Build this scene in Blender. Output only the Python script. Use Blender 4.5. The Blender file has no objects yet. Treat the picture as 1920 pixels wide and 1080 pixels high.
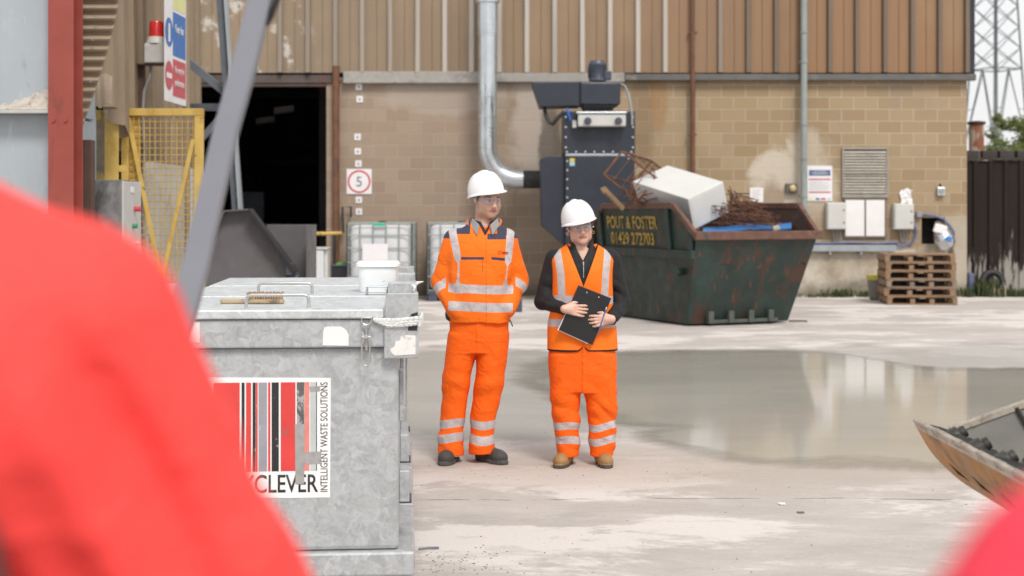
import bpy, math, random
import numpy as np
from mathutils import Vector, Matrix
from mathutils.bvhtree import BVHTree
R = math.radians
random.seed(7)
scene = bpy.context.scene
COL = scene.collection

# ------------------------------------------------------------------ camera, sky, sun, exposure
F = 2667.0                    # focal length in pixels of the 1920 wide photograph
CAMH = 1.6
cam_d = bpy.data.cameras.new('camera')
cam = bpy.data.objects.new('camera', cam_d); COL.objects.link(cam)
cam.location = (0, 0, CAMH); cam.rotation_euler = (R(90), 0, 0)
cam_d.sensor_width = 36.0; cam_d.lens = 50.0
cam_d.shift_y = -145 / 1920.0
cam_d.clip_start = 0.05; cam_d.clip_end = 2000
cam_d.dof.use_dof = True; cam_d.dof.focus_distance = 7.4; cam_d.dof.aperture_fstop = 2.8
scene.camera = cam

SUN_AZ, SUN_EL = R(160), R(50)          # clockwise from +Y
world = bpy.data.worlds.new("World"); scene.world = world; world.use_nodes = True
wn = world.node_tree; wn.nodes.clear()
w_out = wn.nodes.new('ShaderNodeOutputWorld'); w_bg = wn.nodes.new('ShaderNodeBackground')
w_sky = wn.nodes.new('ShaderNodeTexSky'); w_sky.sky_type = 'NISHITA'; w_sky.sun_disc = False
w_sky.sun_elevation = SUN_EL; w_sky.sun_rotation = SUN_AZ; w_sky.dust_density = 3.0; w_sky.air_density = 1.0
w_hs = wn.nodes.new('ShaderNodeHueSaturation'); w_hs.inputs['Saturation'].default_value = 0.25
w_tc = wn.nodes.new('ShaderNodeTexCoord'); w_no = wn.nodes.new('ShaderNodeTexNoise')
w_no.inputs['Scale'].default_value = 3.0; w_no.inputs['Detail'].default_value = 6
w_rp = wn.nodes.new('ShaderNodeMapRange'); w_rp.inputs['From Min'].default_value = 0.3; w_rp.inputs['From Max'].default_value = 0.7
w_mx = wn.nodes.new('ShaderNodeMix'); w_mx.data_type = 'RGBA'
w_mx.inputs['B'].default_value = (8.2, 8.1, 8.1, 1)     # the bright overcast layer
w_fac = wn.nodes.new('ShaderNodeMath'); w_fac.operation = 'MULTIPLY_ADD'
w_fac.inputs[1].default_value = 0.35; w_fac.inputs[2].default_value = 0.55
wn.links.new(w_tc.outputs['Generated'], w_no.inputs['Vector'])
wn.links.new(w_no.outputs['Fac'], w_rp.inputs['Value']); wn.links.new(w_rp.outputs['Result'], w_fac.inputs[0])
wn.links.new(w_fac.outputs[0], w_mx.inputs['Factor'])
wn.links.new(w_sky.outputs['Color'], w_hs.inputs['Color']); wn.links.new(w_hs.outputs['Color'], w_mx.inputs['A'])
wn.links.new(w_mx.outputs['Result'], w_bg.inputs['Color']); w_bg.inputs['Strength'].default_value = 0.108
wn.links.new(w_bg.outputs[0], w_out.inputs['Surface'])

sun_d = bpy.data.lights.new('sun', 'SUN'); sun = bpy.data.objects.new('sun', sun_d); COL.objects.link(sun)
sun_d.energy = 1.8; sun_d.angle = R(15); sun_d.color = (1.0, 0.95, 0.88)
sdir = Vector((math.sin(SUN_AZ) * math.cos(SUN_EL), math.cos(SUN_AZ) * math.cos(SUN_EL), math.sin(SUN_EL)))
sun.rotation_euler = sdir.to_track_quat('Z', 'Y').to_euler()
sun.location = (-8, -12, 25)
scene.view_settings.view_transform = 'Standard'; scene.view_settings.look = 'None'
scene.view_settings.gamma = 1; scene.view_settings.use_curve_mapping = False
scene.view_settings.exposure = 0.38

# ------------------------------------------------------------------ helpers
def P(px, py, Z):
    """the point at depth Z that the photograph shows at pixel (px, py)"""
    return Vector(((px - 960) * Z / F, Z, CAMH - (py - 395) * Z / F))
def PX(px, Z): return (px - 960) * Z / F
def PH(py, Z): return CAMH - (py - 395) * Z / F

class MB:
    """collects shapes that become ONE mesh"""
    def __init__(s): s.v = []; s.f = []; s.m = []; s.mat = 0; s.M = Matrix.Identity(4)
    def add(s, vs, fs):
        o = len(s.v)
        s.v += [tuple(s.M @ Vector(v)) for v in vs]
        s.f += [tuple(i + o for i in f) for f in fs]; s.m += [s.mat] * len(fs)
        return s
    def box(s, x0, x1, y0, y1, z0, z1):
        return s.add([(x0,y0,z0),(x1,y0,z0),(x1,y1,z0),(x0,y1,z0),(x0,y0,z1),(x1,y0,z1),(x1,y1,z1),(x0,y1,z1)],
                     [(0,3,2,1),(4,5,6,7),(0,1,5,4),(1,2,6,5),(2,3,7,6),(3,0,4,7)])
    def obox(s, c, u, v, w):
        """box centred at c with full edge vectors u, v, w"""
        c, u, v, w = Vector(c), Vector(u) / 2, Vector(v) / 2, Vector(w) / 2
        pts = [c-u-v-w, c+u-v-w, c+u+v-w, c-u+v-w, c-u-v+w, c+u-v+w, c+u+v+w, c-u+v+w]
        fs = [(0,3,2,1),(4,5,6,7),(0,1,5,4),(1,2,6,5),(2,3,7,6),(3,0,4,7)]
        if u.cross(v).dot(w) < 0: fs = [f[::-1] for f in fs]
        return s.add(pts, fs)
    def beam(s, a, b, wx, wz, up=(0, 0, 1)):
        a, b = Vector(a), Vector(b); d = (b - a); n = d.normalized(); up = Vector(up)
        if abs(n.dot(up)) > .95: up = Vector((0, 1, 0))
        x = n.cross(up).normalized(); z = x.cross(n).normalized()
        return s.obox((a + b) / 2, x * wx, d, z * wz)
    def tube(s, path, r, n=10, cap=True, closed=False):
        path = [Vector(p) for p in path]; k = len(path)
        rr = r if isinstance(r, (list, tuple)) else [r] * k
        t0 = (path[1] - path[0]).normalized()
        ref = Vector((0, 0, 1)) if abs(t0.z) < .9 else Vector((0, 1, 0))
        x = t0.cross(ref).normalized(); vs = []
        for i, p in enumerate(path):
            if closed: t = (path[(i + 1) % k] - path[i - 1]).normalized()
            else: t = (path[min(i + 1, k - 1)] - path[max(i - 1, 0)]).normalized()
            x = (x - t * x.dot(t)).normalized(); y = t.cross(x)
            for j in range(n):
                a = 2 * math.pi * j / n
                vs.append(p + (x * math.cos(a) + y * math.sin(a)) * rr[i])
        fs = []
        for i in range(k if closed else k - 1):
            i2 = (i + 1) % k
            for j in range(n):
                fs.append((i*n+j, i*n+(j+1) % n, i2*n+(j+1) % n, i2*n+j))
        if cap and not closed:
            fs.append(tuple(range(n))[::-1]); fs.append(tuple((k-1)*n + j for j in range(n)))
        return s.add(vs, fs)
    def lathe(s, prof, c=(0, 0, 0), n=24, sx=1, sy=1):
        vs = []; k = len(prof)
        for r, z in prof:
            for j in range(n):
                a = 2 * math.pi * j / n
                vs.append((c[0] + r*sx*math.cos(a), c[1] + r*sy*math.sin(a), c[2] + z))
        fs = [(i*n+j, i*n+(j+1) % n, (i+1)*n+(j+1) % n, (i+1)*n+j) for i in range(k-1) for j in range(n)]
        fs.append(tuple(range(n))[::-1]); fs.append(tuple((k-1)*n+j for j in range(n)))
        return s.add(vs, fs)
    def prism(s, poly, ext):
        """planar polygon (3-D points) pushed along ext"""
        poly = [Vector(p) for p in poly]; ext = Vector(ext); n = len(poly)
        nn = Vector((0, 0, 0))
        for i in range(n): nn += poly[i].cross(poly[(i + 1) % n])
        if nn.dot(ext) > 0: poly = poly[::-1]
        vs = poly + [p + ext for p in poly]
        fs = [tuple(range(n)), tuple(range(2*n - 1, n - 1, -1))]
        fs += [(i, n + i, n + (i+1) % n, (i+1) % n)[::-1][::-1] if False else ((i+1) % n, i, n + i, n + (i+1) % n) for i in range(n)]
        return s.add(vs, fs)
    def grid(s, fn, nu, nv, thick=None):
        vs = [fn(i / nu, j / nv) for j in range(nv + 1) for i in range(nu + 1)]
        fs = [(j*(nu+1)+i, j*(nu+1)+i+1, (j+1)*(nu+1)+i+1, (j+1)*(nu+1)+i) for j in range(nv) for i in range(nu)]
        return s.add(vs, fs)

def props(o, label=None, cat=None, group=None, kind=None):
    if label: o['label'] = label
    if cat: o['category'] = cat
    if group: o['group'] = group
    if kind: o['kind'] = kind
    return o
def thing(name, label, cat, loc=(0, 0, 0), group=None):
    o = bpy.data.objects.new(name, None); COL.objects.link(o); o.location = loc
    o.empty_display_size = .1
    return props(o, label, cat, group)
def link_mesh(name, me, mats, parent):
    for m in (mats if isinstance(mats, (list, tuple)) else [mats]): me.materials.append(m)
    o = bpy.data.objects.new(name, me); COL.objects.link(o)
    if parent is not None:
        o.parent = parent
        inv = Matrix.Identity(4); p = parent
        while p is not None:
            inv = inv @ (p.matrix_parent_inverse @ Matrix.LocRotScale(p.location, p.rotation_euler, p.scale)).inverted() if False else inv
            p = p.parent
        o.matrix_parent_inverse = wmat(parent).inverted()
    return o
def wmat(o):
    m = Matrix.LocRotScale(o.location, o.rotation_euler, o.scale)
    return wmat(o.parent) @ o.matrix_parent_inverse @ m if o.parent else m
def build(mb, name, mats, parent=None, bevel=0, smooth=False, seg=2, solid=0, base=True):
    me = bpy.data.meshes.new(name); me.from_pydata(mb.v, [], mb.f); me.update()
    me.polygons.foreach_set('material_index', mb.m)
    if smooth:
        me.shade_smooth()
        me.set_sharp_from_angle(angle=R(38))
    o = link_mesh(name, me, mats, parent)
    if parent is None and base and len(mb.v):
        a = np.array(mb.v); c = Vector(((a[:,0].min()+a[:,0].max())/2, (a[:,1].min()+a[:,1].max())/2, a[:,2].min()))
        me.transform(Matrix.Translation(-c)); o.location = c
    if solid:
        m = o.modifiers.new('Solid', 'SOLIDIFY'); m.thickness = solid; m.offset = 0
    if bevel:
        m = o.modifiers.new('Bevel', 'BEVEL'); m.width = bevel; m.segments = seg; m.limit_method = 'ANGLE'; m.angle_limit = R(35)
    return o
def copy_tree(o, parent=None):
    c = o.copy(); COL.objects.link(c)
    if parent is not None: c.parent = parent; c.matrix_parent_inverse = o.matrix_parent_inverse.copy()
    for ch in list(o.children): copy_tree(ch, c)
    return c

def lettering(body, name, mat, parent, origin, right, up, width=None, height=None, lift=.002, extrude=.0012, bold=0, align='LEFT'):
    cu = bpy.data.curves.new('text', 'FONT'); cu.body = body; cu.size = 1; cu.extrude = 0; cu.offset = bold
    cu.resolution_u = 4
    ob = bpy.data.objects.new('text', cu); COL.objects.link(ob)
    dg = bpy.context.evaluated_depsgraph_get(); me = bpy.data.meshes.new_from_object(ob.evaluated_get(dg))
    bpy.data.objects.remove(ob); bpy.data.curves.remove(cu)
    n = len(me.vertices); co = np.zeros(n * 3); me.vertices.foreach_get('co', co); co = co.reshape(-1, 3)
    mn, mx = co.min(0), co.max(0)
    h = height if height else width * (mx[1]-mn[1]) / (mx[0]-mn[0])
    w = width if width else height * (mx[0]-mn[0]) / (mx[1]-mn[1])
    right, up = Vector(right).normalized(), Vector(up).normalized(); nor = right.cross(up)
    u = (co[:,0]-mn[0]) / (mx[0]-mn[0]) * w; v = (co[:,1]-mn[1]) / (mx[1]-mn[1]) * h
    O = np.array(Vector(origin) + nor * lift)
    if align == 'CENTER': u = u - w / 2; v = v - h / 2
    pts = O + np.outer(u, right) + np.outer(v, up)
    me.vertices.foreach_set('co', pts.ravel()); me.update()
    o = link_mesh(name, me, mat, parent)
    m = o.modifiers.new('Solid', 'SOLIDIFY'); m.thickness = extrude; m.offset = 0
    return o

# ------------------------------------------------------------------ materials
def nd(nt, t, ins=None, **pr):
    n = nt.nodes.new('ShaderNode' + t)
    for k, v in pr.items(): setattr(n, k, v)
    for k, v in (ins or {}).items():
        s = n.inputs[k]
        if hasattr(v, 'is_output'): nt.links.new(v, s)
        else:
            if s.type == 'RGBA' and len(v) == 3: v = (*v, 1)
            s.default_value = v
    return n
def mixc(nt, fac, a, b, blend='MIX'):
    n = nt.nodes.new('ShaderNodeMix'); n.data_type = 'RGBA'; n.blend_type = blend
    for key, v in (('Factor', fac), ('A', a), ('B', b)):
        s = [i for i in n.inputs if i.name == key and i.enabled][0]
        if hasattr(v, 'is_output'): nt.links.new(v, s)
        else: s.default_value = (*v, 1) if (s.type == 'RGBA' and len(v) == 3) else v
    return [o for o in n.outputs if o.enabled][0]
def math_(nt, op, a, b=0.0, c=None, clamp=False):
    n = nt.nodes.new('ShaderNodeMath'); n.operation = op; n.use_clamp = clamp
    for i, v in enumerate((a, b, c)):
        if v is None: continue
        if hasattr(v, 'is_output'): nt.links.new(v, n.inputs[i])
        else: n.inputs[i].default_value = v
    return n.outputs[0]
def ramp(nt, val, lo, hi, a=0.0, b=1.0):
    n = nd(nt, 'MapRange', {'Value': val, 'From Min': lo, 'From Max': hi, 'To Min': a, 'To Max': b}); n.clamp = True
    return n.outputs[0]
def noise(nt, vec, scale, detail=4, rough=.55, dist=0):
    return nd(nt, 'TexNoise', {'Vector': vec, 'Scale': scale, 'Detail': detail, 'Roughness': rough, 'Distortion': dist}).outputs['Fac']
def new_mat(name):
    m = bpy.data.materials.new(name); m.use_nodes = True; nt = m.node_tree; nt.nodes.clear()
    out = nt.nodes.new('ShaderNodeOutputMaterial'); b = nt.nodes.new('ShaderNodeBsdfPrincipled')
    nt.links.new(b.outputs[0], out.inputs['Surface'])
    return m, nt, b, out
def setc(nt, b, key, v):
    if hasattr(v, 'is_output'): nt.links.new(v, b.inputs[key])
    else: b.inputs[key].default_value = (*v, 1) if b.inputs[key].type == 'RGBA' and len(v) == 3 else v
def coords(nt, stretch=(1, 1, 1), world_pos=False):
    if world_pos: src = nd(nt, 'NewGeometry').outputs['Position']
    else:
        tc = nd(nt, 'TexCoord').outputs['Object']
        rnd = nd(nt, 'ObjectInfo').outputs['Random']
        off = nd(nt, 'CombineXYZ', {0: math_(nt, 'MULTIPLY', rnd, 37.0), 1: math_(nt, 'MULTIPLY', rnd, 17.0), 2: 0.0}).outputs[0]
        src = nd(nt, 'VectorMath', {0: tc, 1: off}, operation='ADD').outputs[0]
    if stretch == (1, 1, 1): return src
    return nd(nt, 'VectorMath', {0: src, 1: stretch}, operation='MULTIPLY').outputs[0]
def bump(nt, b, h, strength=.3, dist=.01):
    n = nd(nt, 'Bump', {'Height': h, 'Strength': strength, 'Distance': dist}); nt.links.new(n.outputs[0], b.inputs['Normal'])
def M_(name, c, rough=.6, metal=0, var=.12, vscale=6, patches=(), stretch=(1, 1, 1), bmp=0, bscale=40, spec=None, coat=0, rvar=.1):
    """general weathered surface: patches = [(colour, scale, lo, hi, stretch)]"""
    m, nt, b, out = new_mat(name)
    v = coords(nt, stretch)
    n1 = noise(nt, v, vscale, 5)
    lo = tuple(x * (1 - var) for x in c); hi = tuple(min(1, x * (1 + var)) for x in c)
    colr = mixc(nt, ramp(nt, n1, .3, .7), lo, hi)
    for pc, ps, plo, phi, pst in patches:
        vv = coords(nt, pst)
        f = noise(nt, vv, ps, 6, .65, .4)
        colr = mixc(nt, ramp(nt, f, plo, phi), colr, pc)
    setc(nt, b, 'Base Color', colr)
    setc(nt, b, 'Roughness', ramp(nt, noise(nt, v, vscale * 2.3, 4), .3, .7, max(.03, rough - rvar), min(1, rough + rvar)))
    b.inputs['Metallic'].default_value = metal
    if spec is not None: b.inputs['Specular IOR Level'].default_value = spec
    if coat: b.inputs['Coat Weight'].default_value = coat
    if bmp: bump(nt, b, noise(nt, v, bscale, 5), bmp, .006)
    return m

RUST = (.16, .062, .028)
DIRT = (.2, .17, .13)
m_galv = None
def galvanised(name, tint=(.46, .478, .49), sc=30):
    m, nt, b, out = new_mat(name)
    v = coords(nt)
    w = nd(nt, 'TexNoise', {'Vector': v, 'Scale': 9.0, 'Detail': 2}).outputs['Color']
    vv = mixc(nt, .12, v, w)
    vo = nd(nt, 'TexVoronoi', {'Vector': vv, 'Scale': float(sc)}).outputs['Color']
    g1 = nd(nt, 'SeparateColor', {0: vo}).outputs[0]
    vo2 = nd(nt, 'TexVoronoi', {'Vector': vv, 'Scale': float(sc) * 2.7}).outputs['Color']
    g = math_(nt, 'ADD', math_(nt, 'MULTIPLY', g1, .55), math_(nt, 'MULTIPLY', nd(nt, 'SeparateColor', {0: vo2}).outputs[0], .45))
    c = mixc(nt, g, tuple(t * .76 for t in tint), tuple(min(1, t * 1.16) for t in tint))
    c = mixc(nt, ramp(nt, noise(nt, v, 5, 5, .6), .45, .75, 0, .35), c, (.44, .46, .465))
    st = coords(nt, (6, 6, 1))
    c = mixc(nt, ramp(nt, noise(nt, st, 5, 6, .65), .58, .78, 0, .55), c, (.30, .29, .27))
    c = mixc(nt, ramp(nt, noise(nt, v, 22, 6, .7), .60, .70, 0, .5), c, (.35, .33, .29))
    setc(nt, b, 'Base Color', c); b.inputs['Metallic'].default_value = .45
    setc(nt, b, 'Roughness', ramp(nt, g, 0, 1, .48, .66))
    bump(nt, b, noise(nt, v, 14, 4), .12, .004)
    return m
m_galv = galvanised('galvanised_steel')
m_galv_top = galvanised('galvanised_lid', (.60, .63, .645), 30)
m_galv_duct = M_('duct_steel', (.58, .62, .65), .34, .85, .1, 3, [((.36, .36, .35), 4, .55, .75, (1, 1, .3))], bmp=.05)
m_rodsteel = M_('rod_steel', (.5, .5, .49), .35, .8, .1, 20)
m_white_plastic = M_('white_plastic', (.78, .79, .80), .38, 0, .03, 8)
m_tub = M_('tub_plastic', (.80, .82, .83), .4, 0, .02, 8, [((.45, .5, .52), 30, .70, .74, (1, 1, 1))])
m_paper = M_('paper', (.76, .74, .74), .7, 0, .03, 5)
m_torn = M_('torn_sticker', (.74, .71, .69), .7, 0, .05, 9, [((.5, .47, .43), 25, .56, .66, (1, 1, 1))])
m_label = M_('label_vinyl', (.80, .79, .79), .5, 0, .03, 9, [((.45, .42, .41), 14, .68, .74, (1, 1, 1))])
m_lred = M_('label_red', (.62, .05, .045), .5, 0, .1, 9, [((.5, .33, .31), 22, .66, .70, (1, 1, .6)), ((.35, .09, .08), 7, .58, .66, (1, 1, 1))])
m_lblack = M_('label_black', (.02, .02, .022), .5, 0, .2, 9, [((.3, .29, .29), 30, .64, .68, (1, 1, .6))])
m_lgrey = M_('label_grey', (.29, .29, .33), .5, 0, .1, 9, [((.42, .42, .42), 20, .64, .7, (1, 1, 1))])
m_lpale = M_('label_pale_grey', (.45, .49, .49), .5, 0, .1, 9)
m_lpink = M_('label_faded_red', (.66, .22, .19), .5, 0, .1, 20, [((.6, .45, .43), 30, .6, .68, (1, 1, 1))])
m_lworn = M_('label_worn_black', (.10, .10, .10), .5, 0, .2, 9, [((.36, .36, .36), 28, .50, .55, (1, 1, .6))])
m_tape = M_('worn_tape', (.33, .32, .32), .35, 0, .15, 30, [((.26, .25, .25), 30, .6, .7, (1, 1, 1))])
m_black = M_('black_rubber', (.018, .018, .02), .6, 0, .2, 9)
m_dark = M_('dark_gap', (.012, .012, .012), .9, 0, .2, 9)
m_ext_blue = M_('navy_paint', (.027, .033, .047), .42, .1, .12, 3, [((.10, .09, .08), 6, .66, .76, (1, 1, .4)), (RUST, 4, .74, .78, (1, 1, 1))], bmp=.05)
m_motor = M_('motor_grey', (.07, .08, .11), .45, .2, .15, 6)
m_black_flex = M_('flexible_hose', (.035, .033, .032), .6, 0, .2, 9, [((.12, .10, .09), 12, .6, .7, (1, 1, 1))])
m_bolt = M_('bolt_zinc', (.62, .63, .65), .3, .7, .1, 9)
m_rustpipe = M_('rusty_pipe', (.15, .066, .036), .75, 0, .25, 5, [((.07, .045, .036), 5, .55, .7, (1, 1, .3))], bmp=.2)
m_greypipe = M_('grey_green_pipe', (.27, .30, .29), .5, 0, .1, 4, [((.16, .17, .16), 6, .6, .75, (1, 1, .2))])
m_skip = M_('skip_green_paint', (.017, .032, .027), .5, 0, .25, 2.5,
            [((.027, .052, .045), 3, .5, .7, (1, 1, .5)), ((.06, .029, .020), 3.5, .53, .63, (1, 1, .55)), ((.11, .045, .02), 9, .60, .66, (1, 1, .3)), ((.13, .12, .1), 20, .70, .76, (1, 1, 1))], bmp=.18, bscale=14)
m_skip_in = M_('skip_rust_inside', (.055, .030, .022), .8, 0, .25, 4, [((.10, .045, .025), 7, .55, .7, (1, 1, 1))], bmp=.3)
m_skip_rim = M_('skip_rusty_rim', (.13, .062, .042), .65, 0, .25, 6, [((.035, .055, .045), 4, .55, .65, (1, 1, 1)), ((.25, .18, .14), 9, .64, .72, (1, 1, 1))], bmp=.2)
m_yellow_letter = M_('yellow_lettering', (.45, .31, .055), .6, 0, .2, 6, [((.08, .09, .05), 22, .57, .64, (1, 1, .5))])
m_cabinet_white = M_('cabinet_enamel', (.60, .60, .585), .45, 0, .04, 3, [((.36, .34, .31), 4, .68, .8, (1, 1, .5))])
m_scrap = M_('scrap_rust', (.13, .055, .03), .8, 0, .3, 12, [((.06, .04, .035), 9, .5, .7, (1, 1, 1))])
m_scrap_dark = M_('scrap_dark', (.028, .02, .017), .85, 0, .3, 8)
m_bluesheet = M_('blue_sheet', (.045, .20, .52), .4, 0, .1, 8, [((.3, .4, .5), 12, .66, .72, (1, 1, 1))])
m_plank = M_('old_plank', (.22, .14, .075), .8, 0, .2, 8)
m_pallet = M_('pallet_wood', (.26, .165, .10), .8, 0, .22, 5, [((.24, .155, .095), 5, .5, .7, (1, 1, 1)), ((.15, .11, .08), 9, .64, .74, (1, 1, 1))], bmp=.2, bscale=60)
m_pallet_grey = M_('weathered_pallet_wood', (.25, .185, .135), .85, 0, .22, 5, [((.16, .12, .09), 6, .5, .7, (1, 1, 1))], bmp=.2, bscale=60)
m_box_grey = M_('enclosure_grey', (.55, .55, .52), .45, 0, .04, 5)
m_frame_brown = M_('noticeboard_frame', (.13, .105, .095), .6, 0, .15, 8)
m_louvre = M_('louvre_metal', (.30, .275, .235), .5, .3, .12, 5, [((.42, .39, .34), 6, .6, .75, (.3, 1, 3))])
m_cabletray = M_('cable_tray', (.36, .39, .41), .5, .4, .1, 8)
m_bluecable = M_('blue_cable', (.10, .13, .28), .5, 0, .1, 8)
m_greycable = M_('grey_cable', (.26, .26, .27), .5, 0, .1, 8)
m_foil = M_('silver_foil', (.6, .6, .62), .25, .9, .1, 18, bmp=.6, bscale=30)
m_signwhite = M_('sign_white', (.74, .73, .75), .45, 0, .03, 6)
m_signblue = M_('sign_blue', (.055, .17, .46), .45, 0, .05, 6)
m_signnavy = M_('sign_navy', (.045, .10, .24), .45, 0, .05, 6)
m_signred = M_('sign_red', (.55, .05, .07), .45, 0, .05, 6)
m_signredpale = M_('sign_red_faded', (.52, .10, .12), .45, 0, .06, 6)
m_signyellow = M_('sign_yellow_faded', (.68, .68, .34), .45, 0, .05, 6)
m_signgrey = M_('sign_text_grey', (.16, .16, .18), .5, 0, .05, 6)
m_fence = M_('dark_brown_sheet', (.030, .022, .019), .6, 0, .25, 4, [((.055, .045, .04), 5, .55, .72, (3, 1, .4))], bmp=.1)
m_yellow = M_('yellow_paint', (.58, .40, .11), .5, 0, .12, 6, [((.42, .26, .05), 6, .5, .7, (1, 1, .5)), ((.13, .055, .03), 9, .64, .68, (1, 1, .6))])
m_redpost = M_('red_oxide_paint', (.27, .052, .036), .5, 0, .12, 3, [((.17, .04, .03), 5, .55, .7, (1, 1, .3)), ((.55, .4, .36), 40, .73, .76, (1, 1, 1)), ((.16, .1, .08), 12, .70, .74, (1, 1, 1))])
m_bluegrey = M_('blue_grey_sheet', (.335, .375, .405), .6, 0, .07, 2, [((.46, .5, .53), 5, .58, .72, (1, 1, .25)), ((.24, .27, .29), 8, .62, .74, (1, 1, .3)), ((.6, .62, .63), 9, .74, .77, (3, 1, .25))])
m_dust = M_('settled_dust', (.44, .40, .35), .95, 0, .15, 14, [((.27, .23, .19), 16, .55, .65, (1, 1, 1))], bmp=.5)
m_beige = M_('beige_sheet', (.27, .205, .14), .55, 0, .08, 3, [((.21, .165, .12), 6, .58, .74, (2, 1, .25)), ((.09, .07, .06), 60, .74, .77, (1, 1, 1))])
m_brownpost = M_('brown_post', (.085, .045, .034), .6, 0, .15, 5)
m_greydirty = M_('dirty_grey_box', (.22, .22, .22), .6, 0, .15, 3, [((.06, .06, .06), 3, .42, .60, (1, 1, .6))])
m_palebox = M_('pale_box', (.50, .50, .48), .5, 0, .07, 5, [((.35, .34, .31), 8, .64, .74, (1, 1, 1))])
m_bucketgrey = M_('machine_grey_paint', (.125, .119, .124), .42, 0, .1, 3, [((.15, .145, .145), 5, .56, .74, (1, 1, 1))])
m_steelblue = M_('blue_grey_steel', (.14, .16, .19), .5, .1, .12, 5)
m_boom = M_('boom_grey_paint', (.225, .24, .275), .45, 0, .05, 4)
m_redlens = M_('red_lens', (.60, .03, .03), .25, 0, .05, 6, coat=.4)
m_green = M_('green_button', (.03, .25, .12), .4)
m_ibc = M_('ibc_plastic', (.60, .61, .63), .4, 0, .05, 3)
m_tan = M_('tan_leather', (.31, .175, .07), .7, 0, .15, 22, [((.22, .13, .06), 14, .58, .7, (1, 1, 1))])
m_sole = M_('boot_sole', (.075, .06, .045), .8, 0, .2, 20)
m_greyboot = M_('dusty_black_leather', (.05, .046, .045), .7, 0, .25, 20, [((.13, .12, .11), 12, .58, .72, (1, 1, 1))])
m_sole_dark = M_('dusty_sole', (.08, .074, .068), .8, 0, .2, 20)
m_bristle = M_('brush_bristle', (.35, .23, .13), .85, 0, .2, 60, bmp=.6, bscale=160)
m_brushwood = M_('brush_wood', (.40, .30, .19), .8, 0, .2, 10, [((.12, .10, .08), 14, .55, .66, (1, 1, 1))])
m_rope = M_('white_strap', (.70, .71, .70), .8, 0, .1, 60, [((.5, .53, .52), 60, .5, .6, (1, 1, 1))], bmp=.6, bscale=120)
m_bin_grey = M_('grey_plastic_bin', (.16, .16, .145), .6, 0, .2, 6)
m_bin_yellow = M_('yellow_liner', (.52, .46, .08), .5, 0, .15, 10)
m_pylon = M_('pylon_steel', (.09, .105, .115), .6, .3, .05, 1)
m_drum = M_('rusty_drum', (.42, .36, .31), .7, 0, .1, 4, [((.24, .09, .045), 5, .48, .56, (1, 1, .5))])
m_bark = M_('bark', (.10, .075, .055), .9, 0, .2, 6)
m_concrete_cap = M_('flashing', (.33, .315, .29), .8, 0, .12, 3, [((.20, .19, .175), 3, .5, .65, (1, 1, 1)), ((.62, .60, .57), 4, .66, .74, (.6, 1, 2))])
m_flash_dark = M_('dark_flashing', (.115, .11, .105), .7, 0, .15, 3, [((.22, .2, .18), 6, .58, .72, (.4, 1, 1))])
m_lintel = M_('rusty_lintel', (.085, .065, .058), .8, 0, .25, 3, [((.16, .06, .035), 3, .55, .66, (.6, 1, 1))])
m_trim = M_('dark_corner_trim', (.018, .02, .026), .4, 0, .2, 2)
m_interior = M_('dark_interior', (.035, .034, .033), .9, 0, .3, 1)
m_loader_in = M_('bucket_inside_steel', (.27, .265, .245), .55, .3, .15, 6, [((.09, .09, .085), 6, .56, .7, (1, 1, 1)), ((.26, .255, .24), 30, .66, .7, (1, 1, 1))], bmp=.15)
m_loader_rust = M_('bucket_rust', (.40, .175, .025), .5, .15, .3, 4, [((.15, .065, .025), 4, .52, .66, (1, .5, 1)), ((.33, .29, .25), 5, .70, .80, (1, .4, 1)), ((.05, .035, .025), 12, .64, .72, (1, .5, 1))], bmp=.15)
m_loader_edge = M_('worn_cutting_edge', (.42, .37, .31), .45, .3, .2, 12, [((.16, .11, .07), 30, .56, .70, (1, 1, 1))], bmp=.3)
m_loader_bolt = M_('greasy_bolt', (.05, .047, .04), .35, .3, .3, 14, [((.32, .3, .26), 14, .62, .7, (1, 1, 1))], bmp=.3)
m_mud = M_('black_mud', (.014, .013, .012), .7, 0, .3, 20, bmp=.6, bscale=40)
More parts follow.
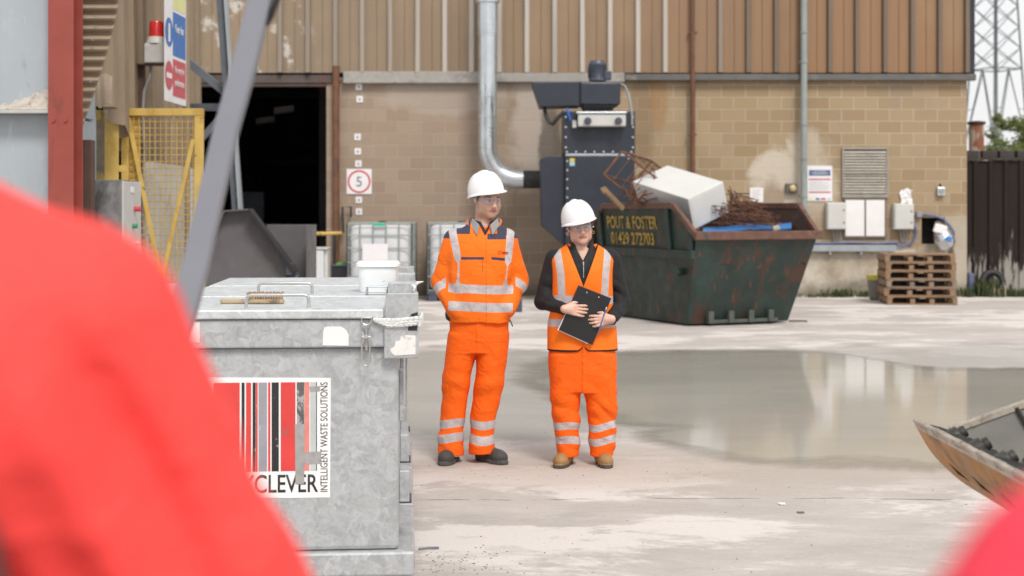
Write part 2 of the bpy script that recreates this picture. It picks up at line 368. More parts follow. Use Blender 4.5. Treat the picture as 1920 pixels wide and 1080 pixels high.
# ------------------------------------------------------------------ ground and puddle
ZW = 26.67                                        # distance of the block wall
def ground_material():
    m, nt, b, out = new_mat('dusty_concrete')
    pos = nd(nt, 'NewGeometry').outputs['Position']
    sp = nd(nt, 'SeparateXYZ', {0: pos}); x, y = sp.outputs[0], sp.outputs[1]
    st = nd(nt, 'VectorMath', {0: pos, 1: (.55, 1.0, 1)}, operation='MULTIPLY').outputs[0]
    big = noise(nt, st, .55, 6, .6, .3); mid = noise(nt, st, 1.6, 12, .74, .3); fine = noise(nt, pos, 34, 6, .7)
    grit = noise(nt, pos, 160, 3, .6)
    c = mixc(nt, ramp(nt, mid, .40, .60), (.415, .378, .350), (.50, .460, .432))
    c = mixc(nt, ramp(nt, math_(nt, 'ADD', big, math_(nt, 'MULTIPLY', math_(nt, 'SUBTRACT', mid, .5), .55)), .49, .535, 0, .85), c, (.645, .60, .572))                   # pale dust
    c = mixc(nt, ramp(nt, noise(nt, st, 2.1, 12, .76, .3), .55, .62, 0, .6), c, (.375, .348, .325))   # damp streaks
    # settled brownish silt beside the water's near edge
    dx = math_(nt, 'DIVIDE', math_(nt, 'SUBTRACT', x, 2.6), 4.2); dy = math_(nt, 'DIVIDE', math_(nt, 'SUBTRACT', y, 8.9), 1.0)
    e = math_(nt, 'ADD', math_(nt, 'MULTIPLY', dx, dx), math_(nt, 'MULTIPLY', dy, dy))
    e = math_(nt, 'ADD', e, math_(nt, 'MULTIPLY', mid, .9))
    c = mixc(nt, ramp(nt, e, 1.5, .6, 0, .8), c, (.41, .35, .305))
    # damp ground behind and beside the two people
    dx = math_(nt, 'DIVIDE', math_(nt, 'SUBTRACT', x, -.1), 2.3); dy = math_(nt, 'DIVIDE', math_(nt, 'SUBTRACT', y, 13.2), 3.4)
    w = math_(nt, 'ADD', math_(nt, 'MULTIPLY', dx, dx), math_(nt, 'MULTIPLY', dy, dy))
    w = math_(nt, 'ADD', w, math_(nt, 'MULTIPLY', math_(nt, 'SUBTRACT', mid, .5), 2.6))
    wet = ramp(nt, w, 1.15, .75)
    dx = math_(nt, 'DIVIDE', math_(nt, 'SUBTRACT', x, 6.5), 5.0); dy = math_(nt, 'DIVIDE', math_(nt, 'SUBTRACT', y, 15.6), 1.6)
    w2 = math_(nt, 'ADD', math_(nt, 'MULTIPLY', dx, dx), math_(nt, 'MULTIPLY', dy, dy))
    w2 = math_(nt, 'ADD', w2, math_(nt, 'MULTIPLY', math_(nt, 'SUBTRACT', mid, .5), 2.6))
    wet = math_(nt, 'MAXIMUM', wet, ramp(nt, w2, 1.1, .6, 0, .75))
    c = mixc(nt, math_(nt, 'MULTIPLY', wet, .85), c, (.325, .312, .288))
    # joint in the slab and fine specks
    jy = math_(nt, 'ABSOLUTE', math_(nt, 'SUBTRACT', math_(nt, 'ADD', y, math_(nt, 'MULTIPLY', noise(nt, pos, 1.2, 4), .25)), 8.02))
    jn = ramp(nt, noise(nt, pos, 3.5, 5, .7), .45, .55)
    c = mixc(nt, math_(nt, 'MULTIPLY', ramp(nt, jy, .018, .006), math_(nt, 'MULTIPLY', jn, .7)), c, (.16, .14, .12))
    c = mixc(nt, ramp(nt, fine, .60, .70, 0, .6), c, (.27, .24, .215))
    c = mixc(nt, ramp(nt, fine, .40, .30, 0, .5), c, (.68, .645, .61))
    c = mixc(nt, ramp(nt, grit, .66, .72, 0, .6), c, (.17, .15, .13))
    setc(nt, b, 'Base Color', c)
    rg = ramp(nt, wet, 0, 1, .92, .42)
    setc(nt, b, 'Roughness', math_(nt, 'ADD', rg, math_(nt, 'MULTIPLY', math_(nt, 'SUBTRACT', fine, .5), .25)))
    h = math_(nt, 'ADD', math_(nt, 'MULTIPLY', fine, .5), math_(nt, 'ADD', mid, math_(nt, 'MULTIPLY', grit, .2)))
    bump(nt, b, math_(nt, 'MULTIPLY', h, ramp(nt, wet, 0, 1, 1, .35)), .35, .02)
    return m
g = MB().grid(lambda u, v: (-150 + 300 * u, -40 + 360 * v, 0), 12, 12)
props(build(g, 'ground', ground_material(), base=False), kind='structure')

def puddle():
    # outline from the photograph, laid on the ground
    pix = [(962,703),(985,686),(1030,672),(1100,661),(1190,657),(1300,656),(1400,655),(1500,657),(1580,663),(1660,676),(1760,688),(1850,690),(1930,689),(2040,692),(2200,705),
           (2330,740),(2350,800),(2250,862),(2090,884),(1960,888),(1860,886),(1760,884),(1660,880),(1560,878),(1470,874),(1390,869),(1330,858),(1270,845),(1215,828),(1180,806),
           (1130,790),(1085,775),(1045,758),(1010,742),(985,728),(968,716)]
    def gp(px, py):
        Z = CAMH * F / (py - 395); return np.array([(px - 960) * Z / F, Z])
    pts = np.array([gp(*p) for p in pix]); n = len(pts)
    res = []
    for i in range(n):                                   # Catmull-Rom, with a ragged shore
        p0, p1, p2, p3 = pts[i-1], pts[i], pts[(i+1) % n], pts[(i+2) % n]
        for k in range(8):
            t = k / 8
            q = .5 * ((2*p1) + (-p0+p2)*t + (2*p0-5*p1+4*p2-p3)*t*t + (-p0+3*p1-3*p2+p3)*t**3)
            res.append(q)
    res = np.array(res); c = np.array([3.4, 11.6]); N = len(res)
    rag = np.array([.16*math.sin(i*.9) + .12*math.sin(i*.37+1) + .10*math.sin(i*2.3+2) + .08*math.sin(i*4.1) for i in range(N)])
    dirs = (res - c) / np.linalg.norm(res - c, axis=1)[:, None]
    res = res + dirs * rag[:, None] * .12
    rings = [1.10, 1.03, 1.0, .97, .93, .86, .75, .6, .4, .2]
    dep = [-1, -.35, 0, .3, .6, .85, 1, 1, 1, 1]
    mb = MB(); vs = []; at = []
    for r, d in zip(rings, dep):
        for q in res:
            p = c + (q - c) * r; vs.append((p[0], p[1], .004)); at.append(d)
    vs.append((c[0], c[1], .004)); at.append(1)
    fs = [(k*N+i, (k+1)*N+i, (k+1)*N+(i+1) % N, k*N+(i+1) % N) for k in range(len(rings)-1) for i in range(N)]
    k = len(rings) - 1
    fs += [(k*N+i, len(vs)-1, k*N+(i+1) % N) for i in range(N)]
    fs = [f[::-1] for f in fs]
    mb.add(vs, fs)
    m, nt, b, out = new_mat('muddy_water')
    pos = nd(nt, 'NewGeometry').outputs['Position']
    a = nd(nt, 'Attribute', attribute_name='depth').outputs['Fac']
    st = nd(nt, 'VectorMath', {0: pos, 1: (.7, 1.3, 1)}, operation='MULTIPLY').outputs[0]
    ns = noise(nt, st, .9, 6, .62, .4)
    edge = math_(nt, 'ADD', a, math_(nt, 'MULTIPLY', math_(nt, 'SUBTRACT', ns, .5), 1.7))
    alpha = math_(nt, 'POWER', ramp(nt, edge, -.35, .75), 1.4)
    c1 = mixc(nt, ramp(nt, noise(nt, st, .5, 5), .35, .65), (.37, .352, .305), (.44, .42, .37))
    setc(nt, b, 'Base Color', c1); b.inputs['Roughness'].default_value = .075
    b.inputs['IOR'].default_value = 1.33; b.inputs['Specular IOR Level'].default_value = .5
    setc(nt, b, 'Alpha', alpha)
    rip = noise(nt, nd(nt, 'VectorMath', {0: pos, 1: (1.6, 5.0, 1)}, operation='MULTIPLY').outputs[0], 2.2, 4, .55)
    bump(nt, b, rip, .10, .006)
    o = build(mb, 'puddle', m, base=False)
    at_ = o.data.attributes.new('depth', 'FLOAT', 'POINT'); at_.data.foreach_set('value', at)
    props(o, kind='structure')
puddle()

# ------------------------------------------------------------------ the industrial building
def block_material():
    m, nt, b, out = new_mat('concrete_blockwork')
    pos = nd(nt, 'NewGeometry').outputs['Position']
    sp = nd(nt, 'SeparateXYZ', {0: pos}); x, y, z = sp.outputs
    uv = nd(nt, 'CombineXYZ', {0: math_(nt, 'ADD', x, y), 1: math_(nt, 'ADD', z, .08), 2: 0.0}).outputs[0]
    right = ramp(nt, math_(nt, 'ADD', x, math_(nt, 'MULTIPLY', noise(nt, pos, 1.2, 4), .6)), .8, 1.8)
    br = nd(nt, 'TexBrick', {'Vector': uv, 'Color1': (0, 0, 0), 'Color2': (1, 1, 1), 'Mortar': (.5, .5, .5), 'Scale': 1.0, 'Mortar Size': .009,
                             'Mortar Smooth': .3, 'Bias': 0.0, 'Brick Width': .45, 'Row Height': .224}, offset=.5)
    tone = br.outputs['Color']; mort = br.outputs['Fac']
    n = noise(nt, pos, 1.1, 8, .7, .3); nf = noise(nt, pos, 26, 5, .7); nl = noise(nt, pos, .45, 4, .6)
    cl = mixc(nt, tone, (.285, .212, .155), (.335, .257, .193))
    cr = mixc(nt, tone, (.30, .215, .125), (.36, .27, .168))
    c = mixc(nt, right, cl, cr)
    c = mixc(nt, ramp(nt, n, .52, .72, 0, .55), c, (.27, .215, .16))
    c = mixc(nt, ramp(nt, nf, .58, .72, 0, .45), c, (.17, .12, .08))
    mc = mixc(nt, right, (.37, .31, .25), (.46, .395, .30))
    c = mixc(nt, math_(nt, 'MULTIPLY', mort, ramp(nt, nl, .35, .6, .45, 1)), c, mc)
    def blob(cx, cz, rx, rz, amt, k=1.6):
        dx = math_(nt, 'DIVIDE', math_(nt, 'SUBTRACT', x, cx), rx); dz = math_(nt, 'DIVIDE', math_(nt, 'SUBTRACT', z, cz), rz)
        e = math_(nt, 'ADD', math_(nt, 'MULTIPLY', dx, dx), math_(nt, 'MULTIPLY', dz, dz))
        e = math_(nt, 'ADD', e, math_(nt, 'MULTIPLY', math_(nt, 'SUBTRACT', noise(nt, pos, 1.7, 6, .6, .4), .5), k * 2))
        return ramp(nt, e, 1.2, .55, 0, amt)
    c = mixc(nt, blob(5.05, 2.05, .62, .75, .85), c, (.56, .50, .42))            # sprayed pale patch
    c = mixc(nt, blob(4.85, 1.75, .28, .5, .7), c, (.25, .175, .11))
    c = mixc(nt, blob(5.6, 2.25, .5, .9, .55), c, (.53, .47, .39))
    c = mixc(nt, blob(.35, 3.2, .4, 1.2, .7), c, (.47, .41, .36))                # pale wash by the duct
    c = mixc(nt, blob(-1.2, 3.75, 1.6, .35, .45), c, (.42, .37, .32))
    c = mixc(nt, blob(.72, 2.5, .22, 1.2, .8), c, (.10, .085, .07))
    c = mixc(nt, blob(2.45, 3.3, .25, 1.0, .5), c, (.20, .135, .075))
    c = mixc(nt, blob(-2.0, .2, 2.2, .8, .4), c, (.2, .16, .12))
    # rust run under the flashing
    c = mixc(nt, blob(2.75, 3.7, .18, .7, .6), c, (.30, .17, .07))
    # rendered foot of the wall on the right
    rend = math_(nt, 'ADD', z, math_(nt, 'MULTIPLY', math_(nt, 'SUBTRACT', noise(nt, pos, 1.5, 6, .6), .5), .8))
    rm = math_(nt, 'MULTIPLY', ramp(nt, rend, .98, .90), ramp(nt, x, 4.6, 5.0))
    rcol = mixc(nt, ramp(nt, noise(nt, pos, 2.2, 7, .65, .3), .35, .62), (.34, .28, .205), (.55, .50, .425))
    rcol = mixc(nt, ramp(nt, noise(nt, pos, 6, 6, .7), .60, .70, 0, .7), rcol, (.19, .15, .11))
    c = mixc(nt, rm, c, rcol)
    # paler replaced blocks by the corner
    c = mixc(nt, math_(nt, 'MULTIPLY', ramp(nt, x, 7.98, 8.05), ramp(nt, rend, 1.55, 1.35, 0, .8)), c, (.42, .37, .30))
    # dark damp foot
    c = mixc(nt, math_(nt, 'MULTIPLY', ramp(nt, rend, .30, .08), .75), c, (.12, .105, .075))
    setc(nt, b, 'Base Color', c); b.inputs['Roughness'].default_value = .9
    h = math_(nt, 'SUBTRACT', math_(nt, 'MULTIPLY', nf, .35), math_(nt, 'MULTIPLY', mort, math_(nt, 'SUBTRACT', 1.0, rm)))
    bump(nt, b, h, .5, .012)
    return m

def clad_material(rib):
    m, nt, b, out = new_mat('cladding_rib' if rib else 'cladding_tray')
    pos = nd(nt, 'NewGeometry').outputs['Position']
    x = nd(nt, 'SeparateXYZ', {0: pos}).outputs[0]
    st = nd(nt, 'VectorMath', {0: pos, 1: (4, 1, .16)}, operation='MULTIPLY').outputs[0]
    n = noise(nt, st, 1.6, 6, .65); n2 = noise(nt, pos, .5, 4, .6)
    t = ramp(nt, x, -3, 6)
    tray = mixc(nt, t, (.252, .19, .127), (.280, .157, .079))
    tray = mixc(nt, ramp(nt, n, .45, .75, 0, .6), tray, mixc(nt, t, (.18, .14, .105), (.215, .13, .075)))
    wn_ = nd(nt, 'TexWhiteNoise', {'W': math_(nt, 'FLOOR', math_(nt, 'DIVIDE', math_(nt, 'ADD', x, 14.0), .5123))}, noise_dimensions='1D').outputs['Value']
    tray = mixc(nt, math_(nt, 'MULTIPLY', wn_, .35), tray, mixc(nt, t, (.16, .12, .09), (.20, .115, .06)))
    tray = mixc(nt, ramp(nt, n2, .45, .68, 0, .5), tray, (.32, .225, .135))
    # pale rubbed patches over the doorway
    px = math_(nt, 'DIVIDE', math_(nt, 'ADD', x, 5.0), 1.3)
    pm = math_(nt, 'MULTIPLY', ramp(nt, math_(nt, 'MULTIPLY', px, px), 1.2, .4), ramp(nt, noise(nt, pos, 2.3, 6, .7), .56, .64))
    tray = mixc(nt, pm, tray, (.50, .47, .43))
    if rib:
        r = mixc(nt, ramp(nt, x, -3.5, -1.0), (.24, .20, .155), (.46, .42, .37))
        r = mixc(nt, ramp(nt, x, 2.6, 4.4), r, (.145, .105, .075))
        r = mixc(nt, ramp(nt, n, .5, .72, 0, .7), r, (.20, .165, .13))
        tray = r
    setc(nt, b, 'Base Color', tray); b.inputs['Roughness'].default_value = .6
    return m

bld = thing('industrial_building', 'long industrial shed of tan concrete blocks under brown ribbed cladding with a dark doorway', 'building', (2.5, ZW, 0))
m_block = block_material(); m_clad = clad_material(False); m_rib = clad_material(True)
X0, X1 = PX(612, ZW), PX(1813, ZW)
nx0, nx1, nz0, nz1 = PX(1728, ZW), PX(1772, ZW), PH(458, ZW), PH(408, ZW)
wl = MB(); yb = ZW + .3
wl.box(X0, nx0, ZW, yb, -.05, 4.1); wl.box(nx1, X1, ZW, yb, -.05, 4.1)
wl.box(nx0, nx1, ZW, yb, -.05, nz0); wl.box(nx0, nx1, ZW, yb, nz1, 4.1)
wl.box(X1 - .3, X1, yb + .001, 52, -.05, 4.1); wl.box(-15, -8, ZW, yb, -.05, 4.1)
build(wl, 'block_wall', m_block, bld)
build(MB().box(nx0 - .02, nx1 + .02, yb + .002, yb + .06, nz0 - .02, nz1 + .02), 'niche_back', m_dark, bld)
# ribbed cladding
cl = MB(); yc = ZW - .06
xs = []; xx = -14.0
rnd = random.Random(3)
while xx < 8.5:
    w = .40 + rnd.uniform(-.012, .012)
    xs.append((xx, xx + w)); xx += w + .112
z0, z1 = 4.18, 9.2
for a, e in xs:
    e = min(e, 8.56)
    cl.mat = 0
    mid = a + .2 + .01
    prof = [(a, 0), (mid - .012, 0), (mid, .012), (mid + .012, 0), (e, 0)]
    for (xa, ya), (xb_, yb_) in zip(prof, prof[1:]):
        cl.add([(xa, yc - ya, z0), (xb_, yc - yb_, z0), (xb_, yc - yb_, z1), (xa, yc - ya, z1)], [(0, 1, 2, 3)])
    cl.mat = 1
    prof = [(e, 0), (e + .018, .085), (e + .092, .085), (e + .112, 0)]
    for (xa, ya), (xb_, yb_) in zip(prof, prof[1:]):
        cl.add([(xa, yc - ya, z0), (xb_, yc - yb_, z0), (xb_, yc - yb_, z1), (xa, yc - ya, z1)], [(0, 1, 2, 3)])
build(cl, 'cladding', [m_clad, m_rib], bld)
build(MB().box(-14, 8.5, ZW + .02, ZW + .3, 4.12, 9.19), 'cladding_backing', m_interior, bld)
build(MB().box(8.0, 8.5, ZW + .32, 52, 4.12, 9.19), 'gable_wall', m_clad, bld)
build(MB().box(-15, 8.9, ZW - .4, 52.3, 9.22, 9.5), 'roof', m_trim, bld)
# flashing strip: pale on the left part, dark on the right
fl = MB(); fl.box(PX(645, ZW), PX(900, ZW), ZW - .14, ZW - .01, 3.98, 4.2); fl.box(PX(900.3, ZW), PX(1170, ZW), ZW - .14, ZW - .01, 4.0, 4.17)
build(fl, 'flashing', m_concrete_cap, bld, bevel=.012)
fl = MB(); fl.box(PX(1170.4, ZW), PX(1826, ZW), ZW - .15, ZW - .01, 4.03, 4.15)
build(fl, 'flashing', m_flash_dark, bld, bevel=.012)
build(MB().box(PX(1809, ZW), PX(1824, ZW), ZW - .13, ZW + .25, 4.153, 9.2), 'corner_trim', m_trim, bld, bevel=.01)
ln = MB(); ln.box(-8, PX(625, ZW), ZW - .05, ZW + .28, 3.99, 4.14); ln.box(-8, PX(612, ZW), ZW - .02, ZW + .2, 3.93, 3.988)
build(ln, 'door_lintel', m_lintel, bld, bevel=.01)
build(MB().box(-8.05, -7.95, ZW - .001, ZW + .31, 0, 3.92), 'door_jamb', m_steelblue, bld, bevel=.01)
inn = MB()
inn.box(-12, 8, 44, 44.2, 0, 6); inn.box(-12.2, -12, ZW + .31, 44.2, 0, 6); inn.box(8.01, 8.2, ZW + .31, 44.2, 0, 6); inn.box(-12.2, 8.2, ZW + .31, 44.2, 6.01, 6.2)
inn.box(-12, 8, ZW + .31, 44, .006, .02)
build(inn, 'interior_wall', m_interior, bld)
lf = MB()
for px, py, Z in ((532, 206, 38.), (497, 226, 40.)):
    p = P(px, py, Z); lf.obox(p, (.5, .15, .08), (-.1, .5, 0), (0, 0, .16))
build(lf, 'light_fitting', m_signwhite, bld, bevel=.01)
ic = MB()
for px, Z in ((598, 31), (430, 37)): ic.box(PX(px, Z), PX(px, Z) + .25, Z, Z + .25, .02, 6)
for H_, Z in ((2.9, 41), (4.6, 38)): ic.box(-11.9, 7.9, Z, Z + .2, H_, H_ + .22)
build(ic, 'interior_frame', m_interior, bld)
ib = MB(); ib.box(-7.5, -5.9, 36, 38, .02, 1.3); ib.box(-7.2, -6.3, 36.2, 37.6, 1.299, 2.1)
build(ib, 'interior_machine', m_motor, bld, bevel=.04)

# wall-mounted louvre window
def louvre():
    t = thing('louvre_window', 'grey metal louvre window above the notice board', 'window', (PX(1621, ZW), ZW, PH(370, ZW)))
    x0, x1, z0, z1 = PX(1578, ZW), PX(1665, ZW), PH(371, ZW), PH(277, ZW)
    f = MB(); w = .035
    f.box(x0, x1, ZW - .05, ZW - .002, z1 - w, z1); f.box(x0, x1, ZW - .05, ZW - .002, z0, z0 + .07)
    f.box(x0, x0 + w, ZW - .05, ZW - .002, z0 + .071, z1 - w - .001); f.box(x1 - w, x1, ZW - .05, ZW - .002, z0 + .071, z1 - w - .001)
    f.box(x0 + w, x1 - w, ZW - .055, ZW - .002, (z0+z1)/2 - .02, (z0+z1)/2 + .012)
    build(f, 'frame', m_louvre, t, bevel=.004)
    s = MB(); n = 15
    for i in range(n):
        z = z0 + .09 + (z1 - z0 - .14) * i / n
        s.add([(x0+w, ZW-.045, z), (x1-w, ZW-.045, z), (x1-w, ZW-.012, z+.05), (x0+w, ZW-.012, z+.05)], [(0, 1, 2, 3)])
    build(s, 'slats', m_louvre, t, solid=.004)
    build(MB().box(x0 + w, x1 - w, ZW - .010, ZW - .002, z0 + .07, z1 - w), 'backing', m_dark, t)
louvre()

def noticeboard():
    t = thing('notice_board', 'brown framed notice board holding two blank white sheets', 'notice board', (PX(1621, ZW), ZW, PH(447, ZW)))
    x0, x1, z0, z1 = PX(1581, ZW), PX(1661, ZW), PH(447, ZW), PH(371.5, ZW)
    f = MB(); f.box(x0, x1, ZW - .04, ZW - .002, z0, z1)
    build(f, 'frame', m_frame_brown, t, bevel=.006)
    for a, c in ((1584.5, 1619.5), (1623, 1657.5)):
        build(MB().box(PX(a, ZW), PX(c, ZW), ZW - .048, ZW - .041, PH(442.5, ZW), PH(375, ZW)), 'white_sheet', m_paper, t)
noticeboard()

def enclosure(x0, x1, y0, y1, label, handles):
    t = thing('electrical_box', label, 'electrical box', (PX((x0+x1)/2, ZW), ZW, PH(y1, ZW)), 'grey electrical boxes on the block wall')
    b = MB().box(PX(x0, ZW), PX(x1, ZW), ZW - .17, ZW - .002, PH(y1, ZW), PH(y0, ZW)); build(b, 'body', m_box_grey, t, bevel=.01)
    b = MB().box(PX(x0+1.5, ZW), PX(x1-1, ZW), ZW - .19, ZW - .171, PH(y1-1, ZW), PH(y0+1, ZW)); d = build(b, 'door', m_box_grey, t, bevel=.008)
    k = MB()
    for py in handles: k.tube([(PX(x1-5, ZW), ZW - .189, PH(py, ZW)), (PX(x1-5, ZW), ZW - .205, PH(py, ZW))], .013, 10)
    build(k, 'lock', m_black, t)
    g = MB()
    for dx in (-6, 0, 6):
        px = (x0 + x1) / 2 + dx
        g.tube([(PX(px, ZW), ZW - .09, PH(y1, ZW)), (PX(px + 3, ZW), ZW - .07, PH(y1 + 12, ZW)), (PX((x0+x1)/2 + 3 + dx*.5, ZW), ZW - .05, PH(455, ZW))], .013, 8)
    build(g, 'conduit', m_greycable, t, smooth=True)
enclosure(1547, 1583, 380, 430, 'grey electrical box left of the white-sheeted notice board', (394, 417))
enclosure(1672, 1709, 382, 430, 'grey electrical box right of the notice board with a crumpled paper above', (396, 417))
# crumpled paper
pm = MB(); rr = random.Random(5)
hh = [[rr.uniform(0, .03) for _ in range(9)] for _ in range(9)]
pm.grid(lambda u, v: (PX(1688 + 21*u + 1.5*math.sin(v*7), ZW), ZW - .006 - hh[round(u*8)][round(v*8)], PH(381.5 - 27*v + 2*math.sin(u*9), ZW)), 8, 8)
props(build(pm, 'crumpled_paper', m_paper, solid=.002), 'crumpled white paper stuck to the wall above an electrical box', 'paper')
# torn notice
nm = MB().box(PX(1406, ZW), PX(1431, ZW), ZW - .012, ZW - .002, PH(379, ZW), PH(352, ZW))
nn = build(nm, 'paper_notice', m_paper, bevel=.003); props(nn, 'small plain white notice on the wall above the rusty scrap', 'notice')
lt = MB()
for k in range(5): lt.box(PX(1410, ZW), PX(1410 + (16, 14, 17, 11, 15)[k], ZW), ZW - .0145, ZW - .0125, PH(357.4 + 4*k, ZW), PH(356.6 + 4*k, ZW))
build(lt, 'print_lines', m_lgrey, nn)
# cable tray
t = thing('cable_tray', 'grey metal cable tray carrying blue cables along the wall', 'cable tray', (PX(1600, ZW), ZW, PH(471, ZW)))
b = MB(); b.box(PX(1500, ZW), PX(1677, ZW), ZW - .13, ZW - .002, PH(470, ZW), PH(468, ZW)); b.box(PX(1500, ZW), PX(1677, ZW), ZW - .136, ZW - .131, PH(471, ZW), PH(459, ZW))
for px in (1552, 1610, 1668): b.box(PX(px, ZW), PX(px + 4, ZW), ZW - .12, ZW - .003, PH(477, ZW), PH(470.2, ZW))
build(b, 'tray', m_cabletray, t, bevel=.004)
c = MB()
for k in range(3):
    c.tube([(PX(1490 + i*19, ZW), ZW - .03 - .03*k, PH(457.5 - k + .8*math.sin(i*1.3+k*2), ZW)) for i in range(11)], .017, 7)
build(c, 'blue_cable', m_bluecable, t, smooth=True)
# loop of cable from the tray to the right box and on
lp = MB(); pts = [(1676, 457), (1690, 461), (1706, 457), (1714, 446), (1717, 434), (1712, 420), (1709, 412)]
lp.tube([(PX(x, ZW), ZW - .05, PH(y, ZW)) for x, y in pts], .022, 8)
props(build(lp, 'cable_loop', m_bluecable, smooth=True), 'blue cable looping from the tray end up to the box', 'cable')
lp = MB(); pts = [(1712, 404), (1722, 402), (1735, 402), (1752, 405), (1768, 411), (1780, 423), (1788, 436), (1786, 450)]
lp.tube([(PX(x, ZW), ZW - .04, PH(y, ZW)) for x, y in pts], .018, 8)
lo = build(lp, 'cable_loop', m_bluecable, smooth=True); props(lo, 'blue cable arching over the hole in the blocks towards the silver bundle', 'cable')
build(MB().obox(P(1723, 402, ZW - .05), (.10, 0, 0), (0, .09, 0), (0, 0, .11)), 'junction', m_greycable, lo, bevel=.01)
# small junction box
t = thing('junction_box', 'small grey junction box fixed high on the blocks near the corner', 'junction box', (PX(1763, ZW), ZW, PH(365, ZW)))
build(MB().box(PX(1755.5, ZW), PX(1770, ZW), ZW - .09, ZW - .002, PH(367, ZW), PH(351, ZW)), 'body', m_galv_duct, t, bevel=.012)
build(MB().lathe([(.045, 0), (.045, .02), (.03, .03)], n=14).__class__().tube([(PX(1763, ZW), ZW - .089, PH(359, ZW)), (PX(1763, ZW), ZW - .115, PH(359, ZW))], .045, 14), 'cover', m_greypipe, t)
build(MB().tube([(PX(1762, ZW), ZW - .04, PH(351, ZW)), (PX(1762, ZW), ZW - .04, PH(345, ZW))], .02, 8), 'cable_gland', m_black, t)
# foil-wrapped bundle hanging out of the hole in the blocks
t = thing('foil_bundle', 'silver foil wrapped pipe bundle hanging out of the hole in the blocks', 'pipe bundle', (PX(1772, ZW), ZW - .2, PH(470, ZW)))
b = MB()
b.tube([P(1757, 418, ZW + .15), P(1760, 424, ZW - .12), P(1765, 436, ZW - .22), P(1770, 448, ZW - .26), P(1776, 459, ZW - .24), P(1781, 466, ZW - .2)], [.06, .09, .15, .19, .17, .09], 14)
build(b, 'foil_wrap', m_foil, t, smooth=True)
b = MB(); b.obox(P(1763, 429, ZW - .36), (.22, 0, -.06), (0, .05, .02), (.05, 0, .14)); build(b, 'white_tag', m_paper, t, bevel=.01)
b = MB(); b.tube([P(1781, 465, ZW - .2), P(1785, 478, ZW - .2)], .06, 12); build(b, 'pipe_stub', m_plank, t)
b = MB(); b.obox(P(1779, 448, ZW - .47), (.12, 0, -.03), (0, .03, 0), (.03, 0, .09)); build(b, 'blue_tag', m_bluesheet, t, bevel=.01)
# alarm bell
t = thing('alarm_sounder', 'small round yellow alarm sounder beside the grey wall conduit', 'alarm', (PX(1482, ZW), ZW, PH(363, ZW)))
build(MB().box(PX(1472, ZW), PX(1493, ZW), ZW - .10, ZW - .002, PH(363, ZW), PH(344, ZW)), 'backbox', m_frame_brown, t, bevel=.012)
build(MB().tube([(PX(1484, ZW), ZW - .099, PH(353, ZW)), (PX(1484, ZW), ZW - .15, PH(353, ZW)), (PX(1484, ZW), ZW - .17, PH(353, ZW))], [.06, .06, .03], 16), 'sounder', M_('cream_plastic', (.55, .46, .22), .4), t)

# speed sign and number plates
t = thing('speed_limit_sign', 'square white sign with a 5 in a red ring', 'sign', (PX(673.5, ZW), ZW, PH(364, ZW)))
ys = ZW - .02
build(MB().box(PX(650, ZW), PX(697, ZW), ys, ZW - .002, PH(364, ZW), PH(317, ZW)), 'panel', m_signwhite, t, bevel=.004)
rg = MB(); cx, cz = PX(673.5, ZW), PH(340.5, ZW)
n = 48; r1, r2 = .215, .182; vs = []
for r in (r1, r2):
    for k in range(n): vs.append((cx + r*math.cos(2*math.pi*k/n), ys - .003, cz + r*math.sin(2*math.pi*k/n)))
rg.add(vs, [(k, (k+1) % n, n+(k+1) % n, n+k) for k in range(n)])
build(rg, 'red_ring', m_signred, t)
lettering('5', 'lettering', m_signgrey, t, (cx, ys, cz), (1, 0, 0), (0, 0, 1), height=.185, lift=.004, align='CENTER')
plate_lab = ['small white plate on the blocks just under the flashing, topmost of the column', 'small white plate, second from the top of the column on the blocks',
             'small white plate midway down the blocks, uppermost of the three above the 5 sign', 'small white plate, middle of the three above the 5 sign', 'small white plate directly above the 5 sign',
             'small white plate directly below the 5 sign', 'small white plate at the bottom of the column above the tank']
plate = None
for (px, py), lab in zip(((673, 163), (674.5, 186), (670.5, 257), (671, 284), (672, 307), (673, 375), (673, 397)), plate_lab):
    c = P(px, py, ZW)
    if plate is None:
        plate = thing('number_plate', lab, 'plate', (c.x, ZW - .002, c.z), 'small white plates in a column on the blocks')
        build(MB().box(c.x - .06, c.x + .06, ZW - .016, ZW - .002, c.z - .06, c.z + .06), 'panel', m_signwhite, plate, bevel=.004)
        build(MB().box(c.x - .018, c.x + .02, ZW - .019, ZW - .0165, c.z - .026, c.z + .024), 'number_mark', m_lgrey, plate)
        o = plate
    else:
        o = copy_tree(plate); o.location = (c.x, ZW - .002, c.z); o['label'] = lab
# safety notice
t = thing('safety_notice', 'white wall notice with a navy header and two red bars', 'sign', (PX(1537, ZW), ZW, PH(377, ZW)))
xa, xb, za, zb = PX(1513.5, ZW), PX(1560, ZW), PH(377, ZW), PH(311, ZW); W = xb - xa; H = zb - za
build(MB().box(xa, xb, ZW - .02, ZW - .002, za, zb), 'panel', m_signwhite, t, bevel=.003)
def strip(name, u0, u1, v0, v1, mat): build(MB().box(xa + W*u0, xa + W*u1, ZW - .0235, ZW - .0205, za + H*v0, za + H*v1), name, mat, t)
strip('blue_header', .07, .93, .72, .88, m_signnavy)
strip('red_bar', .06, .94, .60, .635, m_signred); strip('red_bar', .06, .94, .235, .27, m_signred)
pl = MB()
for k, wd in enumerate((.6, .75, .5)): pl.box(xa + W*(.5-wd/2), xa + W*(.5+wd/2), ZW - .0262, ZW - .024, za + H*(.755 + .038*k), za + H*(.773 + .038*k))
build(pl, 'print_lines', m_lpale, t)
pl = MB()
for k, wd in enumerate((.7, .8, .76, .8, .62, .78, .5)): pl.box(xa + W*.1, xa + W*(.1+wd), ZW - .0232, ZW - .0205, za + H*(.31 + .04*k), za + H*(.319 + .04*k))
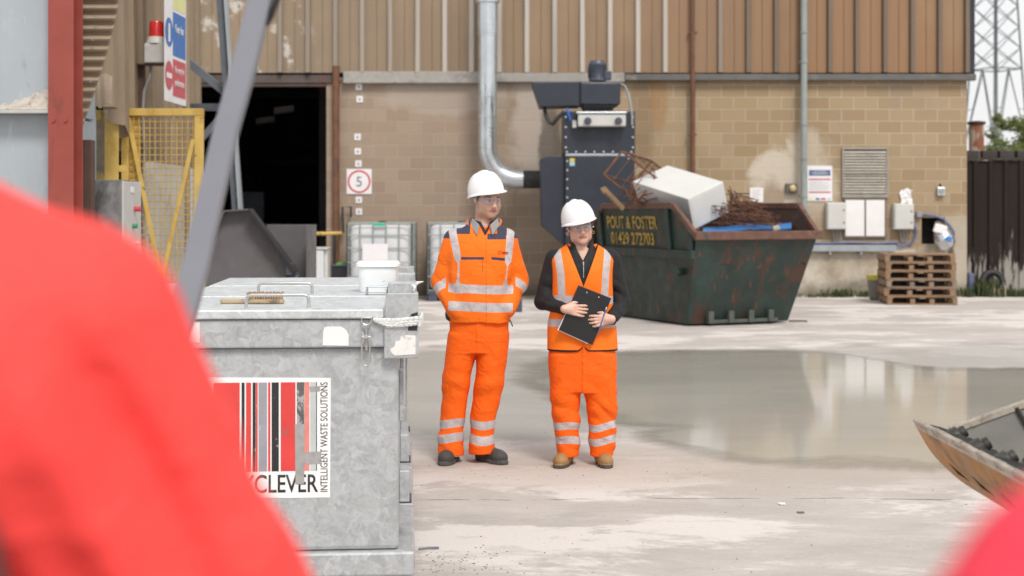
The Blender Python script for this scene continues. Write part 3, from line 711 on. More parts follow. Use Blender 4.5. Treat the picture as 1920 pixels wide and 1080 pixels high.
build(pl, 'print_lines', m_lpale, t)
for u0, u1, mm in ((.04, .22, m_signyellow), (.33, .50, m_signnavy), (.55, .74, m_signred), (.82, .95, m_lpale)): strip('footer_mark', u0, u1, .035, .085 if mm != m_signyellow else .11, mm)

# ------------------------------------------------------------------ pipes and duct on the wall
t = thing('rusty_downpipe', 'rusty brown downpipe at the right edge of the dark doorway', 'pipe', (PX(631.5, ZW), ZW - .1, 0))
build(MB().tube([(PX(631.5, ZW), ZW - .12, .05), (PX(631.5, ZW), ZW - .12, 4.3)], .065, 14), 'pipe', m_rustpipe, t, smooth=True)
b = MB()
for z in (.6, 1.15, 4.0): b.box(PX(624, ZW), PX(639, ZW), ZW - .13, ZW - .002, z, z + .05)
build(b, 'bracket', m_rustpipe, t, bevel=.006)
t = thing('rusty_wall_pipe', 'thin rusty pipe running down the blocks behind the skip', 'pipe', (PX(1297, ZW), ZW - .1, 0))
build(MB().tube([(PX(1297, ZW), ZW - .15, .05), (PX(1297, ZW), ZW - .15, 7)], .045, 12), 'pipe', m_rustpipe, t, smooth=True)
b = MB()
for z in (3.0, 4.9): b.box(PX(1289, ZW), PX(1305, ZW), ZW - .17, ZW - .1, z, z + .04)
build(b, 'bracket', m_rustpipe, t, bevel=.005)
t = thing('wall_conduit', 'tall grey green conduit pipe running up past the flashing', 'pipe', (PX(1503, ZW), ZW - .1, .7))
build(MB().tube([(PX(1503, ZW), ZW - .21, .8), (PX(1503, ZW), ZW - .21, 7)], .062, 14), 'pipe', m_greypipe, t, smooth=True)
b = MB()
for z in (1.85, 2.55, 3.18, 4.35, 4.9): b.tube([(PX(1503, ZW), ZW - .21, z), (PX(1503, ZW), ZW - .21, z + .035)], .075, 14)
for z in (1.85, 3.75, 4.35): b.box(PX(1495, ZW), PX(1511, ZW), ZW - .15, ZW - .1, z, z + .045)
build(b, 'collar', m_greypipe, t)

t = thing('ventilation_duct', 'shiny galvanised duct dropping down the wall and elbowing into the dust extractor', 'duct', (PX(914, 26), 26, PH(335, 26)))
ZD = 26.0; r = 17.5 * ZD / F
cx = PX(914.5, ZD)
build(MB().tube([(cx, ZD, PH(278, ZD)), (cx, ZD, 7.0)], r, 32), 'duct_pipe', m_galv_duct, t, smooth=True)
b = MB()
for py in (66, 182, 219):
    b.tube([(cx, ZD, PH(py + 1.5, ZD)), (cx, ZD, PH(py - 1.5, ZD))], r * 1.05, 32)
build(b, 'joint_band', m_galv_duct, t)
build(MB().tube([(cx, ZD, PH(64, ZD)), (cx, ZD, PH(6, ZD)), (cx, ZD, PH(5, ZD)), (cx, ZD, PH(-3, ZD))], [r * 1.08, r*1.08, r * 1.3, r * 1.3], 32), 'duct_collar', m_galv_duct, t, smooth=True)
rb = .57; path = []
for k in range(17):
    a = math.pi + (math.pi / 2) * k / 16
    path.append((cx + rb + rb*math.cos(a), ZD, PH(278, ZD) + rb*math.sin(a)))
path.append((PX(981, ZD), ZD, PH(278, ZD) - rb))
build(MB().tube(path, r * 1.01, 32), 'duct_elbow', m_galv_duct, t, smooth=True)
zc = PH(278, ZD) - rb
b = MB(); pth = []; rr_ = []
for k in range(15):
    pth.append((PX(979 + 43*k/14, ZD), ZD, zc)); rr_.append(r * (.93 if k % 2 else .99))
build(b.tube(pth, rr_, 28), 'flexible_connector', m_black_flex, t, smooth=True)
tl = MB()
for k in range(3): tl.box(cx + .03, cx + .11, ZD - r - .004, ZD - r + .02, PH(255 - 7*k, ZD), PH(253.6 - 7*k, ZD))
build(tl, 'seam_clip', m_greycable, t)

# ------------------------------------------------------------------ dust extractor
ZE = 24.6
t = thing('dust_extractor', 'tall navy blue dust extractor with a motor on top standing against the wall', 'dust extractor', (PX(1118, ZE), ZE + .5, 0))
def ebox(x0, x1, y0, y1, d0, d1): return MB().box(PX(x0, ZE), PX(x1, ZE), ZE + d0, ZE + d1, PH(y1, ZE), PH(y0, ZE))
build(ebox(1060, 1190, 292, 470, 0, 1.25), 'lower_cabinet', m_ext_blue, t, bevel=.012)
build(ebox(1061, 1188, 291.6, 288, .01, 1.2), 'joint_flange', m_galv_duct, t)
build(ebox(1057, 1191, 208, 288, .04, 1.2), 'upper_cabinet', m_ext_blue, t, bevel=.012)
hop = MB().prism([P(1013, 297, ZE + .12), P(1030, 292.5, ZE + .12), P(1059.6, 292.5, ZE + .12), P(1059.6, 462, ZE + .12), P(1016, 424, ZE + .12)], (0, 1.0, 0))
build(hop, 'inlet_plenum', m_ext_blue, t, bevel=.01)
hp = MB(); a = [P(1062, 470.4, ZE + .05), P(1188, 470.4, ZE + .05)]
x0, x1 = a[0].x, a[1].x; zt = a[0].z
hp.add([(x0, ZE+.05, zt), (x1, ZE+.05, zt), (x1, ZE+1.2, zt), (x0, ZE+1.2, zt), (x0+.4, ZE+.4, .45), (x1-.4, ZE+.4, .45), (x1-.4, ZE+.85, .45), (x0+.4, ZE+.85, .45)],
       [(0, 1, 5, 4), (1, 2, 6, 5), (2, 3, 7, 6), (3, 0, 4, 7), (4, 5, 6, 7), (3, 2, 1, 0)])
build(hp, 'hopper', m_ext_blue, t)
for x in (x0 + .03, x1 - .03):
    for y in (ZE + .1, ZE + 1.15): build(MB().box(x - .03, x + .03, y - .03, y + .03, 0, zt - .003), 'leg', m_ext_blue, t, bevel=.006)
def bolt(px, py, d=0.0): 
    p = P(px, py, ZE); build(MB().tube([(p.x, ZE + d, p.z), (p.x, ZE + d - .012, p.z)], .017, 8), 'rivet', m_bolt, t)
for k in range(9): bolt(1063.5, 302 + 17*k)
for k in range(8): bolt(1063 + 17.3*k, 284.5, .04)
for k in range(4): bolt(1061, 219 + 19*k, .04); bolt(1187, 219 + 19*k, .04)
bolt(1179, 297)
man_ = MB().box(PX(1083, ZE), PX(1172, ZE), ZE - .18, ZE + .03, PH(238, ZE), PH(215, ZE)); mf = build(man_, 'air_manifold', m_box_grey, t, bevel=.02)
dk = MB()
for px in (1101, 1158): p = P(px, 228, ZE); dk.tube([(p.x, ZE - .179, p.z), (p.x, ZE - .25, p.z)], .062, 16)
build(dk, 'valve', m_motor, mf, bevel=.01)
build(MB().box(PX(1080, ZE), PX(1174, ZE), ZE - .2, ZE + .03, PH(214.5, ZE), PH(211, ZE)), 'manifold_cover', m_galv_duct, t, bevel=.006)
build(MB().box(PX(1073, ZE), PX(1081, ZE), ZE - .08, ZE + .03, PH(240, ZE), PH(226, ZE)), 'regulator', m_palebox, t, bevel=.01)
fb = MB().box(PX(1088, ZE), PX(1164, ZE), ZE + .05, ZE + .9, PH(195, ZE), PH(153, ZE)); build(fb, 'fan_housing', m_motor if False else m_ext_blue, t, bevel=.03)
fn = MB(); fn.add([(PX(1093, ZE), ZE+.1, PH(195.4, ZE)), (PX(1157, ZE), ZE+.1, PH(195.4, ZE)), (PX(1157, ZE), ZE+.8, PH(195.4, ZE)), (PX(1093, ZE), ZE+.8, PH(195.4, ZE)),
                   (PX(1098, ZE), ZE+.15, PH(207.6, ZE)), (PX(1148, ZE), ZE+.15, PH(207.6, ZE)), (PX(1148, ZE), ZE+.75, PH(207.6, ZE)), (PX(1098, ZE), ZE+.75, PH(207.6, ZE))],
                  [(0, 4, 5, 1), (1, 5, 6, 2), (2, 6, 7, 3), (3, 7, 4, 0), (0, 1, 2, 3), (4, 7, 6, 5)])
build(fn, 'fan_neck', m_black, t)
pm_ = P(1120, 152, ZE + .45); rm_ = .145
mo = MB().lathe([(.02, 0), (rm_ * 1.05, 0), (rm_ * 1.05, .05), (rm_, .06), (rm_, .26), (rm_*1.05, .27), (rm_ * 1.04, .31), (rm_ * .8, .36), (.01, .37)], pm_, 24)
mtr = build(mo, 'motor', m_motor, t, smooth=True)
fi = MB()
for k in range(20):
    a = 2*math.pi*k/20; d = Vector((math.cos(a), math.sin(a), 0))
    fi.obox(pm_ + d*(rm_ + .005) + Vector((0, 0, .16)), d*.035, Vector((-d.y, d.x, 0))*.012, (0, 0, .2))
build(fi, 'cooling_fins', m_motor, mtr)
build(MB().box(pm_.x + .12, pm_.x + .24, pm_.y - .1, pm_.y + .06, pm_.z + .02, pm_.z + .17), 'terminal_box', m_motor, mtr, bevel=.01)
hd = MB().prism([P(997, 154, ZE + .1), P(1087.5, 153, ZE + .1), P(1087.5, 198, ZE + .1), P(1012, 200, ZE + .1)], (0, .75, 0)); build(hd, 'outlet_hood', m_ext_blue, t, bevel=.01)
build(MB().tube([P(1020, 200.5, ZE+.3), P(1023, 215, ZE+.25), P(1030, 230, ZE+.2), P(1036, 233, ZE+.15), P(1045, 222, ZE+.1), P(1058, 209, ZE+.08)], .035, 10), 'hose', m_black_flex, t, smooth=True)
build(MB().tube([P(1063, 203, ZE-.02), P(1066, 214, ZE-.04), P(1070, 226, ZE-.03)], .022, 8), 'blue_hose', M_('blue_hose', (.03, .12, .45), .4), t, smooth=True)
build(MB().tube([P(1164, 157, ZE+.3), P(1172, 162, ZE+.2), P(1179, 178, ZE+.1), P(1183, 200, ZE+.05), P(1185, 215, ZE+.02), P(1185, 235, ZE+.01)], .022, 8), 'power_cable', m_greycable, t, smooth=True)
build(MB().box(PX(1068, ZE), PX(1077.5, ZE), ZE - .006, ZE + .002, PH(303, ZE), PH(297, ZE)), 'warning_label', m_signyellow if False else M_('label_yellow', (.62, .5, .05), .5), t)
build(MB().box(PX(1068, ZE), PX(1077.5, ZE), ZE - .006, ZE + .002, PH(311, ZE), PH(303.4, ZE)), 'blue_label', M_('label_pale_blue', (.3, .48, .6), .5), t)
# ------------------------------------------------------------------ skip
def skip():
    d = Vector((.915, .403, 0)); n = Vector((.403, -.915, 0)); e = -n; Z3 = Vector((0, 0, 1))
    B0 = Vector((2.43, 19.66, .03)); Wb, Lb = 1.64, 2.3; fe, fs_ = .45, .13; FS = .22
    t = thing('rubbish_skip', 'battered green skip with yellow lettering heaped with rusty scrap', 'skip', B0 + d*Wb/2 + e*Lb/2)
    HR, HT = 1.28, 1.67
    def pt(u, v, h):
        """u along d (0..1 across the bottom), v along e (0..1 along the bottom), h height; walls lean outwards with h"""
        k = h / 1.3
        uu = u*Wb + (-fs_*k if u == 0 else (FS*k if u == 1 else 0)); vv = v*Lb + (-fe*k if v == 0 else (fe*k if v == 1 else 0))
        return B0 + d*uu + e*vv + Z3*(h - .03)
    ht = .03
    # near end, floor
    b = MB(); b.add([pt(0,0,ht), pt(1,0,ht), pt(1,0,HR), pt(0,0,HR)], [(0, 1, 2, 3)])
    m2 = [m_skip, m_skip_in]
    def shell(name, quad):
        c = sum(quad, Vector()) / len(quad); mb = MB(); mb.add(quad, [tuple(range(len(quad)))])
        cen = B0 + d*Wb/2 + e*Lb/2 + Z3*.7
        nn = (quad[1]-quad[0]).cross(quad[2]-quad[0]).normalized()
        if nn.dot(c - cen) < 0: nn = -nn
        mb = MB(); mb.mat = 0; mb.prism(quad, -nn*.012); mb.mat = 1
        mb.prism([q - nn*.013 for q in quad], -nn*.01)
        return build(mb, name, m2, t)
    shell('end_wall', [pt(0,0,ht), pt(1,0,ht), pt(1,0,HR), pt(0,0,HR)])
    shell('end_wall', [pt(0,1,ht), pt(1,1,ht), pt(1,1,HR), pt(0,1,HR)])
    def along(u, s, h):                    # s metres from the near top corner along e
        p = pt(u, 0, h); q = pt(u, 1, h); L = (q - p).length
        k = (s + fe*(1.3 - min(h, 1.3))/1.3*0) / 1
        return None
    def side_top(u, s, h):
        base = pt(u, 0, HR); k = h / 1.3
        off = (-fs_*k if u == 0 else FS*k) - (-fs_*HR/1.3 if u == 0 else FS*HR/1.3)
        return base + e*s + d*off + Z3*(h - HR)
    LT = (pt(0, 1, HR) - pt(0, 0, HR)).length
    for u in (0, 1):
        shell('side_wall', [pt(u,0,ht), pt(u,0,HR), side_top(u, .55, HT), side_top(u, LT - .55, HT), pt(u,1,HR), pt(u,1,ht)])
    build(MB().prism([pt(0,0,ht+.02), pt(1,0,ht+.02), pt(1,1,ht+.02), pt(0,1,ht+.02)], (0, 0, .02)), 'floor', m_skip_in, t)
    # rim rails
    r = MB(); w = .07
    r.beam(pt(0,0,HR-.02) - d*.03, pt(1,0,HR-.02) + d*.06, .085, .12)
    r.beam(pt(0,1,HR-.02) - d*.05, pt(1,1,HR-.02) + d*.05, .09, .12)
    for u in (0, 1):
        r.beam(pt(u,0,HR) - Z3*.02, side_top(u, .55, HT), .07, .08); r.beam(side_top(u, .55, HT), side_top(u, LT-.55, HT), .08, .09); r.beam(side_top(u, LT-.55, HT), pt(u,1,HR), .07, .08)
    build(r, 'rim', m_skip_rim, t, bevel=.012)
    f = MB(); o = -d*.03
    f.beam(side_top(0, -.02, 1.0) + o + e*.10, side_top(0, LT-.1, 1.0) + o, .06, .12)
    for s in (.70, 2.75, 3.05): f.beam(side_top(0, s, 1.06) + o, side_top(0, s, HT - .05) + o, .05, .09, up=tuple(e))
    f.beam(side_top(0, .14, 1.06) + o, side_top(0, .10, HR - .02) + o, .05, .07, up=tuple(e))
    build(f, 'side_frame', m_skip, t, bevel=.01)
    # lettering
    upv = (side_top(0, 1, 1.6) - side_top(0, 1, 1.1)).normalized()
    def put(s_txt, s0, s1, z0, z1):
        O = side_top(0, s1, z0); lettering(s_txt, 'lettering', m_yellow_letter, t, O - upv*0, n, upv, width=s1 - s0, height=z1 - z0, lift=.012, bold=.018)
    put('POUT & FOSTER', 1.03, 2.55, 1.335, 1.525); put('01429 272703', 1.16, 2.46, 1.10, 1.285)
    # lifting feet at the bottom of the near end
    l = MB()
    for k in (.16, .36, .56, .76): l.obox(pt(0, 0, .12) + d*(Wb*k + .05) + n*.05, d*.085, n*.09, Z3*.17)
    l.beam(pt(0,0,.06) + d*.28 + n*.06, pt(0,0,.06) + d*1.42 + n*.06, .06, .05)
    build(l, 'lifting_feet', m_steelblue if False else M_('worn_green_steel', (.075, .085, .075), .6, .1, .2, 8), t, bevel=.008)
    # chain lugs on the leaning side
    for s in (.45, 2.7): build(MB().tube([side_top(0, s, .75) - d*.01, side_top(0, s, .75) - d*.11], .05, 12), 'chain_lug', m_skip, t, bevel=.01)
    return d, e, n, pt, side_top
sd, se, sn, spt, s_top = skip()

# scrap inside the skip
rs = random.Random(11)
hp = MB()
def hpf(u, v):
    a = spt(0, 0, 1.1); L1 = 1.64 + .26; L2 = 3.0
    p = a + sd*(.05 + u*(L1 - .1)) + se*(.08 + v*(L2 - .12))
    z = .92 + .20*math.exp(-((u-.35)**2/.12 + (v-.40)**2/.1)) + .05*math.sin(u*17 + v*9) + .05*math.sin(v*23 - u*7)
    return (p.x, p.y, z)
hp.grid(hpf, 26, 34)
props(build(hp, 'scrap_heap', m_scrap_dark, solid=.03), 'dark heap of small metal scrap filling the green skip', 'scrap')
# white cabinet tipped on top
D = P(1290, 373, 19.75); U = Vector((-.70, .84, .262)); V = Vector((.555, .42, .248)); Wv = Vector((.17, .13, -.44))
Wv = Wv - U.normalized()*Wv.dot(U.normalized()) * .6 - V.normalized()*Wv.dot(V.normalized()) * .6
t = thing('white_cabinet', 'plain white metal cabinet tipped on its corner in the skip', 'cabinet', D + Wv)
build(MB().obox(D + (U + V + Wv)/2, U, V, Wv), 'body', m_cabinet_white, t, bevel=.012)
sm = MB(); nn_ = U.cross(Wv).normalized(); nn_ = nn_ if nn_.y < 0 else -nn_
nv = V.cross(Wv).normalized(); nv = nv if nv.y < 0 else -nv
sm.obox(D + V*.5 + Wv*.5 + nv*.0, V*.9, nv*.006, Wv*.86)
build(sm, 'door', m_cabinet_white, t, bevel=.002)
# rusty cage
t = thing('rusty_cage', 'rusty wire cage leaning up out of the skip behind the white cabinet', 'wire cage', P(1195, 380, 20.6))
c0 = P(1132, 328, 20.4); a1 = P(1196, 378, 20.3) - c0; a2 = P(1166, 284, 20.7) - c0; a3 = Vector((.48, .5, -.12))
def cage(mb, r1, r2):
    for s3 in (0, 1):
        o = c0 + a3*s3
        for q0, q1 in ((o, o+a1), (o, o+a2), (o+a1, o+a1+a2), (o+a2, o+a1+a2)): mb.tube([q0, q1], r1, 6)
    for q in (c0, c0+a1, c0+a2, c0+a1+a2): mb.tube([q, q+a3], r1, 6)
    return mb
build(cage(MB(), .017, .008), 'frame', m_scrap, t)
w = MB()
for k in range(1, 8):
    for s3 in (0, 1):
        if s3 == 0 and k % 2: continue
        w.tube([c0+a3*s3+a1*k/8, c0+a3*s3+a1*k/8+a2], .006, 5)
for k in range(1, 5): w.tube([c0+a3+a2*k/5, c0+a3+a2*k/5+a1], .006, 5)
for k in range(1, 7): w.tube([c0+a2+a1*k/7, c0+a2+a1*k/7+a3], .007, 5); w.tube([c0+a2*k/7+a1, c0+a2*k/7+a1+a3], .006, 5)
w.tube([c0+a2+a3*.5, c0+a2+a1+a3*.5], .007, 5)
build(w, 'wire_mesh', m_scrap, t)
b = MB(); b.obox(c0 + a1*.55 + a2*.35 + a3*.4, (.12, 0, .02), (0, .06, 0), (.02, 0, .07)); b.tube([c0+a1*.3+a2*.4+a3*.3, c0+a1*.9+a2*.3+a3*.6], .02, 7)
build(b, 'broken_bracket', m_scrap, t)
# second panel of mesh: a scatter of bars beside the cabinet
w = MB()
for k in range(30):
    p = P(rs.uniform(1178, 1208), rs.uniform(352, 384), 20.5 + rs.uniform(-.25, .3)); dv = Vector((rs.uniform(-.22, .22), rs.uniform(-.3, .3), rs.uniform(-.1, .26)))
    w.tube([p, p + dv*.5 + Vector((rs.uniform(-.04, .04), 0, rs.uniform(-.04, .04))), p + dv], .009, 5)
props(build(w, 'bent_scrap_bars', m_scrap), 'tangle of bent rusty bars between the wire cage and the white cabinet', 'scrap')
# scrap wire bundle on the right of the cabinet
w = MB()
for k in range(210):
    px = rs.uniform(1335, 1468); top = 350 + max(0, (px - 1368))*.70 if px > 1368 else 385
    py = rs.uniform(top, 424); Zb = 20.5 + rs.uniform(-.55, .6)
    p = P(px, py, Zb); L = rs.uniform(.15, .5); ang = rs.uniform(-.15, .55) if k % 4 else rs.uniform(.6, 1.3)
    dv = Vector((L*math.cos(ang), rs.uniform(-.25, .25), -L*math.sin(ang)*.7))
    q = [p - dv*.5, p - dv*.15 + Vector((0, 0, rs.uniform(-.012, .015))), p + dv*.2 + Vector((0, 0, rs.uniform(-.012, .015))), p + dv*.5]
    if q[-1].x > PX(1468, Zb): continue
    w.tube(q, rs.uniform(.004, .010), 5)
for k in range(16):
    p = P(1378 + rs.uniform(-8, 18), 400 + rs.uniform(-10, 10), 20.7); w.tube([p, P(1370 + k*1.6 + rs.uniform(-6, 6), 352 + k*2.2 + rs.uniform(-6, 8), 20.8)], .008, 5)
props(build(w, 'scrap_wire_bundle', m_scrap), 'rusty bundle of scrap wire and thin bars right of the white cabinet', 'scrap')
b = MB()
b.grid(lambda u, v: tuple(P(1318 + 166*u, 433 - 9*u + (1-v)*3 - v*6 + 1.6*math.sin(u*9), 19.75 + .35*u + .45*v)), 14, 4)
props(build(b, 'blue_sheet', m_bluesheet, solid=.02), 'bent blue plastic sheet lying along the near rim of the skip', 'plastic sheet')
b = MB(); b.beam(P(1168, 392, 20.2), P(1131, 353, 20.0), .05, .07); b.beam(P(1134, 362, 20.0), P(1128, 352, 20.0), .07, .05)
props(build(b, 'old_plank', m_plank, bevel=.006), 'short old wooden plank sticking out of the skip behind the woman', 'plank')
b = MB(); b.obox(P(1455, 428, 19.95), (.11, .02, .02), (0, .1, 0), (-.01, 0, .07))
props(build(b, 'broken_block', m_dust, bevel=.02), 'small pale broken block lying on the blue sheet', 'rubble')

# ------------------------------------------------------------------ IBC tanks by the wall
def ibc_tank(cx, y0, w, label, hside=1.2):
    t = thing('bulk_liquid_tank', label, 'tank', (cx, y0 + w/2, 0), 'white caged liquid tanks against the wall')
    z0, z1 = .17, 1.38
    body = MB(); n = 32; vs = []
    prof = [(.80, z0), (.96, z0+.05), (1, z0+.14), (1, z1-.16), (.97, z1-.07), (.80, z1-.02), (.3, z1-.01)]
    for s, z in prof:
        for k in range(n):
            a = 2*math.pi*k/n; c, s_ = math.cos(a), math.sin(a); pw = .28
            vs.append((cx + (w/2-.03)*s*math.copysign(abs(c)**pw, c), y0+w/2 + (w/2-.03)*s*math.copysign(abs(s_)**pw, s_), z))
    body.add(vs, [(i*n+k, i*n+(k+1) % n, (i+1)*n+(k+1) % n, (i+1)*n+k) for i in range(len(prof)-1) for k in range(n)] + [tuple(range((len(prof)-1)*n, len(prof)*n))])
    build(body, 'bottle', m_ibc, t, smooth=True)
    c = MB(); x0, x1, ya, yb_ = cx-w/2, cx+w/2, y0, y0+w
    for z in (z0+.02, z0+.27, z0+.52, z0+.77, z0+1.0, z1-.02):
        c.tube([(x0, ya, z), (x1, ya, z), (x1, yb_, z), (x0, yb_, z)], .012, 6, closed=True)
    for k in range(6):
        u = x0 + w*k/5; v = ya + w*k/5
        for q in ((u, ya), (u, yb_), (x0, v), (x1, v)): c.tube([(q[0], q[1], z0), (q[0], q[1], z1)], .012, 6)
    for y in (ya + w*.3, ya + w*.7): c.tube([(x0, y, z1), (x1, y, z1)], .014, 6)
    build(c, 'cage', m_greypipe, t)
    p = MB(); p.box(x0-.01, x1+.01, ya-.01, yb_+.01, .12, .155)
    for x in (x0+.02, cx-.08, x1-.18):
        p.box(x, x+.16, ya, yb_, 0, .119)
    build(p, 'pallet_base', m_motor, t, bevel=.008)
    cap = MB().lathe([(.075, 0), (.075, .05), (.02, .055)], (cx, y0+w/2, z1-.02), 16); build(cap, 'cap', m_black, t)
    lab = MB(); lab.box(cx-.3, cx+.15, ya-.018, ya-.014, .72, 1.02); build(lab, 'label_plate', m_signwhite, t)
    return t
ia = ibc_tank(PX(711.5, 25), 25.0, 1.14, 'white caged liquid tank with a green tag below the 5 sign')
build(MB().box(PX(699, 25), PX(722, 25), 24.97, 25.0, PH(424, 25), PH(418, 25)), 'green_tag', M_('green_tag', (.05, .42, .30), .5), ia, bevel=.005)
ibc_tank(PX(800, 25.1) + .60, 25.1, 1.18, 'white caged liquid tank half hidden behind the man in orange')
# white tank in the doorway, black tub, yellow bar
t = thing('white_drum', 'narrow white plastic container standing inside the doorway edge', 'container', (PX(601, 24.5), 24.5, 0))
build(MB().box(PX(588.5, 24.5), PX(607, 24.5), 24.5, 24.9, .01, PH(468, 24.5)), 'body', m_ibc, t, bevel=.03)
build(MB().box(PX(587, 24.5), PX(614.5, 24.5), 24.48, 24.95, PH(467.8, 24.5), PH(464, 24.5)), 'lid', m_palebox, t, bevel=.008)
build(MB().box(PX(607.3, 24.5), PX(613.5, 24.5), 24.55, 24.9, .01, PH(468.2, 24.5)), 'side_panel', m_box_grey, t, bevel=.01)
t = thing('black_bin', 'small black open bin with green bits at the foot of the rusty downpipe', 'bin', (PX(635, 25.4), 25.4, 0))
build(MB().prism([P(621, 500, 25.3), P(650, 500, 25.3), (PX(648, 25.3), 25.3, .01), (PX(623, 25.3), 25.3, .01)], (0, .35, 0)), 'body', m_black, t, bevel=.01)
build(MB().box(PX(619.5, 25.3), PX(651.5, 25.3), 25.28, 25.68, PH(499.8, 25.3), PH(496.5, 25.3)), 'rim', m_motor, t, bevel=.008)
gb = MB()
for k in range(6): gb.obox(P(634 + k*2.2, 495.5 - (k % 3), 25.45 + .03*k), (.07, .02, .02*(k % 2)), (0, .06, 0), (0, 0, .04))
build(gb, 'green_scraps', M_('green_scrap', (.12, .42, .10), .5), t)
t = thing('yellow_barrier_bar', 'yellow horizontal bar across the foot of the doorway', 'barrier', (PX(615, 25.9), 25.9, 1.15))
build(MB().tube([P(560, 439, 25.9), P(628, 437.5, 25.9), P(641, 437.5, 25.9)], .035, 10), 'bar', m_yellow, t)
build(MB().box(PX(625, 25.9), PX(630, 25.9), 25.86, 25.94, 0, PH(441, 25.9)), 'post', m_black, t, bevel=.006)
t = props(build(MB().tube([P(644, 436, 26.5), P(658.5, 388.5, 26.55)][:1] + [P(642, 388, 26.55), P(658, 388, 26.55), P(658, 407, 26.55)], .02, 8), 'black_pipe_bracket', m_black), 'thin black bent pipe fixed beside the downpipe under the 5 sign', 'pipe')
bk = MB().box(PX(964, 22.4), PX(979, 22.4), 22.4, 22.7, 0.0, PH(562, 22.4)); props(build(bk, 'rubber_block', m_motor, bevel=.015), 'dark rubber block on the ground just behind the man', 'block')

# ------------------------------------------------------------------ pallets, bucket
def pallet_mesh(root, z, mm, rnd):
    cx, cy = PX(1737, 24.0), 24.6; W_, D_ = 1.16, 1.0; x0 = cx - W_/2; y0 = cy - D_/2
    a = R(-7); M = Matrix.Translation((cx, cy, 0)) @ Matrix.Rotation(a + rnd.uniform(-.015, .015), 4, 'Z') @ Matrix.Translation((-cx + rnd.uniform(-.02, .02), -cy, 0))
    def mb(): b = MB(); b.M = M; return b
    b = mb()
    for k in range(7):
        y = y0 + k*(D_-.1)/6; b.box(x0, x0+W_, y, y+.09, z+.122, z+.142)
    build(b, 'top_boards', mm, root, bevel=.003)
    b = mb()
    for x in (x0, cx-.05, x0+W_-.1):
        b.box(x, x+.1, y0, y0+D_, z+.1, z+.1215)
    build(b, 'stringer', mm, root, bevel=.003)
    b = mb()
    for x in (x0, cx-.2 , cx+.12, x0+W_-.08):
        for y in (y0, cy-.06, y0+D_-.12): build(mb().box(x, x+.08, y, y+.12, z+.0205, z+.0995), 'block', mm, root, bevel=.003)
    b = mb()
    for y in (y0, cy-.05, y0+D_-.1): b.box(x0, x0+W_, y, y+.1, z, z+.02)
    build(b, 'bottom_boards', mm, root, bevel=.003)
    b = mb(); b.box(x0+.01, x0+W_-.01, y0+D_-.025, y0+D_-.004, z+.0202, z+.0995); b.box(x0+.1, x0+W_-.1, cy+.05, cy+.07, z+.0202, z+.0995); build(b, 'light_stop_board', m_frame_brown, root)  # added dark boards that stop light passing through, so the pallet openings stay dark
    b = mb()
    b.box(x0-.006, x0-.001, y0+.005, y0+D_-.005, z+.03, z+.118)
    build(b, 'side_board', mm, root)
plab = ['bottom wooden pallet of the stack by the wall corner, resting on the ground', 'second wooden pallet up from the ground in the stack', 'weathered greyish pallet third from the ground in the stack',
        'fourth wooden pallet up in the stack, above the greyish one', 'wooden pallet directly under the topmost one in the stack', 'topmost wooden pallet of the stack with its boards showing']
rp = random.Random(2)
for k in range(6):
    t = thing('wooden_pallet', plab[k], 'pallet', (PX(1737, 24.0), 24.6, k*.1435 + .004), 'wooden pallets stacked by the wall corner')
    pallet_mesh(t, k*.1435 + .004, m_pallet_grey if k in (2,) else m_pallet, rp)
t = thing('grey_bucket', 'tapered grey bucket with a yellow liner beside the pallets', 'bucket', (PX(1644, 25.4), 25.4, 0))
zb = PH(520, 25.2)
build(MB().lathe([(.10, 0.005), (.13, .02), (.17, zb)], (PX(1644, 25.4), 25.4, 0), 24), 'body', m_bin_grey, t, smooth=True)
lb = MB().lathe([(.172, zb-.05), (.185, zb+.005), (.178, zb+.035), (.15, zb+.03), (.14, zb-.03)], (PX(1644, 25.4), 25.4, 0), 24)
build(lb, 'liner', m_bin_yellow, t, smooth=True)

# ------------------------------------------------------------------ fence, drum, pylon, tree, plants on the right
t = thing('sheet_metal_fence', 'tall dark brown corrugated sheet fence streaked with pale paint', 'fence', (11.5, 27.1, 0))
def fence_mat():
    m, nt, b, out = new_mat('streaked_fence_sheet')
    pos = nd(nt, 'NewGeometry').outputs['Position']; z = nd(nt, 'SeparateXYZ', {0: pos}).outputs[2]
    st = nd(nt, 'VectorMath', {0: pos, 1: (7, 1, .8)}, operation='MULTIPLY').outputs[0]
    n = noise(nt, st, 1.5, 6, .7); v = noise(nt, pos, 2, 4)
    c = mixc(nt, v, (.016, .011, .010), (.030, .022, .019))
    f = math_(nt, 'ADD', n, math_(nt, 'MULTIPLY', ramp(nt, z, .3, 1.7), -.30))
    c = mixc(nt, ramp(nt, f, .43, .50, 0, .85), c, (.36, .34, .31))
    setc(nt, b, 'Base Color', c); b.inputs['Roughness'].default_value = .85; b.inputs['Specular IOR Level'].default_value = .2
    return m
fm = MB(); xf = 8.56; k = 0; yf = 27.0
while xf < 15:
    prof = [(0, 0), (.17, 0), (.20, .04), (.26, .04), (.29, 0)]
    for (a, ya), (c, yc_) in zip(prof, prof[1:]):
        fm.add([(xf+a, yf-ya, .02), (xf+c, yf-yc_, .02), (xf+c, yf-yc_, 2.55), (xf+a, yf-ya, 2.55)], [(0, 1, 2, 3)])
    xf += .29
build(fm, 'corrugated_sheet', fence_mat(), t, solid=.004)
b = MB(); b.box(8.56, 15, yf+.05, yf+.12, 2.30, 2.42); b.box(8.56, 15, yf+.05, yf+.12, .5, .62)
for x in (8.6, 11, 13.4): b.box(x, x+.1, yf+.05, yf+.15, 0, 2.55)
build(b, 'rail', m_fence, t)
b = MB(); b.box(8.55, 15, yf-.06, yf+.16, 2.562, 2.60)
x = 8.6
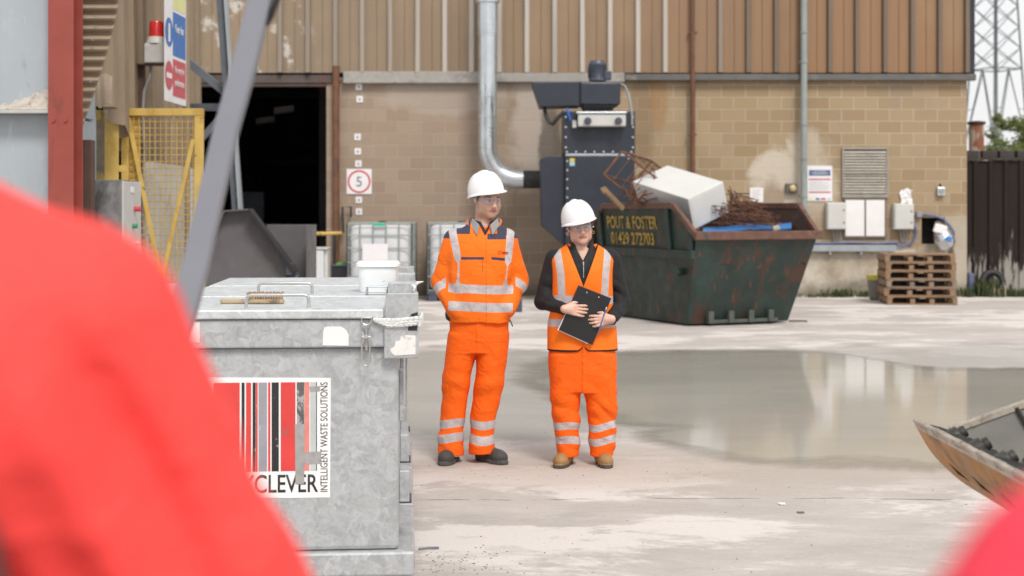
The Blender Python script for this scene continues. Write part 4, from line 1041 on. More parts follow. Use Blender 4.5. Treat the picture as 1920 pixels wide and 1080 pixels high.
while x < 14.8: b.box(x, x+.27, yf-.02, yf+.16, 2.601, 2.74); x += .33
build(b, 'capping_blocks', m_fence, t, bevel=.01)
t = thing('rusty_stack', 'short rusty cylindrical stack with a dark cap rising behind the fence', 'chimney', (PX(1831, 29), 29, 0))
c = P(1831, 270, 29)
build(MB().lathe([(.15, 0), (.15, PH(233, 29))], (c.x, 29, 0), 24), 'pipe', m_drum, t, smooth=True)
build(MB().lathe([(.16, 0), (.18, .01), (.18, .06), (.05, .08)], (c.x, 29, PH(233, 29) - .01), 24), 'cap', m_fence, t)
# pylon
t = thing('electricity_pylon', 'tall steel lattice electricity pylon standing beyond the fence', 'pylon', (PX(1868, 130), 130, 0))
py = MB(); yc_ = 130.; c0x = PX(1867, yc_); ry = R(24)
def pc(h, k):
    hw = 2.35 - .052*h if h < 14.5 else max(.35, 1.596 - .045*(h-14.5))
    a = ry + math.pi/4 + k*math.pi/2
    return Vector((c0x + hw*1.414*math.cos(a), yc_ + hw*1.414*math.sin(a), h))
lv = [0, 7.2, 14.5, 16.4, 18.3, 20.2, 22.1, 24, 26, 28, 30, 32, 34]
mainb = MB(); lat = MB()
for k in range(4):
    mainb.tube([pc(h, k) for h in lv], .09, 6)
    for h0, h1 in zip(lv, lv[1:]):
        if h1 <= 14.5:
            mid = (pc(h1, k) + pc(h1, k+1))/2
            if h1 == 14.5: lat.beam(pc(h0, k), mid, .08, .08); lat.beam(pc(h0, k+1), mid, .08, .08)
            else: lat.beam(pc(h0, k), pc(h1, k+1), .07, .07); lat.beam(pc(h0, k+1), pc(h1, k), .07, .07)
            q = (pc(h0, k)*.5 + mid*.5); lat.beam(q, pc((h0+h1)/2, k), .05, .05)
        else:
            lat.beam(pc(h0, k), pc(h1, k+1), .055, .055); lat.beam(pc(h0, k+1), pc(h1, k), .055, .055)
    lat.beam(pc(14.5, k), pc(14.5, k+1), .1, .1)
build(mainb, 'legs', m_pylon, t); build(lat, 'lattice', m_pylon, t)
ar = MB()
for h in (24, 28, 32):
    for s in (-1, 1):
        ar.beam((c0x, yc_, h), (c0x + s*5, yc_, h+.1), .1, .1); ar.beam((c0x, yc_, h+1.5), (c0x + s*5, yc_, h+.1), .1, .1)
build(ar, 'crossarms', m_pylon, t)

def leaf_mat(name, c1, c2):
    m, nt, b, out = new_mat(name)
    rnd = nd(nt, 'Attribute', attribute_name='shade').outputs['Fac']
    c = mixc(nt, rnd, c1, c2)
    setc(nt, b, 'Base Color', c); b.inputs['Roughness'].default_value = .6
    tr = nd(nt, 'BsdfTranslucent', {'Color': mixc(nt, .5, c, (.3, .4, .05))})
    ms = nd(nt, 'MixShader', {0: .3}); nt.links.new(b.outputs[0], ms.inputs[1]); nt.links.new(tr.outputs[0], ms.inputs[2])
    nt.links.new(ms.outputs[0], out.inputs['Surface'])
    return m
m_leaf = leaf_mat('tree_leaves', (.045, .075, .018), (.17, .20, .045))
m_weed = leaf_mat('weed_leaves', (.022, .035, .014), (.085, .10, .04))
m_dry = leaf_mat('dry_stalks', (.28, .22, .13), (.42, .36, .24))
def leaves(name, mat, parent, blobs, n, size, rnd):
    vs, fs, sh = [], [], []
    for _ in range(n):
        c, r = rnd.choice(blobs)
        q = Vector((rnd.gauss(0, 1), rnd.gauss(0, 1), rnd.gauss(0, 1))).normalized() * (rnd.random()**.45)
        p = Vector(c) + Vector((q.x*r[0], q.y*r[1], q.z*r[2]))
        a = Vector((rnd.gauss(0, 1), rnd.gauss(0, 1), rnd.gauss(0, 1))).normalized(); b_ = a.orthogonal().normalized()
        s = size*rnd.uniform(.6, 1.3); o = len(vs)
        vs += [p - a*s, p + b_*s*.45, p + a*s, p - b_*s*.45]; fs.append((o, o+1, o+2, o+3))
        k = rnd.random(); sh += [k]*4
    mb = MB().add(vs, fs); o = build(mb, name, mat, parent)
    at = o.data.attributes.new('shade', 'FLOAT', 'POINT'); at.data.foreach_set('value', sh)
    return o
def tree():
    r = random.Random(4); c = P(1945, 246, 42); base = Vector((c.x + .3, 42, 0))
    t = thing('leafy_tree', 'yellow green leafy tree rising behind the dark fence', 'tree', base)
    tk = MB(); tk.tube([base, base + Vector((.05, 0, 1.2)), base + Vector((-.05, .1, 2.4)), base + Vector((.1, 0, 3.6))], [.16, .13, .1, .05], 9)
    for k in range(9):
        h = 1.5 + .25*k; a = k*2.4
        st = base + Vector((0, 0, h)); tk.tube([st, st + Vector((.5*math.cos(a), .5*math.sin(a), .35)), st + Vector((1.1*math.cos(a), 1.0*math.sin(a), .8))], [.05, .035, .012], 6)
    build(tk, 'trunk', m_bark, t, smooth=True)
    bl = []
    for k in range(34):
        a = r.uniform(0, 6.28); rad = r.uniform(.1, 1.25); z = r.uniform(-1.5, .75)
        rad *= 1 - .5*max(0, z)
        bl.append(((c.x + .35 + rad*math.cos(a), 42 + rad*math.sin(a), c.z + z), (r.uniform(.18, .42),)*2 + (r.uniform(.14, .3),)))
    leaves('crown', m_leaf, t, bl, 5200, .075, r)
    sp = random.Random(8)
    c2 = P(1888, 250, 46); b2 = Vector((c2.x, 46, 0))
    t2 = thing('leafy_tree', 'smaller olive tree just left of the taller tree behind the fence', 'tree', b2)
    tk = MB(); tk.tube([b2, b2 + Vector((.1, 0, 1.6)), b2 + Vector((0, 0, 3.2))], [.12, .09, .03], 8); build(tk, 'trunk', m_bark, t2, smooth=True)
    bl = [((c2.x + sp.uniform(-.5, .8), 46 + sp.uniform(-.5, .5), c2.z + sp.uniform(-1.2, .45) - 0*k), (sp.uniform(.15, .34),)*3) for k in range(18)]
    leaves('crown', m_leaf, t2, bl, 2300, .075, sp)
tree()
def weed(px, Z, w, h, n, label, seed, dry=False):
    r = random.Random(seed); x = PX(px, Z); vs, fs, sh = [], [], []
    for _ in range(n):
        b0 = Vector((x + r.gauss(0, w*.4), Z + r.gauss(0, .10), 0)); hh = h*r.uniform(.35, 1.0); a = r.uniform(0, 6.28); lean = r.uniform(.1, .5)*hh
        d = Vector((math.cos(a), math.sin(a), 0)); s = Vector((-d.y, d.x, 0))*r.uniform(.008, .02)
        p1 = b0 + d*lean*.35 + Vector((0, 0, hh*.65)); p2 = b0 + d*lean + Vector((0, 0, hh)); o = len(vs)
        vs += [b0 - s*.6, b0 + s*.6, p1 - s, p1 + s, p2]; fs += [(o, o+1, o+3, o+2), (o+2, o+3, o+4)]; k = r.random(); sh += [k]*5
    o = build(MB().add(vs, fs), 'weed_clump', m_dry if dry else m_weed)
    at = o.data.attributes.new('shade', 'FLOAT', 'POINT'); at.data.foreach_set('value', sh)
    props(o, label, 'weeds', 'weeds along the foot of the wall and fence')
weed(1535, 26.3, .45, .09, 88, 'low weeds at the wall foot just right of the skip', 1)
weed(1578, 26.35, .30, .18, 128, 'tuft of weeds at the wall foot under the left electrical box', 2)
weed(1626, 26.3, .2, .15, 60, 'small weeds behind the grey bucket', 3)
weed(1845, 26.5, .30, .36, 168, 'thick green weeds against the fence right of the pallets', 4)
weed(1880, 26.4, .5, .17, 120, 'low weeds in front of the black tyre by the fence', 5)
weed(1812, 26.4, .18, .2, 80, 'weeds growing at the building corner', 6)
weed(1865, 26.35, .3, .32, 25, 'dry pale stalks among the weeds by the fence', 7, True)
weed(1915, 26.4, .4, .2, 104, 'weeds at the right edge by the fence foot', 9)
ty = MB(); cy_ = P(1862, 540, 26.8)
ty.tube([(cy_.x + .19*math.cos(a), 26.82 + .05*math.sin(a), .245 + .19*math.sin(a)) for a in [2*math.pi*k/28 for k in range(28)]], .06, 12, closed=True)
props(build(ty, 'tyre_casing', m_black, smooth=True), 'old black tyre leaning on the fence among the weeds', 'tyre')
bc = MB().box(PX(1817, 26.6), PX(1828, 26.6), 26.6, 26.75, 0, PH(512, 26.6)); props(build(bc, 'blue_grey_sack', M_('blue_grey_sack', (.10, .12, .2), .7, 0, .2, 9), bevel=.03), 'upright blue grey sack by the corner of the fence', 'sack')
# ------------------------------------------------------------------ structures on the left
ZL = 12.0
t = thing('grey_sheet_hut', 'blue grey flat sheet wall with a dusty ledge at the far left', 'hut', (PX(20, ZL), ZL + .5, 0))
xl0, xl1 = PX(-260, ZL), PX(100, ZL)
build(MB().box(xl0, xl1, ZL + .02, ZL + 1.2, PH(208, ZL), 4.2), 'upper_panel', m_bluegrey, t)
build(MB().box(xl0, xl1, ZL + .05, ZL + 1.2, 0, PH(214.2, ZL)), 'lower_panel', m_bluegrey, t)
build(MB().box(xl0, xl1 - .002, ZL - .13, ZL + .015, PH(214, ZL), PH(208, ZL)), 'ledge', M_('ledge_metal', (.46, .46, .44), .5, .2, .1, 8, [(RUST, 9, .66, .72, (.5, 1, 1))]), t, bevel=.004)
dm = MB(); rr = random.Random(9)
def dustf(u, v):
    x = xl0 + (xl1 - .01 - xl0)*u; base = PH(207.6, ZL)
    px = 960 + x*F/ZL
    top = max(0.01, .03 + .17*max(0, min(1, (px + 20)/115))**1.3 + .012*math.sin(px*.31) + .008*math.sin(px*.83))
    s = math.sin(math.pi*min(1, v*1.0)/2) if v < 1 else 1
    return (x, ZL - .125 + .145*v, base + top*v**1.3)
dm.grid(dustf, 60, 8); build(dm, 'dust_drift', m_dust, t, smooth=True)

t = thing('red_steel_column', 'red oxide painted steel column at the edge of the grey sheet wall', 'column', (PX(124, ZL), ZL, 0))
xr0, xr1 = PX(101.5, ZL), PX(148.5, ZL)
build(MB().box(xr0, xr1, ZL - .16, ZL - .145, 0, 4.4), 'front_flange', m_redpost, t, bevel=.003)
build(MB().box((xr0+xr1)/2 - .006, (xr0+xr1)/2 + .006, ZL - .144, ZL + .09, 0, 4.4), 'web', m_redpost, t)
build(MB().box(xr0, xr1, ZL + .091, ZL + .106, 0, 4.4), 'back_flange', m_redpost, t, bevel=.003)
bp = MB(); 
for z in (.12, .3, 2.35): 
    for dx in (.05, .15): bp.tube([(xr0 + dx, ZL - .161, z), (xr0 + dx, ZL - .178, z)], .013, 6)
build(bp, 'bolt', m_redpost, t)

t = thing('brown_steel_post', 'short dark brown post just right of the red column', 'post', (PX(160, 12.6), 12.6, 0))
pb = MB(); pb.box(PX(150, 12.6), PX(171, 12.6), 12.6, 12.61, 0, PH(262, 12.6)); pb.box(PX(169, 12.6), PX(171, 12.6), 12.611, 12.72, 0, PH(262, 12.6)); pb.box(PX(150, 12.6), PX(152, 12.6), 12.611, 12.72, 0, PH(262, 12.6))
build(pb, 'channel', m_brownpost, t, bevel=.002)
build(MB().box(PX(148, 12.6), PX(173, 12.6), 12.55, 12.75, .004, .016), 'base_plate', m_brownpost, t)

# arched corrugated sheet beside the red column
def arch():
    Z = 12.35; mb = MB(); nz, nu = 150, 14
    def f(u, v):
        py = -140 + 400*v
        xr = 222 - (max(0, py)/250)**1.25*74 + (py*.05 if py < 0 else 0)
        xr = max(xr, 148.5)
        px = 140 + (xr - 140)*u
        yy = py + 6*u
        ph = yy/19.4
        return tuple(P(px, yy, Z + .034*math.sin(2*math.pi*ph) + .10*u))
    mb.grid(f, nu, nz)
    o = build(mb, 'arched_corrugated_sheet', m_beige, smooth=False, solid=.004)
    for p in o.data.polygons: p.use_smooth = True
    props(o, 'beige corrugated sheet with a curved torn edge beside the red column', 'corrugated sheet')
    s = MB()
    for px, py in ((180, 33), (174, 74), (155, 115), (170, 152)): 
        p = P(px, py, Z - .03); s.lathe([(.014, -.004), (.014, .006), (.006, .012)], (0, 0, 0), 8) if False else s.tube([p, p + Vector((0, -.014, 0))], .012, 8)
    build(s, 'screw', m_bolt, o)
arch()

# slanting wall of tall corrugated sheets running back to the shed
def curtain():
    t = thing('corrugated_curtain_wall', 'tall beige corrugated sheeting slanting back towards the dark doorway', 'wall', (PX(265, 16), 16, 1.9))
    A = Vector((PX(168, 13.6), 13.6, 0)); B = Vector((PX(357, 20.5), 20.5, 0)); L = (B-A).length; d = (B-A)/L; nrm = Vector((d.y, -d.x, 0))
    mb = MB(); nper = 12; prof = [(0, 0), (.42, 0), (.52, 1), (.90, 1), (1, 0)]
    def bot(s):
        k = s/L
        return 2.62 - .95*min(1, max(0, (k-.08)/.30)) if k < .38 else (1.67 + .10*math.sin(k*30) if k < .86 else 1.67 + .65*(k-.86)/.14)
    pts = []
    for k in range(nper):
        for u, h in prof[:-1]: pts.append((L*(k+u)/nper, h))
    pts.append((L, 0))
    vs = []
    for s, h in pts:
        for z in (bot(s), 3.2, 5.2):
            q = A + d*(s + .09*(3.4 - z)) + nrm*(.16*h); vs.append((q.x, q.y, z))
    fs = []
    for i in range(len(pts)-1):
        for j in range(2): fs.append((i*3+j, (i+1)*3+j, (i+1)*3+j+1, i*3+j+1))
    mb.add(vs, fs); build(mb, 'corrugated_sheet', m_beige, t, solid=.004)
    # torn flap at the lower left
    fl = MB(); fl.grid(lambda u, v: tuple(P(178 + 32*u + 6*v*(1-u), 140 + 62*v - 10*u*v + 3*math.sin(u*8), 13.45 - .10*v + .05*u)), 8, 8)
    build(fl, 'torn_flap', m_beige, t, solid=.005)
    pr = MB(); pr.beam((A + d*.2).to_tuple()[:2] + (3.1,), (B - d*.1).to_tuple()[:2] + (3.1,), .06, .12)
    for s in (.4, L*.5, L-.3):
        q = A + d*s - nrm*.08; pr.box(q.x-.05, q.x+.05, q.y-.05, q.y+.05, 0, 5.1)
    build(pr, 'support_frame', m_steelblue, t)
curtain()

# beacon on its bracket post
ZB = 15.3
t = thing('warning_beacon', 'red topped warning beacon on a grey box above the yellow gate', 'beacon', (PX(262, ZB), ZB, 0))
po = MB(); po.box(PX(254, ZB), PX(268, ZB), ZB + .02, ZB + .1, 0, PH(122.5, ZB)); build(po, 'post', m_brownpost, t, bevel=.004)
build(MB().box(PX(254, ZB), PX(319, ZB), ZB - .1, ZB + .1, PH(122.3, ZB), PH(120.3, ZB)), 'shelf', m_brownpost, t)
build(MB().box(PX(275, ZB), PX(315, ZB), ZB - .12, ZB + .08, PH(120, ZB), PH(83, ZB)), 'housing', m_palebox, t, bevel=.015)
build(MB().box(PX(315.2, ZB), PX(319, ZB), ZB - .08, ZB + .02, PH(116, ZB), PH(88, ZB)), 'side_gland', m_palebox, t, bevel=.006)
bc = P(294.5, 83, ZB); k = ZB/F
build(MB().lathe([(20*k, 0), (19*k, 3*k), (16*k, 12*k), (15*k, 13*k)], (bc.x, ZB - .02, bc.z), 24), 'collar', m_palebox, t, smooth=True)
build(MB().lathe([(15*k, 13*k), (14*k, 14*k), (13*k, 39*k), (11.5*k, 42*k), (3*k, 43*k)], (bc.x, ZB - .02, bc.z), 24), 'red_lens', m_redlens, t, smooth=True)
build(MB().tube([P(283, 122, ZB), P(282, 140, ZB - .02), P(276, 156, ZB), P(270, 172, ZB+.01), P(268, 204, ZB+.01), P(270, 330, ZB + .01), P(268, 480, ZB+.01)], .017, 8), 'cable', m_greycable, t, smooth=True)

# safety sign on the slanting wall
t = thing('site_safety_sign', 'tall safety sign of yellow, blue and red panels seen edge on', 'sign', (PX(330, 15.5), 15.5, PH(195, 15.5)))
SA = P(309, 188, 15.0); SB = P(349, 199.5, 15.0 * 207/195.5 ); su = (SB - SA); su.z = 0; SL = su.length; su.normalize(); sup = Vector((0, 0, 1)); snr = su.cross(sup)
if snr.x < 0: pass
zb0 = SA.z; HS = 1.85
def spanel(name, u0, u1, v0, v1, mat, o=.0, th=.006):
    mb = MB(); a = SA + su*SL*u0 + sup*HS*v0; mb.obox(a + su*SL*(u1-u0)/2 + sup*HS*(v1-v0)/2 + snr*(o - th/2), su*SL*(u1-u0), snr*th, sup*HS*(v1-v0)); return build(mb, name, mat, t)
spanel('panel', 0, 1, 0, 1, m_signwhite)
spanel('red_panel', .36, .96, .04, .255, m_signredpale, .003, .002); spanel('blue_panel', .36, .96, .275, .53, m_signblue, .003, .002); spanel('yellow_panel', .36, .96, .55, .98, m_signyellow, .003, .002)
def ring(name, uc, vc, r, mat, o, r2=0):
    mb = MB(); c = SA + su*SL*uc + sup*HS*vc + snr*o; n = 28; vs = []
    if r2 == 0: vs = [c + (su*math.cos(2*math.pi*k/n) + sup*math.sin(2*math.pi*k/n))*r for k in range(n)]; mb.add(vs, [tuple(range(n))])
    else:
        for q in (r, r2): vs += [c + (su*math.cos(2*math.pi*k/n) + sup*math.sin(2*math.pi*k/n))*q for k in range(n)]
        mb.add(vs, [(k, (k+1) % n, n+(k+1) % n, n+k) for k in range(n)])
    return build(mb, name, mat, t)
ring('blue_disc', .18, .40, .155, m_signblue, .004); spanel('white_figure', .14, .22, .345, .45, m_signwhite, .0065, .001)
ring('red_disc', .18, .15, .155, m_signredpale, .004); spanel('white_bar', .06, .30, .135, .165, m_signwhite, .0065, .001)
lettering('Keep clear', 'lettering', m_signwhite, t, SA + su*SL*.46 + sup*HS*.40, su, sup, width=SL*.40, height=.12, lift=.0065, bold=.01)
lettering('No entry for', 'lettering', m_signwhite, t, SA + su*SL*.44 + sup*HS*.165, su, sup, width=SL*.44, height=.10, lift=.0065, bold=.01)
lettering('pedestrians', 'lettering', m_signwhite, t, SA + su*SL*.44 + sup*HS*.09, su, sup, width=SL*.44, height=.10, lift=.0065, bold=.01)
lettering('DANGER', 'lettering', m_signgrey, t, SA + su*SL*.44 + sup*HS*.68, su, sup, width=SL*.44, height=.12, lift=.0065, bold=.01)
fr = MB(); fr.box(SB.x - .02, SB.x + .03, SB.y + .01, SB.y + .06, 1.0, 4.6); build(fr, 'sign_post', m_beige, t)

# control cabinet
ZC = 13.0
t = thing('control_cabinet', 'dirty grey control cabinet with red and green buttons by the yellow gate', 'control cabinet', (PX(200, ZC), ZC, 0))
xc0, xc1 = PX(171, ZC), PX(226, ZC); zc0, zc1 = PH(505, ZC), PH(337, ZC)
build(MB().box(xc0, xc1, ZC, ZC + .66, zc0, zc1), 'body', m_greydirty, t, bevel=.006)
build(MB().box(xc1 + .001, xc1 + .022, ZC + .02, ZC + .64, zc0 + .01, zc1 - .012), 'door', m_palebox, t, bevel=.006)
def cbtn(name, px, py, mat, r=.022, d=.04):
    # buttons on the right-hand face: find the depth at which that face is seen at px
    x = xc1 + .023; y = x*F/(px - 960); p = Vector((x, y, PH(py, y)))
    return build(MB().tube([p, p + Vector((d, 0, 0))], r, 12), name, mat, t)
cbtn('red_button', 252, 392, m_signred, .024, .06); cbtn('green_button', 249, 424, m_green, .022, .04); cbtn('grey_button', 254, 456, m_palebox, .02, .04)
x = xc1 + .023; y = x*F/(248 - 960); build(MB().box(x, x + .004, y - .06, y + .06, PH(361, y), PH(350, y)), 'nameplate', m_signwhite, t)
lg = MB()
for xx in (xc0 + .02, xc1 - .06):
    for yy in (ZC + .02, ZC + .6): lg.box(xx, xx + .04, yy, yy + .04, 0, zc0 - .001)
build(lg, 'stand_legs', m_greydirty, t)

# yellow gate with mesh
ZG = 15.0
t = thing('yellow_mesh_gate', 'chipped yellow mesh gate with a V shaped brace', 'gate', (PX(305, ZG), ZG, 0))
def gb(px, py): return P(px, py, ZG)
f = MB(); zb_ = PH(640, ZG)
f.box(PX(228, ZG), PX(382, ZG), ZG - .03, ZG + .03, PH(217, ZG), PH(203.5, ZG))
f.box(PX(365.5, ZG), PX(381.5, ZG), ZG - .029, ZG + .029, zb_, PH(217.3, ZG))
f.box(PX(228.5, ZG), PX(242, ZG), ZG - .029, ZG + .029, zb_, PH(217.3, ZG))
f.box(PX(242.2, ZG), PX(365.3, ZG), ZG - .028, ZG + .028, zb_, PH(627, ZG))
build(f, 'frame', m_yellow, t, bevel=.004)
f = MB(); f.beam(gb(243, 222) + Vector((0, -.035, 0)), gb(304, 522) + Vector((0, -.035, 0)), .035, .012, up=(0, 1, 0)); f.beam(gb(364, 262) + Vector((0, -.035, 0)), gb(304, 522) + Vector((0, -.035, 0)), .035, .012, up=(0, 1, 0))
f = MB()
def flat(a, b, w): 
    a, b = Vector(a), Vector(b); d_ = (b-a); s_ = Vector((d_.z, 0, -d_.x)).normalized(); f.obox((a+b)/2 + Vector((0, -.05, 0)), d_, s_*w, Vector((0, .014, 0)))
flat(gb(243, 222), gb(303, 522), .045); flat(gb(364, 262), gb(306, 522), .045)
build(f, 'brace', m_yellow, t, bevel=.003)
w = MB(); px = 250
while px < 364: w.tube([gb(px, 217.5), gb(px, 627)], .0055, 5); px += 10.2
pyy = 228
while pyy < 625: w.tube([gb(242.5, pyy) + Vector((0, .008, 0)), gb(365, pyy) + Vector((0, .008, 0))], .0055, 5); pyy += 12.5
build(w, 'wire_mesh', M_('yellow_wire', (.50, .34, .10), .5, 0, .2, 6), t)
b = MB(); b.box(PX(236, ZG), PX(262, ZG), ZG + .035, ZG + .045, zb_, PH(204, ZG)); build(b, 'hinge_plate', m_yellow, t)
t = thing('yellow_gate_post', 'chipped yellow flat post left of the mesh gate', 'post', (PX(210, 14.6), 14.6, 0))
b = MB(); b.box(PX(196, 14.6), PX(222, 14.6), 14.6, 14.615, 0, PH(207, 14.6)); b.box(PX(196, 14.6), PX(198, 14.6), 14.6155, 14.75, 0, PH(207, 14.6)); build(b, 'channel', m_yellow, t, bevel=.003)
b = MB(); b.box(PX(222.3, 14.6), PX(236, 14.6), 14.605, 14.63, PH(322, 14.6), PH(310, 14.6)); build(b, 'hinge', m_yellow, t, bevel=.003)
t = props(build(MB().box(PX(167.5, 13.9), PX(174.5, 13.9), 13.9, 14.0, 0, PH(198, 13.9)), 'thin_grey_post', m_bluegrey, bevel=.004), 'thin blue grey post between the brown post and the yellow post', 'post')
t = props(build(MB().box(PX(174.7, 14.9), PX(196, 14.9), 14.9, 14.95, .5, PH(206, 14.9)), 'worn_backboard', M_('worn_yellow_board', (.22, .19, .14), .7, 0, .25, 8, [((.45, .31, .06), 5, .5, .56, (1, 1, .4)), ((.03, .03, .03), 6, .6, .66, (1, 1, .5))])), 'worn dark board with yellow paint left of the yellow post', 'board')
# pale steel cabinet behind the gate
t = thing('pale_storage_cabinet', 'pale grey sheet metal cabinet behind the yellow mesh gate', 'cabinet', (PX(320, 16), 16, 0))
q = MB(); Za, Zb_ = 15.5, 16.4
q.prism([P(266, 301, Za), P(384, 318, Zb_), P(384, 318, Zb_)*1 - Vector((0, 0, P(384, 318, Zb_).z)), P(266, 301, Za) - Vector((0, 0, P(266, 301, Za).z))], (-.25, .6, 0))
build(q, 'body', M_('pale_grey_sheet', (.40, .40, .375), .55, 0, .06, 4, [((.28, .27, .25), 6, .6, .72, (1, 1, .5)), ((.1, .1, .1), 40, .74, .77, (1, 1, 1))]), t, bevel=.006)

# grey loader bucket and its arm in the doorway
ZK = 18.0
t = thing('loader_bucket', 'big plain grey loader bucket standing in front of the dark doorway', 'bucket', (PX(490, ZK), ZK + .4, 0))
w = MB(); plate = [P(378, 610, ZK), P(378, 478, ZK), P(424, 396, ZK), P(468, 393, ZK), P(554, 508, ZK), P(554, 610, ZK)]
w.prism(plate, (0, .02, 0)); build(w, 'side_plate', m_bucketgrey, t, bevel=.004)
e = MB()
for a, b in ((plate[1], plate[2]), (plate[2], plate[3])): e.beam(Vector(a) - Vector((0, .07, .0)), Vector(b) - Vector((0, .07, .0)), .16, .02)
build(e, 'rim_flange', m_bucketgrey, t, bevel=.004)
e = MB(); e.beam(Vector(plate[3]) + Vector((.02, -.10, 0)), Vector(plate[4]) + Vector((.02, -.10, 0)), .22, .05); build(e, 'slanted_edge', m_black, t, bevel=.006)
b = MB(); b.box(PX(500, 18.9), PX(588, 18.9), 18.9, 18.93, 0, PH(421, 18.9)); build(b, 'back_plate', m_bucketgrey, t, bevel=.004)
b = MB(); b.box(PX(583, 18.7), PX(589.5, 18.7), 18.25, 18.899, 0, PH(421, 18.7)); build(b, 'end_plate', m_bucketgrey, t, bevel=.004)
b = MB(); b.box(PX(380, ZK), PX(585, ZK), ZK + .021, 18.88, .005, .05); build(b, 'floor_plate', m_bucketgrey, t)
b = MB(); b.box(PX(540, ZK), PX(552, ZK), ZK - .18, ZK - .005, .95, PH(515, ZK)); b.tube([P(536, 522, ZK - .1), P(560, 522, ZK - .1)], .05, 12); build(b, 'hinge_bracket', m_motor, t, bevel=.006)
t = thing('steel_lift_arm', 'dark blue grey steel beam rising from the loader bucket to the shed roof', 'beam', (PX(444, 18.4), 18.4, 1.6))
b = MB(); b.beam(P(446, 394, 18.4), P(414, -30, 18.4), .13, .12); build(b, 'main_beam', m_steelblue, t, bevel=.005)
b = MB(); b.beam(P(450.5, 392, 18.3), P(421.5, -30, 18.3), .03, .14); build(b, 'edge_strip', m_bluegrey, t)
b = MB(); b.beam(P(348, 112, 18.6), P(420, 172, 18.6), .08, .1); b.beam(P(376, 262, 18.6), P(428, 205, 18.6), .08, .08); build(b, 'brace', m_steelblue, t, bevel=.004)
b = MB(); b.box(PX(340, 19), PX(425, 19), 19, 19.1, PH(207, 19), PH(194, 19)); build(b, 'cross_rail', m_steelblue, t)

# ------------------------------------------------------------------ galvanised waste containers
bins = []
def container(y0, label, full):
    s = F / 6.05
    def X(px): return (px - 960) / s
    def H(py): return CAMH - (py - 395) / s
    xl, xr = X(272), X(748); D = .92
    t = thing('waste_container', label, 'waste container', ((xl+xr)/2, y0 + D/2, 0), 'galvanised containers standing in a row')
    zb, zt = H(1030), H(650)
    b = MB().box(xl, xr, y0, y0 + D, zb, zt); build(b, 'body', m_galv, t, bevel=.02)
    c = MB().box(xl - .006, xr - .035, y0 - .03, y0 + D, zt + .001, H(597)); build(c, 'collar', m_galv, t, bevel=.008)
    l = MB().box(xl + .02, X(720), y0 - .045, y0 + D - .06, H(595.5), H(578)); lid = build(l, 'lid', m_galv_top, t, bevel=.007)
    h = MB(); hz = H(578); hy = y0 + .05; third = y0 > 8
    def hp(px, dz, y): return (X(px) - (0 if full else .05), y, hz + dz)
    off = 0 if full else .055
    h.tube([hp(463, -.005, hy), hp(463, .040, hy), hp(466, .052, hy), hp(472, .056, hy), hp(570, .056, hy), hp(576, .052, hy), hp(579, .040, hy), hp(579, -.005, hy)], .0075, 10)
    if not third: build(h, 'handle', m_rodsteel, t, smooth=True)
    # base skirt and feet
    k = MB(); x1 = X(778)
    k.box(xl - .07, x1, y0 - .03, y0 + D + .02, H(1077), zb - .001); build(k, 'base_skirt', m_galv, t, bevel=.012)
    k = MB()
    for xx in (xl, (xl+xr)/2 - .05, xr - .12):
        k.box(xx, xx + .1, y0 - .0, y0 + D, 0, H(1077) - .001)
    build(k, 'foot', m_motor, t)
    # corner stacking brackets
    for sx in (0, 1):
        for sy in (0, 1):
            if not full and sx == 0: continue
            xa, xb = (X(720.5), X(785)) if sx else (xl - .085, xl + .06)
            ya, yb_ = (y0 - .05, y0 + .10) if sy == 0 else (y0 + D - .09, y0 + D + .05)
            m = MB(); m.box(xa, xb, ya, yb_, H(670), H(603))
            br = build(m, 'corner_bracket', m_galv, t, bevel=.006)
            m = MB()
            yf = ya + .012
            m.prism([(xa + .006, yf, H(603) + .001), (xb - .002, yf, H(603) + .001), (xb - .002, yf, H(549)), (xa + (.012 if sx else .0), yf, H(549)), (xa + .006, yf, H(560))], (0, .02, 0))
            m.prism([(xb - .022, yf + .021, H(603) + .001), (xb - .002, yf + .021, H(603) + .001), (xb - .002, yf + .021, H(549)), (xb - .022, yf + .021, H(549))], (0, yb_ - yf - .025, 0))
            m.box(xa + .006, xb - .023, yb_ - .02, yb_ - .004, H(603) + .001, H(553))
            build(m, 'bracket_plate', m_galv, br, bevel=.003)
            m = MB(); 
            if sx: m.box(xb - .045, xb - .006, ya - .002, ya + .011, H(618), H(609)); m.prism([(xb - .05, yf - .002, H(600)), (xb - .004, yf - .002, H(596)), (xb - .004, yf - .002, H(584)), (xb - .03, yf - .002, H(587))], (0, .0018, 0)); build(m, 'dark_slot', m_black, br)
    # right-hand side fittings
    m = MB(); m.box(xr + .001, xr + .045, y0 + .10, y0 + .24, H(950), H(890)); build(m, 'side_bracket', m_galv, t, bevel=.005)
    m = MB(); m.box(xr + .001, xr + .055, y0 + .12, y0 + .3, H(954), H(950.5)); build(m, 'bracket_foot', m_motor, t)
    m = MB(); m.tube([(X(763), y0 + .05, H(668)), (X(762), y0 + .05, H(795))], .004, 7); build(m, 'hanging_rod', m_rodsteel, t)
    m = MB(); m.box(xr + .001, xr + .02, y0 + .08, y0 + .2, H(795), H(700)); build(m, 'side_strap', m_galv, t, bevel=.004)
    bins.append(t)
    return t, X, H, xl, xr, D, y0
t, X, H, xl, xr, D, y0 = container(6.05, 'galvanised container in front with a torn barcode style label', True)
container(7.04, 'galvanised container directly behind the front one, with the white tub', False)
container(8.03, 'galvanised container farthest back in the row, mostly hidden', False)
